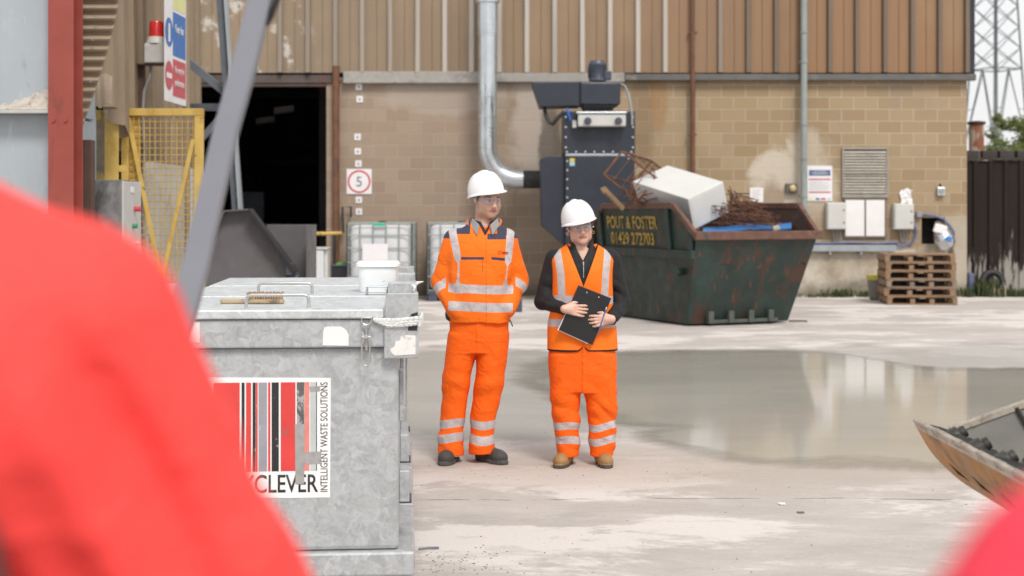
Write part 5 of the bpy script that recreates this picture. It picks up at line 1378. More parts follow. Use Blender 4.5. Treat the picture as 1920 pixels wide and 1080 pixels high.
# latch on the collar of the front container
fy = y0 - .031
m = MB(); m.tube([(X(679), fy - .014, H(594)), (X(697), fy - .014, H(594)), (X(696.5), fy - .016, H(603)), (X(691), fy - .018, H(607)), (X(685), fy - .018, H(607)), (X(679.5), fy - .016, H(603))], .0042, 8, closed=True)
lt = build(m, 'latch', m_rodsteel, t, smooth=True)
m = MB(); m.tube([(X(688), fy - .016, H(606)), (X(688), fy - .014, H(630))], .0055, 8); m.box(X(686), X(690), fy - .006, fy - .0005, H(655), H(618)); build(m, 'draw_bolt', m_rodsteel, lt, smooth=True)
m = MB(); m.tube([(X(681), fy - .018, H(620)), (X(683.5), fy - .022, H(632)), (X(679.5), fy - .02, H(645)), (X(680), fy - .02, H(675)), (X(683), fy - .02, H(681)), (X(687), fy - .02, H(682.5)), (X(692), fy - .02, H(681)), (X(694.5), fy - .02, H(675)), (X(694.5), fy - .02, H(645)), (X(692.5), fy - .022, H(632)), (X(695), fy - .018, H(620))], .0042, 8)
build(m, 'lever_loop', m_rodsteel, lt, smooth=True)
m = MB(); m.tube([(X(680), fy - .02, H(629)), (X(696), fy - .02, H(629))], .006, 10); m.tube([(X(687.5), fy - .016, H(628)), (X(687.5), fy - .03, H(628))], .009, 10); build(m, 'pivot', m_bolt, lt)
# blank stickers
def sticker(name, poly, mat, y, parent, th=.0012):
    m = MB().prism([(X(a), y, H(b)) for a, b in poly], (0, -th, 0)); return build(m, name, mat, parent)
sticker('blank_sticker', [(607, 645), (608, 618), (610, 612), (616, 610), (640, 610), (646, 613), (651, 617), (655, 626), (655, 646)], m_paper, fy, t)
sticker('blank_sticker', [(340, 638), (340, 601), (382, 601), (382, 638)], m_paper, fy, t)
by = y0 - .0515
sticker('torn_sticker', [(735, 660), (732, 652), (740, 647), (742, 637), (750, 636), (752, 628), (763, 626), (779, 627), (779, 662), (760, 663), (741, 664)], m_torn, by, t)
# the big label on the front
ly = y0 - .0008
sticker('label_sheet', [(388, 926), (388, 704), (621.5, 707), (620, 930), (540, 930), (470, 927)], m_label, ly, t)
def zx(v): return 320 + v/2.572
def bar(name, a, b, mat): 
    m = MB().prism([(X(zx(a)), ly - .0014, H(880)), (X(zx(b)), ly - .0014, H(880)), (X(zx(b)), ly - .0014, H(714.5)), (X(zx(a)), ly - .0014, H(714.5))], (0, -.0006, 0)); build(m, name, mat, t)
for nm, a, b, mm in (('red_bar', 221, 343, m_lred), ('black_bar', 352, 366, m_lblack), ('red_bar', 373, 397, m_lred), ('black_bar', 404, 418, m_lblack), ('red_bar', 419, 428, m_lred), ('grey_bar', 432, 472, m_lgrey),
                     ('red_bar', 477, 488, m_lred), ('black_bar', 494, 528, m_lblack), ('red_bar', 537, 607, m_lred), ('worn_bar', 613, 648, m_lworn), ('faded_bar', 649, 673, m_lpink), ('pale_bar', 677, 703, m_lpale), ('black_bar', 704.5, 709, m_lblack)):
    bar(nm, a, b, mm)
lettering('RECYCLEVER', 'lettering', m_lblack, t, (X(399), ly, H(920)), (1, 0, 0), (0, 0, 1), width=X(595) - X(396), height=H(886) - H(920), lift=.0016, extrude=.0006, bold=.012)
lettering('INTELLIGENT WASTE SOLUTIONS', 'lettering', m_lblack, t, (X(615.5), ly, H(919.5)), (0, 0, 1), (-1, 0, 0), width=H(715) - H(919.5), height=X(615.5) - X(602), lift=.0016, extrude=.0006, bold=.004)
m = MB()
def tape(px0, px1, py0, py1): 
    build(MB().prism([(X(px0), ly - .0024, H(py1)), (X(px1), ly - .0024, H(py1 - 1)), (X(px1 + 1), ly - .0024, H(py0)), (X(px0 - 1), ly - .0024, H(py0 + 1))], (0, -.0003, 0)), 'worn_tape', m_tape, t)
tape(556, 572, 792, 905); tape(573, 603, 844, 868); tape(583, 601, 722, 733)
a = R(4.3); piv = Vector((X(785), 6.05, 0)); Rz = Matrix.Rotation(a, 3, 'Z')
for q in bins: q.location = piv + Rz @ (q.location - piv); q.rotation_euler = (0, 0, a)
# white webbing tied round the near bracket
def webbing():
    mb = MB(); n = 40
    for k in range(3):
        pts = []
        for i in range(n):
            u = i/(n-1); px = 703 + 81*u; py = 597 + k*5.0*min(1, u*3) + 2.5*math.sin(u*3.1) - 3*u
            pts.append((X(px), y0 - .058 - .006*math.sin(u*math.pi) - .002*math.sin(u*60 + k), H(py + .5*math.sin(u*70 + k*2))))
        mb.tube(pts, .0085, 7)
    for k in range(3): mb.tube([(X(785) + .006, y0 - .055, H(597 + k*5)), (X(785) + .01, y0 + .03, H(595 + k*5)), (X(785) + .006, y0 + .1, H(592 + k*5))], .0085, 7)
    o = build(mb, 'white_webbing', m_rope, smooth=True); props(o, 'twisted white webbing tied round the corner bracket of the front container', 'rope')
webbing()
mb = MB(); yy = y0 + D - .05
mb.tube([(X(720), yy, H(552)), (X(735), yy - .02, H(553)), (X(752), yy - .03, H(556)), (X(758), yy - .01, H(549)), (X(770), yy, H(547))], [.004, .006, .009, .008, .002], 7)
mb.tube([(X(752), yy - .03, H(556)), (X(752), yy - .05, H(561)), (X(750), yy - .05, H(566))], [.008, .006, .004], 7)
props(build(mb, 'rope_knot', m_rope, smooth=True), 'small pale blue knotted rope lying on the bracket beside the tub', 'rope')
# second latch, seen on the lid edge
# brush on the lid
zl = H(578)
def brush():
    s = F / 6.35
    t = thing('wooden_brush', 'wooden hand brush with bristles up lying on the front lid', 'brush', (PX(475, 6.35), 6.35, zl))
    h = MB(); z = zl + .002
    prof = [(413, .012), (418, .018), (440, .018), (462, .021), (480, .026), (520, .026), (530, .022), (533, .012)]
    lo = [(PX(p, 6.35), 6.35 - w, z) for p, w in prof] + [(PX(p, 6.35), 6.35 + w, z) for p, w in prof[::-1]]
    h.prism(lo, (0, 0, .018)); build(h, 'brush_back', m_brushwood, t, bevel=.005)
    b = MB(); r = random.Random(6)
    for i in range(13):
        for j in range(4):
            x = PX(468 + i*4.9, 6.35); y = 6.35 - .018 + j*.012
            top = (x + r.uniform(-.005, .005) + (i-6)*.0008, y + r.uniform(-.005, .005), z + .046 + r.uniform(-.005, .006))
            b.tube([(x, y, z + .017), top], [.0046, .0056], 6)
    build(b, 'bristles', m_bristle, t)
brush()
# white tub
def tub():
    Z = 7.3; k = Z/F; c = Vector((PX(709.5, Z), Z, zl))
    t = thing('white_tub', 'square white plastic tub with a lid standing on the second container', 'tub', c)
    def sq(prof, name, mat):
        n = 40; vs = []
        for r, z in prof:
            for i in range(n):
                a = 2*math.pi*i/n; pw = .45; cc, ss = math.cos(a), math.sin(a)
                vs.append((c.x + r*math.copysign(abs(cc)**pw, cc), c.y + r*math.copysign(abs(ss)**pw, ss), c.z + z))
        fs = [(i*n+j, i*n+(j+1) % n, (i+1)*n+(j+1) % n, (i+1)*n+j) for i in range(len(prof)-1) for j in range(n)] + [tuple(range(n))[::-1], tuple(range((len(prof)-1)*n, len(prof)*n))]
        build(MB().add(vs, fs), name, mat, t, smooth=True)
    top = (zl + .0) ; hh = PH(489.5, Z) - zl
    sq([(33*k, .001), (34*k, .006), (37*k, hh - .03)], 'body', m_tub)
    sq([(39*k, hh - .029), (40.5*k, hh - .026), (40.5*k, hh - .012), (39*k, hh - .008), (37*k, hh), (20*k, hh + .001)], 'lid', m_tub)
tub()
# loose pieces on the second lid
m = MB(); zz = zl + .002; yq = 7.0
m.box(PX(686, yq), PX(727, yq), yq - .02, yq + .05, zz + .035, zz + .041); m.box(PX(686, yq), PX(689, yq), yq - .02, yq + .05, zz, zz + .034); m.box(PX(724, yq), PX(727, yq), yq - .02, yq + .05, zz, zz + .034)
props(build(m, 'bent_bracket', m_galv_duct, bevel=.003), 'small bent metal bracket lying in front of the white tub', 'bracket')

# ------------------------------------------------------------------ raised grey boom (close, out of focus)
ZO = 3.0
t = thing('boom_barrier', 'blurred grey barrier boom slanting up from behind the red jacket', 'barrier', P(170, 1250, ZO) * 1)
t.location.z = 0
def bm(px, py): return P(px, py, ZO)
a = bm(186, 1230); b = bm(500, 30); c = bm(520, -60); e = bm(600, -480)
bb = MB()
w0, w1 = .042, .050
dirv = (b - a).normalized(); sdv = Vector((dirv.z, 0, -dirv.x))
def sect(p, w, d_=.02): return [p - sdv*w/2 + Vector((0, -d_, 0)), p + sdv*w/2 + Vector((0, -d_, 0)), p + sdv*w/2 + Vector((0, d_, 0)), p - sdv*w/2 + Vector((0, d_, 0))]
pr = [(bm(178, 1180), .056), (bm(340, 600), .054), (bm(367, 500), .053), (bm(395, 375), .052), (bm(423, 250), .050), (bm(458, 125), .049), (bm(488, 0), .049), (bm(598, -420), .049)]
vs = [q for p, w_ in pr for q in sect(p, w_)]
fs = [(i*4+j, i*4+(j+1) % 4, (i+1)*4+(j+1) % 4, (i+1)*4+j) for i in range(len(pr)-1) for j in range(4)] + [(3, 2, 1, 0), tuple((len(pr)-1)*4+j for j in range(4))]
build(bb.add(vs, fs), 'boom', m_boom, t, bevel=.006)
m = MB(); m.tube([bm(534, -60) + Vector((0, -.015, 0)), bm(520, 2) + Vector((0, -.01, 0)), bm(508, 30) + Vector((0, -.0, 0)), bm(498, 46) + Vector((0, .0, 0))], .007, 8); build(m, 'cable', m_black, t, smooth=True)
bs = bm(165, 1230)
m = MB(); m.box(bs.x - .15, bs.x + .15, ZO - .12, ZO + .14, .0, bs.z + .05); build(m, 'pedestal', m_boom, t, bevel=.015)
m = MB(); m.tube([(bs.x, ZO - .14, bs.z), (bs.x, ZO - .0, bs.z)], .06, 18); m.beam(bs + Vector((0, -.03, 0)), bm(181, 1168) + Vector((0, -.03, 0)), .02, .06); build(m, 'pivot', m_boom, t)

# ------------------------------------------------------------------ loader bucket on the right
def right_bucket():
    yn, yf_ = 3.3, 5.2
    prof = [(1.470, .824), (1.527, .726), (1.585, .660), (1.663, .596), (1.78, .534), (1.95, .49), (2.2, .48), (2.42, .58), (2.55, .80), (2.58, 1.1)]
    t = thing('rusty_loader_bucket', 'rust brown loader bucket raised at the right edge with a bolted lip', 'bucket', (2.0, 4.2, .48))
    def at(p, y, o=0): return Vector((p[0], y, p[1]))
    o = MB(); ny = 16
    fine = []
    for i in range(len(prof)-1):
        p0, p1, p2, p3 = [np.array(prof[max(0, min(len(prof)-1, i+k))]) for k in (-1, 0, 1, 2)]
        for s in range(6):
            u = s/6; fine.append(tuple(.5*((2*p1)+(-p0+p2)*u+(2*p0-5*p1+4*p2-p3)*u*u+(-p0+3*p1-3*p2+p3)*u**3)))
    fine.append(prof[-1]); n = len(fine)
    vs = [at(p, yn + (yf_-yn)*j/ny) for j in range(ny+1) for p in fine]
    fs = [(j*n+i, j*n+i+1, (j+1)*n+i+1, (j+1)*n+i) for j in range(ny) for i in range(n-1)]
    o.add(vs, fs); ob = build(o, 'outer_shell', m_loader_rust, t)
    for p in ob.data.polygons: p.use_smooth = True
    i_ = MB(); inner = []
    for k, p in enumerate(fine):
        a = np.array(fine[max(0, k-1)]); b = np.array(fine[min(n-1, k+1)]); tn = (b-a)/np.linalg.norm(b-a); nn = np.array((-tn[1], tn[0])); nn = nn if True else nn
        q = np.array(p) + nn*(.025 if nn @ (np.array((2.1, .95)) - np.array(p)) > 0 else -.025); inner.append(q)
    vs = [at(p, yn + (yf_-yn)*j/ny) for j in range(ny+1) for p in inner]
    i_.add(vs, fs); ob = build(i_, 'inner_shell', m_loader_in, t)
    for p in ob.data.polygons: p.use_smooth = True
    # side plates
    top = [(2.58, 1.1), (2.30, 1.04), (1.87, .898), (1.60, .800)]
    poly = [p for p in fine[4:-1]] + top
    poly_in = [(q[0], q[1]) for q in inner[4:-1]] + top
    for y, dy in ((yf_ - .03, .03), (yn, .03)):
        build(MB().prism([at(p, y) for p in poly_in], (0, dy, 0)), 'side_plate', m_loader_in, t)
        e = MB()
        for a, b in zip(top[1:], top[2:]): e.beam(at(a, y + dy/2), at(b, y + dy/2), .045, .018)
        build(e, 'plate_edge', m_loader_edge, t)
    w = MB(); w.tube([at((1.83, .885), yf_ - .034), at((1.88, .80), yf_ - .036), at((1.94, .66), yf_ - .036)], .009, 6); w.tube([at((1.96, .80), yf_ - .036), at((1.86, .69), yf_ - .036)], .009, 6)
    build(w, 'weld_bead', m_loader_bolt, t)
    # cutting edge
    e = MB(); k = 24; rr = random.Random(3)
    for j in range(k):
        ya, yb_ = yn + (yf_-yn)*j/k, yn + (yf_-yn)*(j+1)/k - .0008
        d1 = rr.uniform(-.004, .004)
        e.prism([(1.464 + d1*.5, ya, .838), (1.478, ya, .844 + d1*.5), (1.494, ya, .812), (1.478, ya, .806)], (0, yb_ - ya, 0))
    build(e, 'cutting_edge', m_loader_edge, t)
    # bolts inside the lip
    for j in range(7):
        b = MB()
        y = yf_ - .17 - j*.25
        c = Vector((1.562, y, .798)); ax = Vector((.86, 0, .5)).normalized()
        b.tube([c - ax*.02, c + ax*.022, c + ax*.03], [.034, .033, .02], 12)
        b.tube([c + ax*.03, c + ax*.048], .021, 10)
        build(b, 'bolt', m_loader_bolt, t, smooth=True)
    m = MB(); m.grid(lambda u, v: (1.515 + .12*v, yf_ - .04 - 1.7*u, .822 - .035*v + .006*math.sin(u*70)*math.sin(v*3) + .005*math.sin(u*161 + v*5)), 90, 6); build(m, 'mud', m_mud, t)
    s = MB()
    for k_, (y, zz) in enumerate(((4.98, .07), (4.72, .08), (4.44, .09), (4.12, .10))):
        s.obox((1.59 + .02, y - .0, .66 - .012), (.006, 0, -.004), (0, .12, 0), (.035, 0, -.05))
    for y in (4.95, 4.7, 4.42, 4.12, 3.8):
        for a, b_ in (((1.538, .712), (1.578, .668)),):
            nn = Vector((-.72, 0, -.69)); q0 = Vector((a[0], y + .05, a[1])) + nn*.0; q1 = Vector((b_[0], y - .05, b_[1])) + nn*.0
            build(MB().tube([q0, (q0+q1)/2 + nn*.002, q1], [.002, .007, .002], 8), 'wear_slot', m_dark, t, smooth=True)
    # arms and the front of the machine that carries it
    ar = MB()
    for y in (3.7, 4.8): ar.prism([(2.56, y, .62), (2.56, y, .86), (3.3, y, 1.3), (4.3, y, 1.5), (4.3, y, 1.3), (3.4, y, 1.05)], (0, .1, 0))
    build(ar, 'lift_arm', m_yellow, t, bevel=.01)
    ch = MB(); ch.box(4.1, 5.6, 3.65, 4.95, .55, 1.7); build(ch, 'chassis', m_yellow, t, bevel=.05)
    for y in (3.35, 4.98):
        wh = MB(); c = Vector((4.6, y + .12, .55)); wh.tube([c + Vector((0, -.14, 0)), c + Vector((0, -.10, 0)), c + Vector((0, .10, 0)), c + Vector((0, .14, 0))], [.46, .545, .545, .46], 32); build(wh, 'wheel', m_black, t)
right_bucket()

# ------------------------------------------------------------------ small debris on the ground
rr = random.Random(21); deb = MB()
def chip(x, y, s, flat=.5):
    pts = []; n = 6; h = s*flat
    for k in range(n):
        a = 2*math.pi*k/n + rr.uniform(-.3, .3); q = s*rr.uniform(.6, 1); pts.append((x + q*math.cos(a), y + q*math.sin(a), .0005))
    deb.prism(pts, (rr.uniform(-.2, .2)*s, rr.uniform(-.2, .2)*s, h))
for k in range(150): chip(rr.gauss(-.24, .15), rr.gauss(6.45, .16), rr.uniform(.0015, .006))
for k in range(120): chip(rr.uniform(-.6, 3.2), rr.uniform(6.2, 10.5), rr.uniform(.0015, .006))
for k in range(40): chip(rr.uniform(-.3, 1.2), rr.gauss(8.7, .25), rr.uniform(.002, .005))
props(build(deb, 'gravel_chips', M_('gravel_chip', (.27, .245, .22), .9, 0, .4, 30), base=False), 'scattered small grit and gravel chips on the concrete', 'grit', kind='stuff')
def litter(name, px, py, w, d, h, mat, label, rot=.2):
    Z = CAMH*F/(py - 395); c = Vector((PX(px, Z), Z, 0)); b = MB(); b.M = Matrix.Translation(c) @ Matrix.Rotation(rot, 4, 'Z')
    b.grid(lambda u, v: ((u-.5)*w, (v-.5)*d, .004 + h*(math.sin(u*5)*math.sin(v*4))**2), 6, 6)
    props(build(b, name, mat, solid=.002), label, 'litter')
litter('paper_scrap', 1466, 946, .03, .04, .006, m_paper, 'small white paper scrap lying on the pale concrete')
litter('leaf_scrap', 1501, 962, .035, .03, .004, m_plank, 'small brown leaf scrap near the white paper scrap')
tw = MB(); p0 = P(778, 1029, 6.72); props(build(MB().tube([(-.44, 6.7, .008), (-.40, 6.71, .010), (-.345, 6.72, .008)], .005, 6), 'steel_pin', m_motor), 'thin dark pin lying on the ground beside the container base', 'pin')
tw = MB().tube([(PX(1500, 20.2) - .1, 20.5, .01), (PX(1512, 20.2), 20.4, .02), (PX(1519, 20.2), 20.4, .012)], .012, 6)
props(build(tw, 'bent_rod', m_scrap), 'short dark rod lying on the ground at the foot of the skip', 'rod')
# ------------------------------------------------------------------ people: one continuous surface per body or garment
class Field:
    """a distance field on a rectilinear grid, polygonised by surface nets"""
    def __init__(s, xs, ys, zs):
        s.x, s.y, s.z = (np.asarray(a, float) for a in (xs, ys, zs)); s.d = np.full((len(s.x), len(s.y), len(s.z)), .2)
    def sub(s, lo, hi):
        r = []
        for ax, a, b in zip((s.x, s.y, s.z), lo, hi):
            i0 = max(0, np.searchsorted(ax, a) - 1); i1 = min(len(ax), np.searchsorted(ax, b) + 1); r.append(slice(i0, max(i0 + 1, i1)))
        return tuple(r)
    def put(s, fn, lo, hi, k=.02, op='add'):
        sl = s.sub(lo, hi)
        X = s.x[sl[0]][:, None, None]; Y = s.y[sl[1]][None, :, None]; Z = s.z[sl[2]][None, None, :]
        f = fn(X, Y, Z) * np.ones(s.d[sl].shape); a = s.d[sl]
        if op == 'add':
            if k > 0: h = np.maximum(k - np.abs(a - f), 0) / k; s.d[sl] = np.minimum(a, f) - h*h*k*.25
            else: s.d[sl] = np.minimum(a, f)
        else:
            f = -f
            if k > 0: h = np.maximum(k - np.abs(a - f), 0) / k; s.d[sl] = np.maximum(a, f) + h*h*k*.25
            else: s.d[sl] = np.maximum(a, f)
    def disp(s, fn):
        s.d = s.d + fn(s.x[:, None, None], s.y[None, :, None], s.z[None, None, :])
    def cap(s, a, b, ra, rb=None, k=.02, op='add'):
        a, b = np.array(a, float), np.array(b, float); rb = ra if rb is None else rb; m = max(ra, rb) + k + .03
        ab = b - a; L2 = ab @ ab
        def fn(X, Y, Z):
            t = np.clip(((X-a[0])*ab[0] + (Y-a[1])*ab[1] + (Z-a[2])*ab[2]) / L2, 0, 1)
            return np.sqrt((X-a[0]-t*ab[0])**2 + (Y-a[1]-t*ab[1])**2 + (Z-a[2]-t*ab[2])**2) - (ra + (rb-ra)*t)
        s.put(fn, np.minimum(a, b) - m, np.maximum(a, b) + m, k, op)
    def ell(s, c, r, k=.02, rot=None, op='add'):
        c = np.array(c, float); r = np.array(r, float); Rm = np.array(rot) if rot is not None else np.eye(3); m = r.max() + k + .03
        def fn(X, Y, Z):
            dx, dy, dz = X-c[0], Y-c[1], Z-c[2]
            u = Rm[0, 0]*dx + Rm[1, 0]*dy + Rm[2, 0]*dz; v = Rm[0, 1]*dx + Rm[1, 1]*dy + Rm[2, 1]*dz; w = Rm[0, 2]*dx + Rm[1, 2]*dy + Rm[2, 2]*dz
            k0 = np.sqrt((u/r[0])**2 + (v/r[1])**2 + (w/r[2])**2); k1 = np.sqrt((u/r[0]**2)**2 + (v/r[1]**2)**2 + (w/r[2]**2)**2) + 1e-9
            return k0*(k0-1)/k1
        s.put(fn, c - m, c + m, k, op)
    def prof(s, pts, n=2.3, k=.02, op='add'):
        """rows (z, cx, cy, a, b): a column of rounded sections"""
        p = np.array(sorted(pts), float); z = p[:, 0]
        zz = np.linspace(z[0], z[-1], 240); sm = []
        for j in range(1, 5):
            v = np.interp(zz, z, p[:, j]); kk = np.ones(21)/21; vp = np.pad(v, 10, mode='reflect', reflect_type='odd'); sm.append(np.convolve(vp, kk, 'valid'))
        def fn(X, Y, Z):
            cx, cy, a, b = (np.interp(Z, zz, q) for q in sm)
            q = ((np.abs(X-cx)/a)**n + (np.abs(Y-cy)/b)**n)**(1/n)
            d = (q-1)*np.minimum(a, b)
            return np.maximum(d, np.maximum(Z-z[-1], z[0]-Z))
        mx = (np.abs(p[:, 1]) + p[:, 3]).max() + .08; my = (np.abs(p[:, 2]) + p[:, 4]).max() + .08
        s.put(fn, (-mx, -my, z[0]-.05), (mx, my, z[-1]+.05), k, op)
    def mesh(s):
        d = s.d; ins = d < 0
        c = np.zeros(tuple(n-1 for n in d.shape), int)
        for i in (0, 1):
            for j in (0, 1):
                for k in (0, 1): c += ins[i:d.shape[0]-1+i, j:d.shape[1]-1+j, k:d.shape[2]-1+k]
        act = np.argwhere((c > 0) & (c < 8)); idx = -np.ones(c.shape, int); idx[tuple(act.T)] = np.arange(len(act))
        acc = np.zeros((len(act), 3)); cnt = np.zeros(len(act)); ax = (s.x, s.y, s.z)
        corner = lambda o: d[act[:, 0]+o[0], act[:, 1]+o[1], act[:, 2]+o[2]]
        for a in range(3):
            b, e = [q for q in range(3) if q != a]
            for u in (0, 1):
                for v in (0, 1):
                    o0 = [0, 0, 0]; o0[b] = u; o0[e] = v; o1 = list(o0); o1[a] = 1
                    f0, f1 = corner(o0), corner(o1); m = (f0 < 0) != (f1 < 0); t = np.where(m, f0/np.where(m, f0-f1, 1), 0)
                    pnt = np.zeros((len(act), 3))
                    for q in range(3):
                        lo = ax[q][act[:, q]+o0[q]]; hi = ax[q][act[:, q]+o1[q]]; pnt[:, q] = lo + (hi-lo)*t
                    acc += pnt*m[:, None]; cnt += m
        V = acc/cnt[:, None]; Fs = []
        for a in range(3):
            b, e = (a+1) % 3, (a+2) % 3
            sl0 = [slice(None)]*3; sl1 = [slice(None)]*3; sl0[a] = slice(0, -1); sl1[a] = slice(1, None)
            ch = ins[tuple(sl0)] != ins[tuple(sl1)]; E = np.argwhere(ch); E = E[(E[:, b] > 0) & (E[:, e] > 0) & (E[:, b] < d.shape[b]-1) & (E[:, e] < d.shape[e]-1)]
            if not len(E): continue
            def cell(db, de): q = E.copy(); q[:, b] += db; q[:, e] += de; return idx[tuple(q.T)]
            q = np.stack([cell(-1, -1), cell(0, -1), cell(0, 0), cell(-1, 0)], 1)
            flip = ~ins[tuple(E.T)]; q[flip] = q[flip][:, ::-1]; Fs.append(q)
        return V, np.concatenate(Fs)

def axis(segs):
    out = []
    for a, b, h in segs: out += list(np.arange(a, b, h))
    out.append(segs[-1][1]); return np.array(out)
def attr(o, name, val):
    at = o.data.attributes.new(name, 'FLOAT', 'POINT'); at.data.foreach_set('value', np.asarray(val, np.float32))
def field_object(Fd, name, mat, parent, attrs=None, xf=None, smooth_it=2):
    V, Q = Fd.mesh()
    for _ in range(smooth_it):                             # light relaxation
        acc = np.zeros_like(V); n = np.zeros(len(V))
        for a, b in ((0, 1), (1, 2), (2, 3), (3, 0)):
            np.add.at(acc, Q[:, a], V[Q[:, b]]); np.add.at(acc, Q[:, b], V[Q[:, a]]); np.add.at(n, Q[:, a], 1); np.add.at(n, Q[:, b], 1)
        V = V*.5 + .5*acc/np.maximum(n, 1)[:, None]
    vals = {k: fn(V) for k, fn in (attrs or {}).items()}
    W = V @ np.array(xf.to_3x3()).T + np.array(xf.translation) if xf is not None else V
    me = bpy.data.meshes.new(name); me.from_pydata(W.tolist(), [], Q.tolist()); me.update(); me.shade_smooth()
    o = link_mesh(name, me, mat, parent)
    for k, v in vals.items(): attr(o, k, v)
    return o, V, Q

def wrinkle(seed, amp, fz=14, fx=7, diag=5):
    r = np.random.RandomState(seed); ph = r.uniform(0, 6.28, 12); g = r.uniform(.7, 1.3, 12)
    def fn(X, Y, Z):
        w = .9*np.sin(fx*1.1*g[0]*X + 3*g[1]*Z + ph[0]) + .8*np.sin(fx*.9*g[2]*Y + 4*Z*g[3] + ph[1])
        a = np.sin(fz*g[4]*Z + diag*g[5]*X + 1.3*w + ph[2]); b = np.sin(fz*1.9*g[6]*Z - diag*1.4*g[7]*X + 4*Y + 1.6*w + ph[3]); c = np.sin(fz*.6*g[8]*Z + 9*X*g[9] - 5*Y + w + ph[4])
        return amp*(.5*(1-2*np.abs(a))*.8 + .3*b + .35*c)
    return fn

# ---- materials for people
def skin_mat(name, base):
    m, nt, b, out = new_mat(name); v = coords(nt)
    red = nd(nt, 'Attribute', attribute_name='blush').outputs['Fac']; lip = nd(nt, 'Attribute', attribute_name='lip').outputs['Fac']; brow = nd(nt, 'Attribute', attribute_name='brow').outputs['Fac']; stub = nd(nt, 'Attribute', attribute_name='stubble').outputs['Fac']
    c = mixc(nt, ramp(nt, noise(nt, v, 60, 4), .3, .7), tuple(x*.93 for x in base), tuple(min(1, x*1.06) for x in base))
    c = mixc(nt, math_(nt, 'MULTIPLY', red, .55), c, (base[0]*.95, base[1]*.62, base[2]*.56))
    c = mixc(nt, math_(nt, 'MULTIPLY', stub, .45), c, (.24, .14, .09))
    c = mixc(nt, ramp(nt, lip, .35, .65, 0, .9), c, (.38, .135, .115))
    c = mixc(nt, ramp(nt, brow, .3, .7, 0, .75), c, (.11, .065, .04))
    setc(nt, b, 'Base Color', c); b.inputs['Roughness'].default_value = .5
    b.inputs['Subsurface Weight'].default_value = .12; b.inputs['Subsurface Radius'].default_value = (.012, .005, .003)
    return m
m_skin = skin_mat('fair_skin', (.63, .40, .30)); m_skin_f = skin_mat('fair_rosy_skin', (.66, .41, .315))
def hivis_mat(name, base, fabric=420, bm=.25, sheen=.0):
    m, nt, b, out = new_mat(name); v = coords(nt)
    refl = nd(nt, 'Attribute', attribute_name='refl').outputs['Fac']; dark = nd(nt, 'Attribute', attribute_name='dark').outputs['Fac']; pip = nd(nt, 'Attribute', attribute_name='piping').outputs['Fac']
    n = noise(nt, v, 7, 5, .6)
    c = mixc(nt, ramp(nt, n, .3, .7), tuple(x*.92 for x in base), base)
    c = mixc(nt, ramp(nt, noise(nt, coords(nt, (1, 1, .5)), 16, 6, .7), .66, .80, 0, .30), c, tuple(x*.55 for x in base))
    c = mixc(nt, ramp(nt, dark, -.0012, .0012), c, (.045, .048, .075))
    rc = mixc(nt, ramp(nt, noise(nt, v, 26, 5), .35, .65), (.42, .375, .38), (.53, .48, .485))
    rm = ramp(nt, refl, -.0012, .0012)
    c = mixc(nt, rm, c, rc)
    c = mixc(nt, ramp(nt, pip, -.001, .001), c, (.018, .016, .018))
    setc(nt, b, 'Base Color', c); setc(nt, b, 'Roughness', ramp(nt, rm, 0, 1, .72, .5)); b.inputs['Specular IOR Level'].default_value = .3
    rd = nd(nt, 'TexNoise', {'Vector': coords(nt, (1, 1, 1.25)), 'Scale': 8.0, 'Detail': 3.0, 'Distortion': .8}).outputs['Fac']
    crease = math_(nt, 'POWER', math_(nt, 'SUBTRACT', 1.0, math_(nt, 'MULTIPLY', math_(nt, 'ABSOLUTE', math_(nt, 'SUBTRACT', rd, .5)), 5.0), clamp=True), 2.0)
    h = math_(nt, 'ADD', noise(nt, v, 30, 6, .62, .6), math_(nt, 'MULTIPLY', noise(nt, v, fabric, 2), .12))
    h = math_(nt, 'ADD', h, math_(nt, 'MULTIPLY', crease, .9))
    bump(nt, b, h, bm, .012)
    return m
m_orange = hivis_mat('orange_fabric', (.95, .170, .007)); m_orange_vest = hivis_mat('orange_vest_fabric', (.97, .185, .010), bm=.12)
m_orange_tr = hivis_mat('orange_trouser_fabric', (.95, .130, .004), bm=.3)
m_redjk = hivis_mat('red_fabric', (.92, .070, .062), bm=.3); m_redjk2 = hivis_mat('pinkish_red_fabric', (.90, .055, .095), bm=.3)
m_blackfab = M_('black_fleece', (.009, .009, .010), .8, 0, .2, 9, bmp=.3, bscale=30)
m_navyfab = M_('navy_shirt', (.018, .022, .045), .8, 0, .15, 9, bmp=.2, bscale=30)
m_greycollar = M_('grey_collar_fleece', (.29, .29, .28), .85, 0, .08, 20, bmp=.3, bscale=120)
m_helmet = M_('white_helmet_shell', (.80, .80, .80), .22, 0, .015, 6, coat=.2)
m_hair = M_('brown_hair', (.06, .035, .02), .6, 0, .3, 60, stretch=(1, 1, .3), bmp=.5, bscale=160)
m_gold = M_('gold', (.7, .45, .15), .25, .9)
def lens_mat():
    m, nt, b, out = new_mat('clear_lens')
    tr = nd(nt, 'BsdfTransparent', {'Color': (.93, .93, .95)}); gl = nd(nt, 'BsdfGlossy', {'Color': (1, 1, 1), 'Roughness': .06}); df = nd(nt, 'BsdfDiffuse', {'Color': (.75, .76, .80)})
    m1 = nd(nt, 'MixShader', {0: .05}); nt.links.new(tr.outputs[0], m1.inputs[1]); nt.links.new(gl.outputs[0], m1.inputs[2])
    m2 = nd(nt, 'MixShader', {0: .07}); nt.links.new(m1.outputs[0], m2.inputs[1]); nt.links.new(df.outputs[0], m2.inputs[2])
    nt.links.new(m2.outputs[0], out.inputs['Surface']); return m
m_lens = lens_mat()
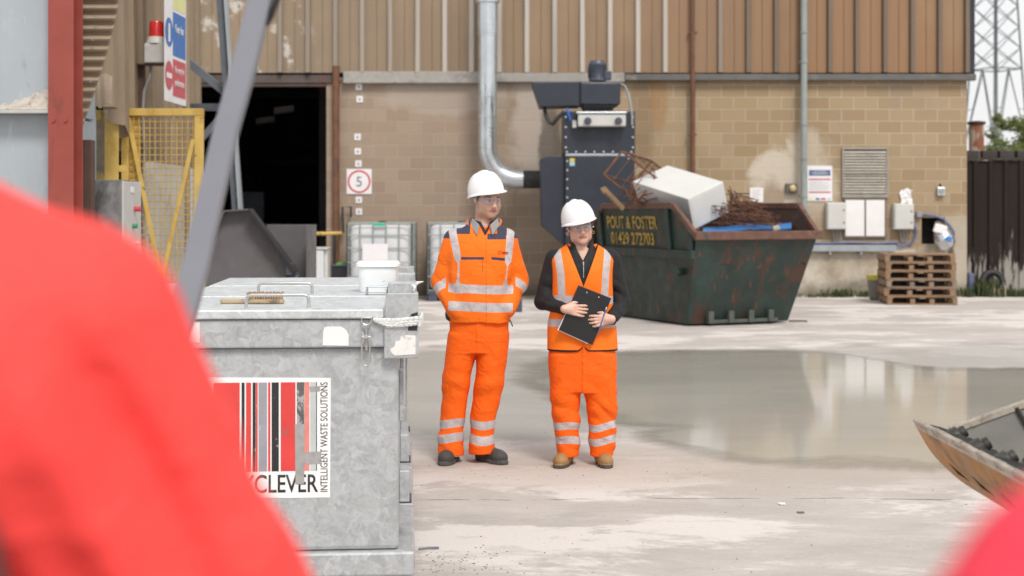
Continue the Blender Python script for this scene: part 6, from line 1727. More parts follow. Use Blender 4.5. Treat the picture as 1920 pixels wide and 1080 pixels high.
m_eye = M_('eye_white', (.62, .60, .58), .2, 0, .02); m_iris = M_('iris', (.045, .05, .05), .15, 0, .1)

def rotm(yaw=0, pitch=0, roll=0):
    """yaw: turns the face to the viewer's right, pitch: chin down, roll: top of the head to the viewer's left"""
    M = Matrix.Rotation(R(yaw), 3, 'Z') @ Matrix.Rotation(R(pitch), 3, 'X') @ Matrix.Rotation(R(-roll), 3, 'Y')
    return M

def head_shapes(Fd, c, Rm, sc=1.0, neck_to=None, neck_r=.058, female=False):
    Rn = np.array(Rm)
    def L(p): return np.array(c) + Rn @ (np.array(p)*sc)
    E = lambda p, r, k=.02, op='add': Fd.ell(L(p), np.array(r)*sc, k*sc, Rn, op)
    E((0, .012, .035), (.076, .094, .088)); E((0, -.015, -.028), (.066, .072, .070), .035); E((0, -.040, -.070), (.046 if not female else .041, .046, .040), .04)
    E((0, -.068, -.098), (.021, .018, .016), .028)                      # chin
    for s in (-1, 1):
        E((s*.040, -.052, -.030), (.024, .024, .024), .03)             # cheek
        E((s*.052, -.012, -.072), (.014, .035, .020), .03)             # jaw angle
        E((s*.031, -.092, .004), (.019, .014, .012), .014, 'sub')      # eye socket
        E((s*.031, -.074, .002), (.0125, .0125, .0115), .006)           # lids
        E((s*.033, -.082, .024), (.023, .010, .007), .012)             # brow ridge
        E((s*.078, .012, -.002), (.009, .019, .031), .010)             # ear
        E((s*.086, .008, .0), (.005, .009, .017), .005, 'sub')
        E((s*.010, -.098, -.036), (.0085, .010, .0075), .008)           # nostril wing
    E((0, -.086, .012), (.011, .012, .018), .016); Fd.cap(L((0, -.088, .006)), L((0, -.108, -.032)), .0085*sc, .0115*sc, .010*sc)
    E((0, -.108, -.033), (.0115, .010, .009), .008)
    E((0, -.085, -.0585), (.026, .010, .0052), .006); E((0, -.084, -.0680), (.022, .010, .0058), .006)      # lips
    Fd.ell(L((0, -.099, -.0632)), np.array((.021, .006, .0012))*sc, .003, Rn, 'sub')
    if neck_to is not None: Fd.cap(L((0, .022, -.06)), neck_to, neck_r*.98, neck_r*1.08, .03)
    return L
def head_attrs(c, Rm, sc, female=False):
    Rn = np.array(Rm); C = np.array(c)
    def loc(V): return (V - C) @ Rn / sc
    def g(q, c0, r): return np.exp(-(((q - np.array(c0))/np.array(r))**2).sum(1))
    def blush(V):
        q = loc(V); return np.clip(g(q, (-.045, -.07, -.03), (.025, .03, .022)) + g(q, (.045, -.07, -.03), (.025, .03, .022)) + .9*g(q, (0, -.11, -.035), (.018, .02, .015)) + .7*g(q, (.08, .01, 0), (.02, .03, .04)) + .7*g(q, (-.08, .01, 0), (.02, .03, .04)) + .4*g(q, (0, -.08, -.1), (.03, .03, .02)), 0, 1)
    def lip(V): q = loc(V); return np.clip(1.5*np.exp(-((q[:, 0]/.0255)**4 + ((q[:, 2]+.0632)/.0095)**4)) * (q[:, 1] < -.06), 0, 1)
    def brow(V):
        q = loc(V); r = 0
        for s in (-1, 1): r = r + np.exp(-(((q[:, 0]-s*.034)/.021)**4 + ((q[:, 2]-.026 + .12*np.abs(np.abs(q[:, 0])-.034))/(.0055 if not female else .004))**2)) * (q[:, 1] < -.04)
        r = r + .75*sum(np.exp(-(((q[:, 0]-s*.031)/.016)**4 + ((q[:, 2]-.009)/.0035)**2)) * (q[:, 1] < -.05) for s in (-1, 1))
        return np.clip(r, 0, 1)
    def stub(V):
        q = loc(V)
        if female: return np.zeros(len(V))
        jaw = 1/(1 + np.exp((q[:, 2] + .055 - .35*np.abs(q[:, 0]))/.008)) * (q[:, 1] < .03) * (q[:, 2] > -.125)
        side = np.exp(-((np.abs(q[:, 0])-.072)/.02)**2 - ((q[:, 1]+.005)/.016)**2) * (q[:, 2] > -.06)
        return np.clip(jaw*.8 + side, 0, 1)
    return {'blush': blush, 'lip': lip, 'brow': brow, 'stubble': stub}

def headgear(root, c, Rm, sc, xf, hpitch=-6, hroll=0, female=False, glasses='clear'):
    """helmet, glasses, eyes, hair: children of the person"""
    RH = Rm @ Matrix.Rotation(R(hpitch), 3, 'X') @ Matrix.Rotation(R(-hroll), 3, 'Y')
    C = Vector(c)
    T4 = xf
    def HM(): 
        b = MB(); b.M = T4 @ Matrix.Translation(C) @ RH.to_4x4() @ Matrix.Scale(sc, 4); return b
    def LM():
        b = MB(); b.M = T4 @ Matrix.Translation(C) @ Rm.to_4x4() @ Matrix.Scale(sc, 4); return b
    # shell
    n = 72; nr = 18; vs = []; z0 = .040
    def rim(a):
        ca, sa = math.cos(a), math.sin(a)                       # a = -90 deg is the front
        front = max(0, -sa)
        return (.113*ca, .006 + .138*sa), .006 + .030*front**2.2 + .010*max(0, sa)**3
    for i in range(nr + 1):
        f = i/nr
        for j in range(n):
            a = 2*math.pi*j/n; (rx, ry), _ = rim(a)
            ang = f*math.pi/2; cr = math.cos(ang)**.80; z = z0 + .142*math.sin(ang)**.95
            x, y = rx*cr, .006 + (ry - .006)*cr
            ridge = .0075*max(0, 1 - (abs(x)/.020)**4) * max(0, math.sin(ang))**.8 * (1 if abs(x) < .02 else 0)
            side = .003*max(0, 1 - ((abs(x) - .052)/.010)**2) * max(0, math.sin(ang) - .15)
            vs.append((x, y, z + ridge + side))
    fs = [(i*n+j, i*n+(j+1) % n, (i+1)*n+(j+1) % n, (i+1)*n+j) for i in range(nr) for j in range(n)]
    b = HM(); b.add(vs, fs)
    # brim: outer lip
    vs = []
    for k in range(6):
        for j in range(n):
            a = 2*math.pi*j/n; (rx, ry), w = rim(a); l = math.hypot(rx, ry - .006); ux, uy = rx/l, (ry-.006)/l; fr = max(0, -math.sin(a))
            o = (0, .5*w, w, w, .4*w, -.004)[k]; z = z0 + (.003, -.001, -.004, -.011, -.012, -.012)[k] - .010*fr**2*min(1, o/.03)
            vs.append((rx + ux*o, ry + uy*o, z))
    b.add(vs, [(k*n+(j+1) % n, k*n+j, (k+1)*n+j, (k+1)*n+(j+1) % n) for k in range(5) for j in range(n)])
    hm = build(b, 'helmet', m_helmet, root, smooth=False)
    hm.data.shade_smooth(); hm.data.set_sharp_from_angle(angle=R(60))
    b = HM(); vs = []
    for k in range(3):
        for j in range(n):
            a = 2*math.pi*j/n; (rx, ry), w = rim(a); s = (.965, .945, .0)[k]; vs.append((rx*s, .006 + (ry-.006)*s, z0 + (-.010, .01, .10)[k]))
    b.add(vs, [(k*n+(j+1) % n, k*n+j, (k+1)*n+j, (k+1)*n+(j+1) % n)[::-1] for k in range(2) for j in range(n)]); build(b, 'helmet_lining', m_palebox, hm)
    # glasses
    b = LM(); nu, nv = 44, 8
    def gl(u, v):
        a = R(-82 + 164*u); x = .079*math.sin(a); y = -.108*math.cos(a)**.8 + .004 if math.cos(a) > 0 else 0
        top = .020 - .004*abs(math.sin(a))**2; bot = -.027 + .012*abs(math.sin(a))**3 + .020*math.exp(-(x/.011)**2)
        return (x, y, bot + (top-bot)*v)
    b.grid(gl, nu, nv); g_ = build(b, 'safety_glasses', m_lens, root, solid=.0022); g_.data.shade_smooth()
    b = LM(); b.tube([gl(u/20, 1) for u in range(21)], .0016, 6)
    b.tube([gl(u/30, 0) for u in range(31)], .0009, 5)
    build(b, 'brow_bar', m_lens if not female else M_('smoky_frame', (.22, .24, .26), .3), g_)
    b = LM()
    for s in (-1, 1): b.tube([(s*.079, -.012, .014), (s*.083, .0, .014), (s*.084, .03, .004)], .0024, 6)
    build(b, 'temple', m_lens if not female else M_('smoky_frame', (.22, .24, .26), .3), g_)
    # eyes
    b = LM()
    for s in (-1, 1): b.lathe([(.0005, -.0112), (.006, -.0095), (.0098, -.0055), (.0113, 0), (.0098, .0055), (.006, .0095), (.0005, .0112)], (s*.031, -.0755, .0015), 14)
    e = build(b, 'eyes', m_eye, root, smooth=True)
    b = LM(); 
    for s in (-1, 1): b.tube([(s*.031 + .001, -.0845, .0015), (s*.031 + .001, -.0872, .0015)], [.0058, .0050], 12)
    build(b, 'iris', m_iris, e)
    # hair
    Fh = Field(np.arange(-.1, .1, .004), np.arange(-.1, .13, .004), np.arange(-.09, .12, .004))
    Fh.ell((0, .017, .030), (.0805, .0955, .092)); Fh.ell((0, -.085, -.03), (.10, .072, .15), .004, op='sub')
    Fh.put(lambda X, Y, Z: Z + (.052 if not female else .06) - .5*np.abs(Y - .05), (-1, -1, -1), (1, 1, 1), .01, 'sub')
    for s in (-1, 1): Fh.ell((s*.082, .012, -.006), (.012, .018, .03), .004, op='sub'); Fh.ell((s*.0765, -.016, .012), (.0035, .012, .030 if not female else .034), .004)
    if female: Fh.ell((0, .11, -.01), (.035, .03, .035), .02)
    X4 = T4 @ Matrix.Translation(C) @ Rm.to_4x4() @ Matrix.Scale(sc, 4)
    field_object(Fh, 'hair', m_hair, root, xf=X4)
    b = LM()
    for s in (-1, 1): b.lathe([(.001, -.006), (.005, -.004), (.006, 0), (.005, .004), (.001, .006)], (s*.088, .002, -.006), 10)
    build(b, 'ear_plug', m_white_plastic, root, smooth=True)
    if female:
        b = LM()
        for s in (-1, 1): b.tube([(s*.084 + .009*math.cos(a), .004, -.044 + .010*math.sin(a)) for a in [2*math.pi*k/14 for k in range(14)]], .0022, 6, closed=True)
        build(b, 'earring', m_gold, root)

def boot(root, p, yaw, sc, m_up, m_so, xf, pitch=0):
    """p = heel-centre on the ground, yaw 0 = toes to the viewer"""
    Fb = Field(np.arange(-.075, .075, .0045), np.arange(-.24, .12, .0045), np.arange(-.006, .22, .0045))
    Fb.ell((0, .015, .06), (.040, .055, .055)); Fb.cap((0, .02, .06), (0, .02, .2), .046, .052, .03); Fb.cap((0, -.02, .065), (0, -.12, .045), .044, .042, .03)
    Fb.ell((.004, -.145, .042), (.049, .055, .040), .03); Fb.ell((0, -.02, .03), (.042, .10, .03), .03)
    sole = lambda X, Y, Z: np.maximum((((np.abs(X-.002)/(.047 + .006*(Y < -.09)))**2.6 + (np.abs(Y+.063)/.142)**2.6)**(1/2.6) - 1)*.047, np.maximum(Z-.026, -Z))
    Fb.put(sole, (-.1, -.25, -.01), (.1, .12, .06), .004)
    Fb.put(lambda X, Y, Z: -Z + 0*X, (-1, -1, -1), (1, 1, 1), 0, 'sub') if False else None
    Fb.d = np.maximum(Fb.d, (-Fb.z)[None, None, :] + .001)
    Fb.disp(lambda X, Y, Z: np.where(Z > .05, .0022*np.sin(95*Y + 6*np.sin(50*X))*np.exp(-((Y+.06)/.05)**2), 0) - .0014*((Z < .024) & (np.sin(Y*210) > .2)))
    m = Matrix.Translation(Vector(p)) @ Matrix.Rotation(R(yaw), 4, 'Z') @ Matrix.Scale(sc, 4)
    o, V, Q = field_object(Fb, 'boot', [m_up, m_so], root, xf=xf @ m, smooth_it=1)
    zc = V[Q].mean(1)[:, 2]; o.data.polygons.foreach_set('material_index', (zc < .025).astype(np.int32))
    b = MB(); b.M = xf @ m
    for k in range(4):
        y = -.045 - .022*k; z = .108 - .013*k; b.tube([(-.026, y + .008, z - .012), (0, y - .002, z + .002), (.026, y - .008, z - .012)], .0028, 6)
    build(b, 'laces', m_black if m_up is m_greyboot else m_brushwood, o, smooth=True)

def seg_stripe(V, a, b, t0, t1, near):
    """signed distance to a band round the limb from a to b, between t0 and t1 metres from a"""
    a, b = np.array(a, float), np.array(b, float); L = np.linalg.norm(b-a); u = (b-a)/L
    t = (V-a) @ u; rad = np.linalg.norm((V-a) - np.outer(t, u), axis=1)
    s = np.minimum(t - t0, t1 - t); return np.where(rad < near, s, -1)

# ------------------------------------------------------------------ the man
def man():
    Zm = 9.07; O = Vector((PX(893, Zm), Zm, 0)); xf = Matrix.Translation(O)
    root_loc = O
    hc, Rm, sc = (.072, -.005, 1.672), rotm(27, 7, -1), 1.0
    # body: head, neck and the body the clothes cover, hands in the pockets
    zs = axis([(.05, 1.44, .012), (1.44, 1.82, .0034)])
    Fb = Field(axis([(-.30, -.03, .007), (-.03, .175, .0036), (.175, .34, .007)]), axis([(-.14, .12, .0040), (.12, .2, .006)]), zs)
    head_shapes(Fb, hc, Rm, sc, (.045, .03, 1.47), .060)
    Fb.prof([(.72, .02, 0, .15, .09), (.95, .02, 0, .145, .09), (1.15, .025, .0, .14, .085), (1.35, .03, 0, .16, .09), (1.46, .035, .01, .12, .06), (1.50, .04, .02, .06, .05)], k=.03)
    shL, elL, wrL = (-.138, .01, 1.415), (-.214, .045, 1.15), (-.135, -.085, .98); shR, elR, wrR = (.190, .01, 1.415), (.264, .045, 1.15), (.20, -.085, .98)
    for sh, el, wr, tip in ((shL, elL, wrL, (-.09, -.10, .93)), (shR, elR, wrR, (.155, -.10, .93))):
        Fb.cap(sh, el, .046, .040, .03); Fb.cap(el, wr, .038, .028, .03); Fb.cap(wr, tip, .030, .026, .02)
    for q in (((-.075, 0, .78), (-.12, 0, .45), (-.155, .01, .08)), ((.10, 0, .78), (.09, 0, .45), (.045, .01, .08))):
        Fb.cap(q[0], q[1], .072, .055, .03); Fb.cap(q[1], q[2], .052, .04, .03)
    at = head_attrs(hc, Rm, sc)
    V, Q = Fb.mesh()
    body, _, _ = field_object(Fb, 'person', m_skin, None, at, xf)
    body.data.transform(Matrix.Translation(-O)); body.location = O
    props(body, 'man in white helmet and orange hi-vis jacket and trousers standing with hands in pockets', 'person')
    headgear(body, hc, Rm, sc, xf, hpitch=-13, hroll=9)
    # trousers
    Ft = Field(np.arange(-.32, .30, .006), np.arange(-.20, .20, .006), np.arange(.03, 1.0, .006))
    Ft.prof([(.70, .013, .0, .175, .118), (.78, .014, .0, .186, .125), (.90, .018, 0, .19, .125), (.98, .02, 0, .18, .12)], 2.4, .03)
    Ft.prof([(.052, -.166, .0, .081, .093), (.10, -.166, .0, .080, .092), (.18, -.160, 0, .077, .088), (.27, -.150, .0, .079, .088), (.40, -.138, .0, .083, .090), (.517, -.128, -.008, .088, .098), (.64, -.108, -.004, .094, .108), (.74, -.088, 0, .099, .118), (.82, -.078, 0, .10, .118)], 2.2, .018)
    Ft.prof([(.060, .037, -.005, .079, .094), (.10, .037, -.005, .078, .092), (.18, .038, 0, .077, .088), (.27, .041, .0, .083, .088), (.40, .064, .0, .088, .092), (.517, .087, -.008, .094, .100), (.64, .098, -.004, .096, .110), (.74, .106, 0, .099, .118), (.82, .105, 0, .10, .118)], 2.2, .018)
    w1, w2 = wrinkle(3, .006, 20, 8, 9), wrinkle(5, .0085, 26, 9, 12)
    Ft.disp(lambda X, Y, Z: w1(X, Y, Z)*np.clip(1.1-Z, .3, 1) + w2(X, Y, Z)*(np.exp(-((Z-.50)/.10)**2)*.8 + np.exp(-((Z-.16)/.12)**2)*.75) - .006*np.exp(-((X-.012)/.008)**2)*(Y < 0)*np.clip((Z-.72)/.05, 0, 1))
    def tr_refl(V):
        z = V[:, 2] + .010*np.sin(V[:, 0]*22 + 1) + np.where(V[:, 0] > -.06, .10*(V[:, 0]-.04), .0)
        s = np.where(V[:, 0] > -.06, .006, 0)
        return np.maximum(np.minimum(z - .222, .276 - z), np.minimum(z - .131 + s, .187 - s - z))
    field_object(Ft, 'trousers', m_orange_tr, body, {'refl': tr_refl, 'dark': lambda V: -np.ones(len(V)), 'piping': lambda V: .004 - np.hypot(V[:, 0] + .205, V[:, 2] - .075) - .0*V[:, 0]}, xf)
    # white lining showing at one hem
    b = MB(); b.M = xf; b.tube([(-.166 + .080*math.cos(a), .088*math.sin(a), .055 - .012*math.cos(a)) for a in [2*math.pi*k/24 for k in range(24)]], .006, 6, closed=True); build(b, 'hem_lining', m_paper, body, smooth=True)
    # jacket
    Fj = Field(np.arange(-.36, .40, .0058), np.arange(-.23, .2, .0058), np.arange(.86, 1.60, .0058))
    Fj.prof([(.895, .022, -.005, .196, .138), (.97, .024, -.006, .198, .142), (1.09, .028, -.008, .192, .142), (1.22, .030, -.006, .190, .142), (1.34, .032, 0, .200, .140), (1.42, .034, .008, .180, .122), (1.475, .037, .014, .140, .100), (1.515, .04, .02, .10, .082), (1.54, .042, .022, .072, .07)], 2.5, .03)
    Fj.cap(shL, elL, .072, .068, .045); Fj.cap(elL, wrL, .068, .054, .03); Fj.cap(shR, elR, .072, .068, .045); Fj.cap(elR, wrR, .068, .054, .03)
    w1, w2 = wrinkle(12, .006, 15, 7, 8), wrinkle(15, .011, 30, 10, 14)
    Fj.disp(lambda X, Y, Z: w1(X, Y, Z)*np.clip((1.5-Z)*4, 0, 1) + w2(X, Y, Z)*(np.exp(-((np.abs(X-.03)-.25)/.05)**2 - ((Z-1.15)/.12)**2)*.95 + .45*np.exp(-((Z-.93)/.06)**2)) - .003*np.exp(-((X-.066)/.004)**2)*(Y < -.02)
            - .010*np.exp(-((np.abs(X-.03)-.185)/.022)**2 - ((Z-1.24)/.10)**2))
    Fj.ell((.05, -.005, 1.545), (.066, .075, .055), .01, op='sub')
    # V opening at the throat
    Fj.put(lambda X, Y, Z: np.maximum(np.abs(X-.058) - np.maximum(0, (Z-1.44))*.55, Y + .05), (-.1, -.3, 1.40), (.25, .0, 1.62), .004, 'sub')
    def j_refl(V):
        x, y, z = V.T; arm = np.zeros(len(V)) - 1
        tor = (np.abs(x-.03) < .205)
        zc = z + .006*np.sin(x*9)
        h = np.maximum(np.minimum(zc - 1.080, 1.134 - zc), np.minimum(zc - .966, 1.024 - zc)); h = np.where(tor & ((y < .2)), h, -1)
        xl = np.interp(z, [1.08, 1.13, 1.25, 1.32, 1.47], [-.115, -.112, -.108, -.118, -.150]); wl = np.interp(z, [1.08, 1.12, 1.17, 1.27, 1.30, 1.5], [.034, .022, .007, .006, .023, .026])
        xr = np.interp(z, [1.08, 1.13, 1.25, 1.32, 1.47], [.185, .185, .200, .208, .220]); wr = np.interp(z, [1.08, 1.22, 1.30, 1.5], [.024, .012, .020, .024]); wr = np.interp(z, [1.08, 1.12, 1.17, 1.25, 1.28, 1.5], [.030, .018, .004, .003, .021, .025])
        v = np.where((z > 1.08), np.maximum(wl - np.abs(x-xl), wr - np.abs(x-xr)), -1)
        a = np.maximum(seg_stripe(V, elL, wrL, .035, .095, .10), seg_stripe(V, elR, wrR, .03, .085, .10))
        out = np.where(x < -.19, seg_stripe(V, elL, wrL, .035, .095, .11), np.where(x > .248, seg_stripe(V, elR, wrR, .03, .085, .11), np.maximum(h, v)))
        return out
    def j_dark(V):
        x, y, z = V.T
        sh = np.minimum(z - 1.452 + .10*np.maximum(0, x-.12), np.minimum(.0, 1)*0 + 1)
        sh = np.where((x < -.125) | (x > .195), np.minimum(z - 1.425, 1), sh)
        sh = np.where(np.abs(x-.05) < .085, -1, sh)
        l1 = np.minimum(np.minimum(z - 1.292, 1.309 - z), np.minimum(x + .10, .052 - x)); l2 = np.minimum(np.minimum(z - 1.290, 1.308 - z) , np.minimum(x - .098, .225 - x))
        l2 = np.minimum(np.minimum(z + .10*(x-.1) - 1.292, 1.310 - z - .10*(x-.1)), np.minimum(x - .098, .225 - x))
        flap = np.minimum(np.minimum(z - 1.418, 1.455 - z), np.minimum(x - .072, .19 - x))
        fr = np.where(y < .0, np.maximum(np.maximum(l1, l2), flap), -1)
        arm = np.where(np.abs(x-.03) > .215, -1, 0)
        pk = np.where((x < -.150) & (y < .1), np.minimum(np.minimum(z - .905, .975 - z), -.150 - x), -1)
        return np.maximum(np.maximum(np.where(z > 1.40, sh, -1), fr), -1)
    def j_pip(V):
        x, y, z = V.T; zp = np.minimum(np.minimum(z - 1.215, 1.292 - z), .0016 - np.abs(x - .043))
        seam = np.where((y < -.03), np.minimum(.0013 - np.abs(x - .067), 1.43 - z), -1)
        return np.where(y < 0, np.maximum(zp, seam), -1)
    jk, jV, jQ = field_object(Fj, 'jacket', m_orange, body, {'refl': j_refl, 'dark': j_dark, 'piping': j_pip}, xf)
    # standing collar, open at the front, folded outwards
    b = MB(); b.M = xf
    def col(u, v):
        a = R(-90 + 26 + 308*u); op = math.cos(math.pi*u)**2
        r = .082 + .020*v + .010*op*v; x = .050 + r*1.02*math.cos(a); y = .018 + r*.98*math.sin(a)
        z = 1.455 + .105*v*(1 - .42*op**3) - .02*op + .045*(y - .0)*1.0
        return (x, y, z)
    b.grid(col, 48, 8); c_ = build(b, 'collar', m_orange, jk, solid=.007); c_.data.shade_smooth()
    for nm in ('refl', 'dark', 'piping'): attr(c_, nm, -np.ones(len(c_.data.vertices)))
    b = MB(); b.M = xf
    b.grid(lambda u, v: tuple(np.array(col(u, .08 + .90*v)) + np.array((-.0065*math.cos(R(-64 + 308*u)), -.0065*math.sin(R(-64 + 308*u)), .002))), 48, 8); q = build(b, 'collar_lining', m_greycollar, jk, solid=.006); q.data.shade_smooth()
    # folded collar wings in pale fleece either side of the throat
    b = MB(); b.M = xf
    for s in (-1, 1):
        def wing(u, v, s=s):
            x = .056 + s*(.034 + .044*u + .014*v); y = -.066 - .028*(1-u) + .045*u*u - .014*v; z = 1.522 + .030*u - .068*v*(1 - .35*u) - .012*(1-u)
            return (x, y, z)
        b.grid(wing, 10, 8)
    w_ = build(b, 'collar_wing', m_greycollar, jk, solid=.008); w_.data.shade_smooth()
    # shirt at the neck
    Fs = Field(np.arange(-.08, .18, .005), np.arange(-.12, .13, .005), np.arange(1.40, 1.57, .005))
    Fs.prof([(1.40, .045, .01, .085, .085), (1.46, .048, .012, .078, .080), (1.51, .052, .016, .069, .071), (1.545, .054, .018, .066, .066)], 2.1, .01); Fs.ell((.054, .004, 1.55), (.062, .062, .03), .006, op='sub')
    Fs.put(lambda X, Y, Z: np.maximum(np.abs(X-.060) - np.maximum(0, Z-1.475)*.55, Y + .02), (-.1, -.3, 1.4), (.25, .0, 1.62), .004, 'sub')
    field_object(Fs, 'shirt', m_navyfab, body, xf=xf)
    # small breast badge: a ring and two lines of print laid on the cloth
    bv = BVHTree.FromPolygons(jV.tolist(), jQ.tolist())
    def on(x, z): 
        h = bv.ray_cast(Vector((x, -.4, z)), Vector((0, 1, 0)))[0]; return Vector((x, (h.y if h else -.14) - .003, z))
    b = MB(); b.M = xf; b.tube([on(.150 + .009*math.cos(a), 1.362 - .025 + .009*math.sin(a)) for a in [2*math.pi*k/16 for k in range(16)]], .0016, 5, closed=True)
    for z, x0, x1, r_ in ((1.341, .165, .205, .0028), (1.332, .165, .200, .0022)): b.tube([on(x0 + (x1-x0)*k/8, z - .15*(x0 + (x1-x0)*k/8 - .165)) for k in range(9)], r_, 5)
    build(b, 'badge', M_('badge_red', (.50, .035, .02), .6), jk)
    # draw cord and pocket flap
    b = MB(); b.M = xf; b.tube([(.215, -.05, .905), (.225, -.055, .885), (.232, -.055, .865)], .0035, 6); build(b, 'draw_cord', m_black, jk)
    b = MB(); b.M = xf; b.add([(-.172, -.10, .985), (-.186, -.06, .985), (-.192, -.05, .915), (-.176, -.105, .905)], [(0, 1, 2, 3)]); 
    b.lathe([(.001, -.045), (.022, -.03), (.028, 0), (.022, .03), (.001, .045)], (-.168, -.075, .945), 14); build(b, 'pocket_flap', m_navyfab, jk, smooth=True)
    boot(body, (-.158, .03, 0), -14, 1.0, m_greyboot, m_sole_dark, xf); boot(body, (.055, .03, 0), 40, 1.0, m_greyboot, m_sole_dark, xf)
man()

# ------------------------------------------------------------------ the woman
def woman():
    Zw = 8.98; O = Vector((PX(1092, Zw), Zw, 0)); xf = Matrix.Translation(O)
    hc, Rm, sc = (-.015, -.01, 1.498), rotm(6, 4, 5), .93
    shL, elL, wrL = (-.172, .015, 1.295), (-.245, .045, 1.025), (-.118, -.150, .990); shR, elR, wrR = (.176, .015, 1.295), (.252, .045, 1.01), (.172, -.150, .925)
    xs = axis([(-.28, -.14, .006), (-.14, .19, .0030), (.19, .29, .006)]); ys = axis([(-.245, -.10, .0030), (-.10, .11, .0042), (.11, .16, .006)])
    zs = axis([(.05, .86, .016), (.86, 1.03, .0030), (1.03, 1.29, .010), (1.29, 1.64, .0036)])
    Fb = Field(xs, ys, zs)
    head_shapes(Fb, hc, Rm, sc, (-.005, .02, 1.29), .052, True)
    Fb.prof([(.66, 0, 0, .15, .09), (.85, 0, 0, .15, .09), (1.0, 0, 0, .125, .08), (1.2, 0, 0, .14, .09), (1.30, 0, .01, .12, .07), (1.355, 0, .015, .06, .05)], k=.03)
    for sh, el, wr in ((shL, elL, wrL), (shR, elR, wrR)): Fb.cap(sh, el, .040, .036, .03); Fb.cap(el, wr, .034, .024, .03)
    for q in (((-.09, 0, .72), (-.105, 0, .42), (-.10, .01, .08)), ((.09, 0, .72), (.125, 0, .42), (.125, .01, .08))): Fb.cap(q[0], q[1], .072, .055, .03); Fb.cap(q[1], q[2], .05, .04, .03)
    # hands: palm, four bent fingers of different lengths, thumb
    def hand(wr, pdir, up, front, lens, side):
        """pdir: from wrist to knuckles; up: from little finger to forefinger; front: the way the back of the hand faces"""
        w = np.array(wr); p = np.array(pdir, float); p /= np.linalg.norm(p); u = np.array(up, float); u -= p*(u @ p); u /= np.linalg.norm(u); f = np.array(front, float)
        kn = w + p*.070
        Fb.cap(w, w + p*.03, .021, .022, .012)
        for k in range(4): Fb.cap(w + p*.018 + u*(.010*(k-1.5)), kn + u*(.0172*(k-1.5)) - p*(.006 if k in (0,) else 0), .0125, .0108, .012)
        for k in range(4):
            b0 = kn + u*(.0172*(k-1.5)) - p*(.006 if k == 0 else 0); L = lens[k]; spread = u*(.003*(k-1.5))
            j1 = b0 + p*L*.46 + f*.006 + spread; j2 = j1 + p*L*.30 - f*.007 + spread*.5; j3 = j2 + p*L*.22 - f*.010
            Fb.cap(b0, j1, .0093, .0086, .0035); Fb.cap(j1, j2, .0086, .0079, .003); Fb.cap(j2, j3, .0078, .0066, .003)
        t0 = w + p*.022 + u*.022; t1 = t0 + p*.030 + u*.022 - f*.006; t2 = t1 + p*.026 + u*.004 - f*.012
        Fb.cap(t0, t1, .0125, .0102, .010); Fb.cap(t1, t2, .0098, .0078, .003)
    # board plane passes just behind the fingers: y about -.172
    hand((-.120, -.186, .992), (1, .03, -.10), (.1, 0, 1), (0, -1, 0), (.060, .070, .074, .066), 1)
    hand((.170, -.186, .930), (-1, .03, -.12), (-.1, 0, 1), (0, -1, 0), (.056, .066, .070, .062), -1)
    for wr, el, hw in ((wrL, elL, (-.120, -.186, .992)), (wrR, elR, (.170, -.186, .930))): Fb.cap(wr, hw, .024, .021, .02)
    body, _, _ = field_object(Fb, 'person', m_skin_f, None, head_attrs(hc, Rm, sc, True), xf, smooth_it=1)
    body.data.transform(Matrix.Translation(-O)); body.location = O
    props(body, 'woman in white helmet and orange hi-vis vest holding a black clipboard', 'person')
    headgear(body, hc, Rm, sc*1.02, xf, hpitch=-5, hroll=9, female=True)
    # trousers
    Ft = Field(np.arange(-.30, .30, .006), np.arange(-.20, .20, .006), np.arange(.03, .86, .006))
    Ft.prof([(.46, .0, 0, .2, .118), (.55, .0, .0, .207, .125), (.66, .0, .0, .212, .130), (.80, 0, 0, .205, .13), (.85, 0, 0, .19, .125)], 2.6, .02)
    Ft.prof([(.055, -.092, -.0, .072, .088), (.10, -.092, .0, .074, .088), (.18, -.096, .0, .074, .086), (.25, -.100, 0, .080, .09), (.32, -.106, 0, .084, .095), (.40, -.108, -.005, .095, .105), (.47, -.105, 0, .100, .112), (.56, -.104, 0, .106, .12), (.7, -.103, 0, .108, .125)], 2.3, .012)
    Ft.prof([(.055, .118, -.0, .074, .088), (.10, .122, .0, .078, .088), (.18, .126, .0, .084, .088), (.25, .128, 0, .086, .09), (.32, .128, 0, .092, .095), (.40, .116, -.005, .100, .105), (.47, .108, 0, .104, .112), (.56, .104, 0, .107, .12), (.7, .103, 0, .108, .125)], 2.3, .012)
    w1, w2 = wrinkle(23, .0045, 17, 8, 9), wrinkle(27, .0105, 30, 11, 17)
    Ft.disp(lambda X, Y, Z: w1(X, Y, Z) + w2(X, Y, Z)*(np.exp(-((Z-.33)/.12)**2) + .6*np.exp(-((Z-.12)/.07)**2)) - .010*np.exp(-(X/.007)**2)*np.clip((Z-.44)/.03, 0, 1)*(np.abs(Y) > .0))
    def refl(V):
        x, _, z = V.T; zz = z + .012*np.sin(x*24) + np.where(x < 0, .12*(-.1-x)*-1, -.03*(x-.12))
        return np.maximum(np.minimum(zz - .225, .270 - zz), np.minimum(zz - .135, .182 - zz))
    dots = lambda V: np.maximum(.005 - np.hypot(V[:, 0] + .13, V[:, 2] - .072), .005 - np.hypot(V[:, 0] - .165, V[:, 2] - .068))
    field_object(Ft, 'trousers', m_orange_tr, body, {'refl': refl, 'dark': lambda V: -np.ones(len(V)), 'piping': dots}, xf)
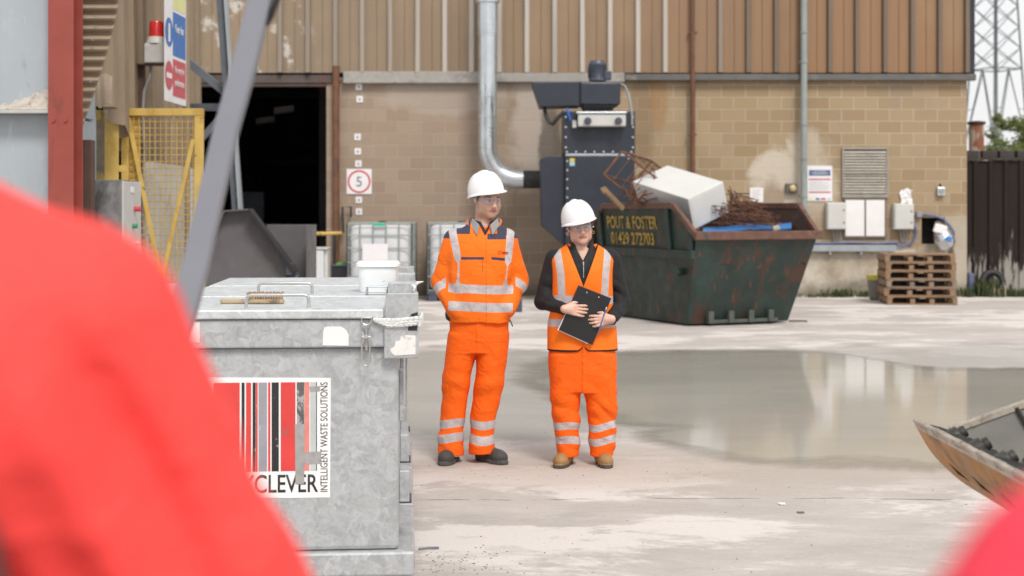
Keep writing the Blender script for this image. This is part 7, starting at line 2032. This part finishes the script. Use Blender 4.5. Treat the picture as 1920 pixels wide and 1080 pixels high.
    # black fleece: torso, sleeves, standing collar
    tor = [(.735, 0, 0, .196, .120), (.88, 0, 0, .190, .122), (1.02, 0, -.002, .176, .122), (1.16, 0, -.006, .172, .130), (1.24, 0, -.002, .178, .126), (1.30, 0, .008, .165, .102), (1.345, 0, .014, .115, .082), (1.385, -.002, .018, .075, .068)]
    Fs = Field(np.arange(-.34, .345, .0056), np.arange(-.22, .2, .0056), np.arange(.72, 1.46, .0056))
    Fs.prof(tor, 2.4, .03); Fs.prof([(1.36, -.004, .016, .072, .066), (1.425, -.006, .02, .070, .068)], 2.0, .02)
    for sh, el, wr in ((shL, elL, wrL), (shR, elR, wrR)): Fs.cap(sh, el, .064, .056, .035); Fs.cap(el, np.array(wr), .055, .036, .02)
    w1, w2 = wrinkle(31, .004, 18, 8, 9), wrinkle(33, .011, 34, 13, 18)
    Fs.disp(lambda X, Y, Z: w1(X, Y, Z)*np.clip((1.34-Z)*8, 0, 1) + w2(X, Y, Z)*np.exp(-((np.abs(X)-.22)/.05)**2 - ((Z-1.05)/.14)**2))
    Fs.ell((-.006, .0, 1.43), (.062, .062, .06), .006, op='sub')
    Fs.put(lambda X, Y, Z: np.maximum(np.abs(X+.0) - np.maximum(0, Z-1.285)*.52, Y + .025), (-.2, -.3, 1.25), (.2, .0, 1.46), .005, 'sub')
    for wr, el in ((wrL, elL), (wrR, elR)):
        a = np.array(wr); d_ = a - np.array(el); d_ /= np.linalg.norm(d_); Fs.cap(a + d_*.012, a + d_*.08, .030, .034, .003, 'sub')
    field_object(Fs, 'fleece', m_blackfab, body, xf=xf)
    b = MB(); b.M = xf; b.tube([(.0, -.128, 1.16), (.001, -.135, 1.22), (.0, -.125, 1.283)], .0026, 6); b.obox((0, -.130, 1.272), (.008, 0, 0), (0, .006, 0), (0, 0, .018)); build(b, 'zip', m_bolt, body)
    # vest
    vz = [(z + (0 if z < 1.3 else .006), cx, cy, a + .016 + (.012 if z < .9 else 0) + (.026 if 1.24 < z < 1.35 else 0), b_ + .013) for z, cx, cy, a, b_ in tor]; vz[0] = (.722, 0, 0, .220, .140)
    Fv = Field(np.arange(-.28, .285, .0052), np.arange(-.2, .2, .0052), np.arange(.705, 1.41, .0052))
    Fv.prof(vz, 2.5, .03)
    w3 = wrinkle(41, .004, 9, 10, 12); Fv.disp(lambda X, Y, Z: w3(X, Y, Z)*np.clip((1.3-Z)*8, 0, 1))
    vn = lambda X, Z: np.abs(X) - np.maximum(0, Z - 1.138)*.385
    Fv.put(lambda X, Y, Z: np.maximum(vn(X, Z), np.maximum(Y + .02, 1.138 - Z)), (-.3, -.3, 1.1), (.3, .1, 1.45), .0, 'sub')
    Fv.ell((0, .03, 1.40), (.085, .10, .05), .004, op='sub')
    for s in (-1, 1): Fv.ell((s*.235, .02, 1.14), (.058, .075, .165), .006, op='sub'); Fv.cap((s*.20, .045, 1.18), (s*.27, .05, 1.0), .055, .06, .004, 'sub')
    # rounded cut-away at the front hem
    Fv.put(lambda X, Y, Z: np.maximum(np.maximum((Z - .722) - .035 + .035*np.clip(np.abs(X)/.035, 0, 1)**.6, np.abs(X) - .04), Y + .03), (-.06, -.3, .69), (.06, .0, .80), .003, 'sub')
    def v_refl(V):
        x, y, z = V.T; zc = z + .004*np.sin(x*14)
        h = np.maximum(np.minimum(zc - .872, .920 - zc), np.minimum(zc - 1.02, 1.067 - zc)); xl = np.interp(z, [1.04, 1.2, 1.36], [-.132, -.140, -.162]); xr = np.interp(z, [1.04, 1.2, 1.36], [.132, .140, .158])
        v = np.where(z > 1.02, np.maximum(.0225 - np.abs(x-xl), .0225 - np.abs(x-xr)), -1); return np.maximum(h, v)
    def v_pip(V):
        x, y, z = V.T; q = .0045 - np.abs(vn(x, z)) ; q = np.where((y < -.0) & (z > 1.13), q, -1)
        hem = np.where(y < .05, .733 + np.where((np.abs(x) < .045) & (y < 0), .035*(1 - np.clip(np.abs(x)/.035, 0, 1)**.6), 0) - z, .731 - z)
        cen = np.where((y < -.05) & (z < 1.138), .0018 - np.abs(x), -1)
        arm = np.zeros(len(V)) - 1
        for s in (-1, 1):
            e = np.sqrt(((x - s*.235)/.058)**2 + ((y-.02)/.075)**2 + ((z-1.14)/.165)**2) - 1; arm = np.maximum(arm, .08 - np.abs(e - .05))
        return np.maximum(np.maximum(q, hem), np.maximum(cen, np.where(arm > 0, arm*.05, -1)))
    field_object(Fv, 'vest', m_orange_vest, body, {'refl': v_refl, 'dark': lambda V: -np.ones(len(V)), 'piping': v_pip}, xf, smooth_it=1)
    boot(body, (-.105, .01, 0), -18, .92, m_tan, m_sole, xf); boot(body, (.125, .02, 0), 6, .92, m_tan, m_sole, xf)
    # clipboard and pen (held, so things of their own)
    TL, TR, BR, BL = (np.array(((px-1092)/297, (870-py)/297)) for px, py in ((1082, 532), (1143, 556), (1108, 642), (1046, 614)))
    def W(q, y): return O + Vector((q[0], y, q[1]))
    yb = -.168; t = thing('clipboard', 'black clipboard held tilted against the orange vest by the woman', 'clipboard', W((TL+TR+BR+BL)/4, yb))
    build(MB().prism([W(TL, yb), W(TR, yb), W(BR, yb), W(BL, yb)], (0, -.0045, 0)), 'board', M_('clipboard_black', (.012, .012, .013), .45, 0, .1, 8), t, bevel=.0012)
    dn = (BL-TL)/np.linalg.norm(BL-TL); rt = (TR-TL)/np.linalg.norm(TR-TL)
    build(MB().prism([W(TL + dn*.02 + rt*.002, yb+.005), W(TR + dn*.02 - rt*.02, yb+.005), W(BR + dn*.005 - rt*.03, yb+.005), W(BL + dn*.004 - rt*.007, yb+.005)], (0, -.004, 0)), 'paper_sheets', m_paper, t)
    b = MB()
    for f in (.30, .66): c = W(TL + (TR-TL)*f + dn*.022, yb - .0045); b.tube([c, c + Vector((0, -.002, 0))], .0042, 12)
    build(b, 'rivet', m_bolt, t)
    q = [TL + rt*.035 + dn*.040, TR - rt*.045 + dn*.042]; b = MB(); b.beam(W(q[0], yb-.0055), W(q[1], yb-.0055), .003, .004); build(b, 'pressed_line', m_black, t)
    pa, pb = np.array(((1132-1092)/297, (870-576)/297)), np.array(((1117-1092)/297, (870-622)/297)); t = thing('pen', 'blue pen held against the clipboard edge', 'pen', W(pb, -.19))
    build(MB().tube([W(pa, -.200), W(pa*.3 + pb*.7, -.1925), W(pb, -.186)], [.0042, .0042, .0016], 10), 'barrel', M_('pen_blue', (.03, .14, .42), .3), t, smooth=True)
    build(MB().tube([W(pa, -.200), W(pa + (pa-pb)*.10, -.202)], .0032, 10), 'cap', m_white_plastic, t)
woman()

# ------------------------------------------------------------------ the two people in red close to the camera
def red_person(O, k, label, mat, arms, seed, fold=1.0):
    fold_k = fold
    """seen from behind; local x to the viewer's right; k scales the figure"""
    xf = Matrix.Translation(O) @ Matrix.Scale(k, 4)
    hc, Rm, sc = (0, .03, 1.695), rotm(180, 0, 0), 1.0
    Fb = Field(axis([(-.5, -.09, .012), (-.09, .1, .005), (.1, .5, .012)]), axis([(-.2, .5, .0075)]), axis([(.05, 1.46, .014), (1.46, 1.84, .005)]))
    head_shapes(Fb, hc, Rm, sc, (0, .01, 1.47), .06)
    Fb.prof([(.70, 0, 0, .16, .1), (.95, 0, 0, .15, .095), (1.3, 0, 0, .16, .09), (1.45, 0, 0, .1, .06), (1.5, 0, .01, .06, .05)], k=.03)
    for sh, el, wr, tip in arms:
        Fb.cap(sh, el, .045, .04, .02); Fb.cap(el, wr, .038, .03, .02); a, b = np.array(wr, float), np.array(tip, float); u = (b-a)/np.linalg.norm(b-a); s_ = np.cross(u, (0, 1, .3)); s_ /= np.linalg.norm(s_)
        Fb.cap(a, a + u*.09, .034, .036, .02)
        for q in range(4): Fb.cap(a + u*.09 + s_*(q-1.5)*.018, a + u*(.155 + .012*(1.5-abs(q-1.5))) + s_*(q-1.5)*.021, .0105, .009, .004)
        Fb.cap(a + u*.03 + s_*.03, a + u*.085 + s_*.062, .013, .010, .006)
    for s in (-1, 1): Fb.cap((s*.09, 0, .75), (s*.11, .01, .45), .075, .055, .03); Fb.cap((s*.11, .01, .45), (s*.12, .01, .08), .052, .04, .03)
    body, _, _ = field_object(Fb, 'person', m_skin, None, head_attrs(hc, Rm, sc), xf)
    body.data.transform(Matrix.Translation(-O)); body.location = O; props(body, label, 'person')
    headgear(body, hc, Rm, sc, xf, hpitch=-4)
    Ft = Field(np.arange(-.3, .3, .011), np.arange(-.2, .2, .011), np.arange(.03, 1.0, .011))
    Ft.prof([(.70, 0, 0, .19, .12), (.82, 0, 0, .195, .13), (.99, 0, 0, .185, .12)], 2.4, .03)
    for s in (-1, 1): Ft.prof([(.05, s*.125, 0, .085, .1), (.3, s*.12, 0, .085, .095), (.5, s*.115, 0, .09, .1), (.74, s*.1, 0, .1, .118), (.82, s*.095, 0, .1, .12)], 2.2, .02)
    w = wrinkle(seed, .008, 20, 8, 9); Ft.disp(lambda X, Y, Z: w(X, Y, Z))
    no = lambda V: -np.ones(len(V)); field_object(Ft, 'trousers', m_navyfab, body, xf=xf)
    Fj = Field(np.arange(-.62, .62, .0075), np.arange(-.24, .48, .0075), np.arange(.84, 1.64, .0075))
    Fj.prof([(.86, 0, 0, .215, .15), (1.0, 0, 0, .212, .152), (1.2, 0, 0, .212, .155), (1.36, 0, .0, .222, .15), (1.44, 0, .005, .215, .130), (1.50, 0, .012, .165, .105), (1.545, 0, .018, .10, .085), (1.60, 0, .022, .078, .078)], 2.4, .03)
    for sh, el, wr, tip in arms: Fj.cap(sh, el, .082, .074, .06); Fj.cap(el, wr, .072, .056, .03)
    w1, w2 = wrinkle(seed + 3, .009*fold_k, 8, 16, 30), wrinkle(seed + 5, .010*fold_k, 14, 20, 44)
    def fold(X, Y, Z):
        u = np.abs(X)*.9 + Z*.43; wv = .5*np.sin(9*Z + 5*X + seed) + .4*np.sin(13*Y + 7*Z)
        return .0072*fold_k*(np.sin(64*u + 2.2*wv) + .5*np.sin(117*u + 3*wv + 1))*np.clip((1.50-Z)*9, .25, 1)
    Fj.disp(lambda X, Y, Z: (.45*w1(X, Y, Z) + w2(X, Y, Z)*.35 + fold(X, Y, Z)*np.clip((np.abs(X)-.06)*9, 0, 1))*np.clip((1.60-Z)*4, .25, 1))
    Fj.ell((0, .02, 1.62), (.068, .068, .06), .01, op='sub')
    jk, _, _ = field_object(Fj, 'jacket', mat, body, {'refl': no, 'dark': no, 'piping': no}, xf)
    for s in (-1, 1): boot(body, (s*.12, -.02, 0), 180 + s*12, 1.0, m_greyboot, m_sole_dark, xf)
    return xf
OL = Vector((-.545, 1.02, 0)); kL = 1.075
def lw(x, y, z): return ((x)/kL, y/kL, z/kL)
red_person(OL, kL, 'person in a red jacket seen from behind, close up at the left edge', m_redjk,
           [(lw(.214, .0, 1.504), lw(.356, .03, 1.19), lw(.25, .30, 1.14), lw(.24, .42, 1.14)), (lw(-.235, 0, 1.50), lw(-.30, .02, 1.18), lw(-.22, .26, 1.10), lw(-.19, .38, 1.09))], 61, fold=1.3)
t = thing('dark_rucksack', 'dark brown rucksack on the back of the person in red', 'rucksack', OL + Vector((0, -.25, 1.0)))
rk = Field(np.arange(-.26, .26, .01), np.arange(-.2, .2, .01), np.arange(-.3, .3, .01))
rk.prof([(-.26, 0, 0, .16, .07), (-.2, 0, 0, .19, .10), (.1, 0, 0, .185, .10), (.22, 0, .02, .15, .07), (.25, 0, .03, .09, .05)], 2.8, .03)
field_object(rk, 'bag_body', M_('dark_brown_fabric', (.055, .035, .030), .8, 0, .2, 8, bmp=.3), t, xf=Matrix.Translation(OL + Vector((.098, -.25, 1.218))))
b = MB()
for s in (-1, 1): b.tube([OL + Vector((s*.09, -.18, 1.40)), OL + Vector((s*.09, -.13, 1.60)), OL + Vector((s*.10, .02, 1.685)), OL + Vector((s*.10, .17, 1.54)), OL + Vector((s*.14, .19, 1.3)), OL + Vector((s*.2, .06, 1.02)), OL + Vector((s*.15, -.17, .92))], .016, 8)
build(b, 'strap', m_black, t, smooth=True)
OR = Vector((.440, .56, 0)); kR = 1.0
red_person(OR, kR, 'blurred person in a pinkish red jacket at the lower right corner', m_redjk2,
           [((-.19, 0, 1.415), (-.235, .04, 1.13), (-.18, .26, 1.06), (-.15, .37, 1.05)), ((.19, 0, 1.415), (.25, .04, 1.13), (.2, .25, 1.06), (.17, .37, 1.05))], 81)
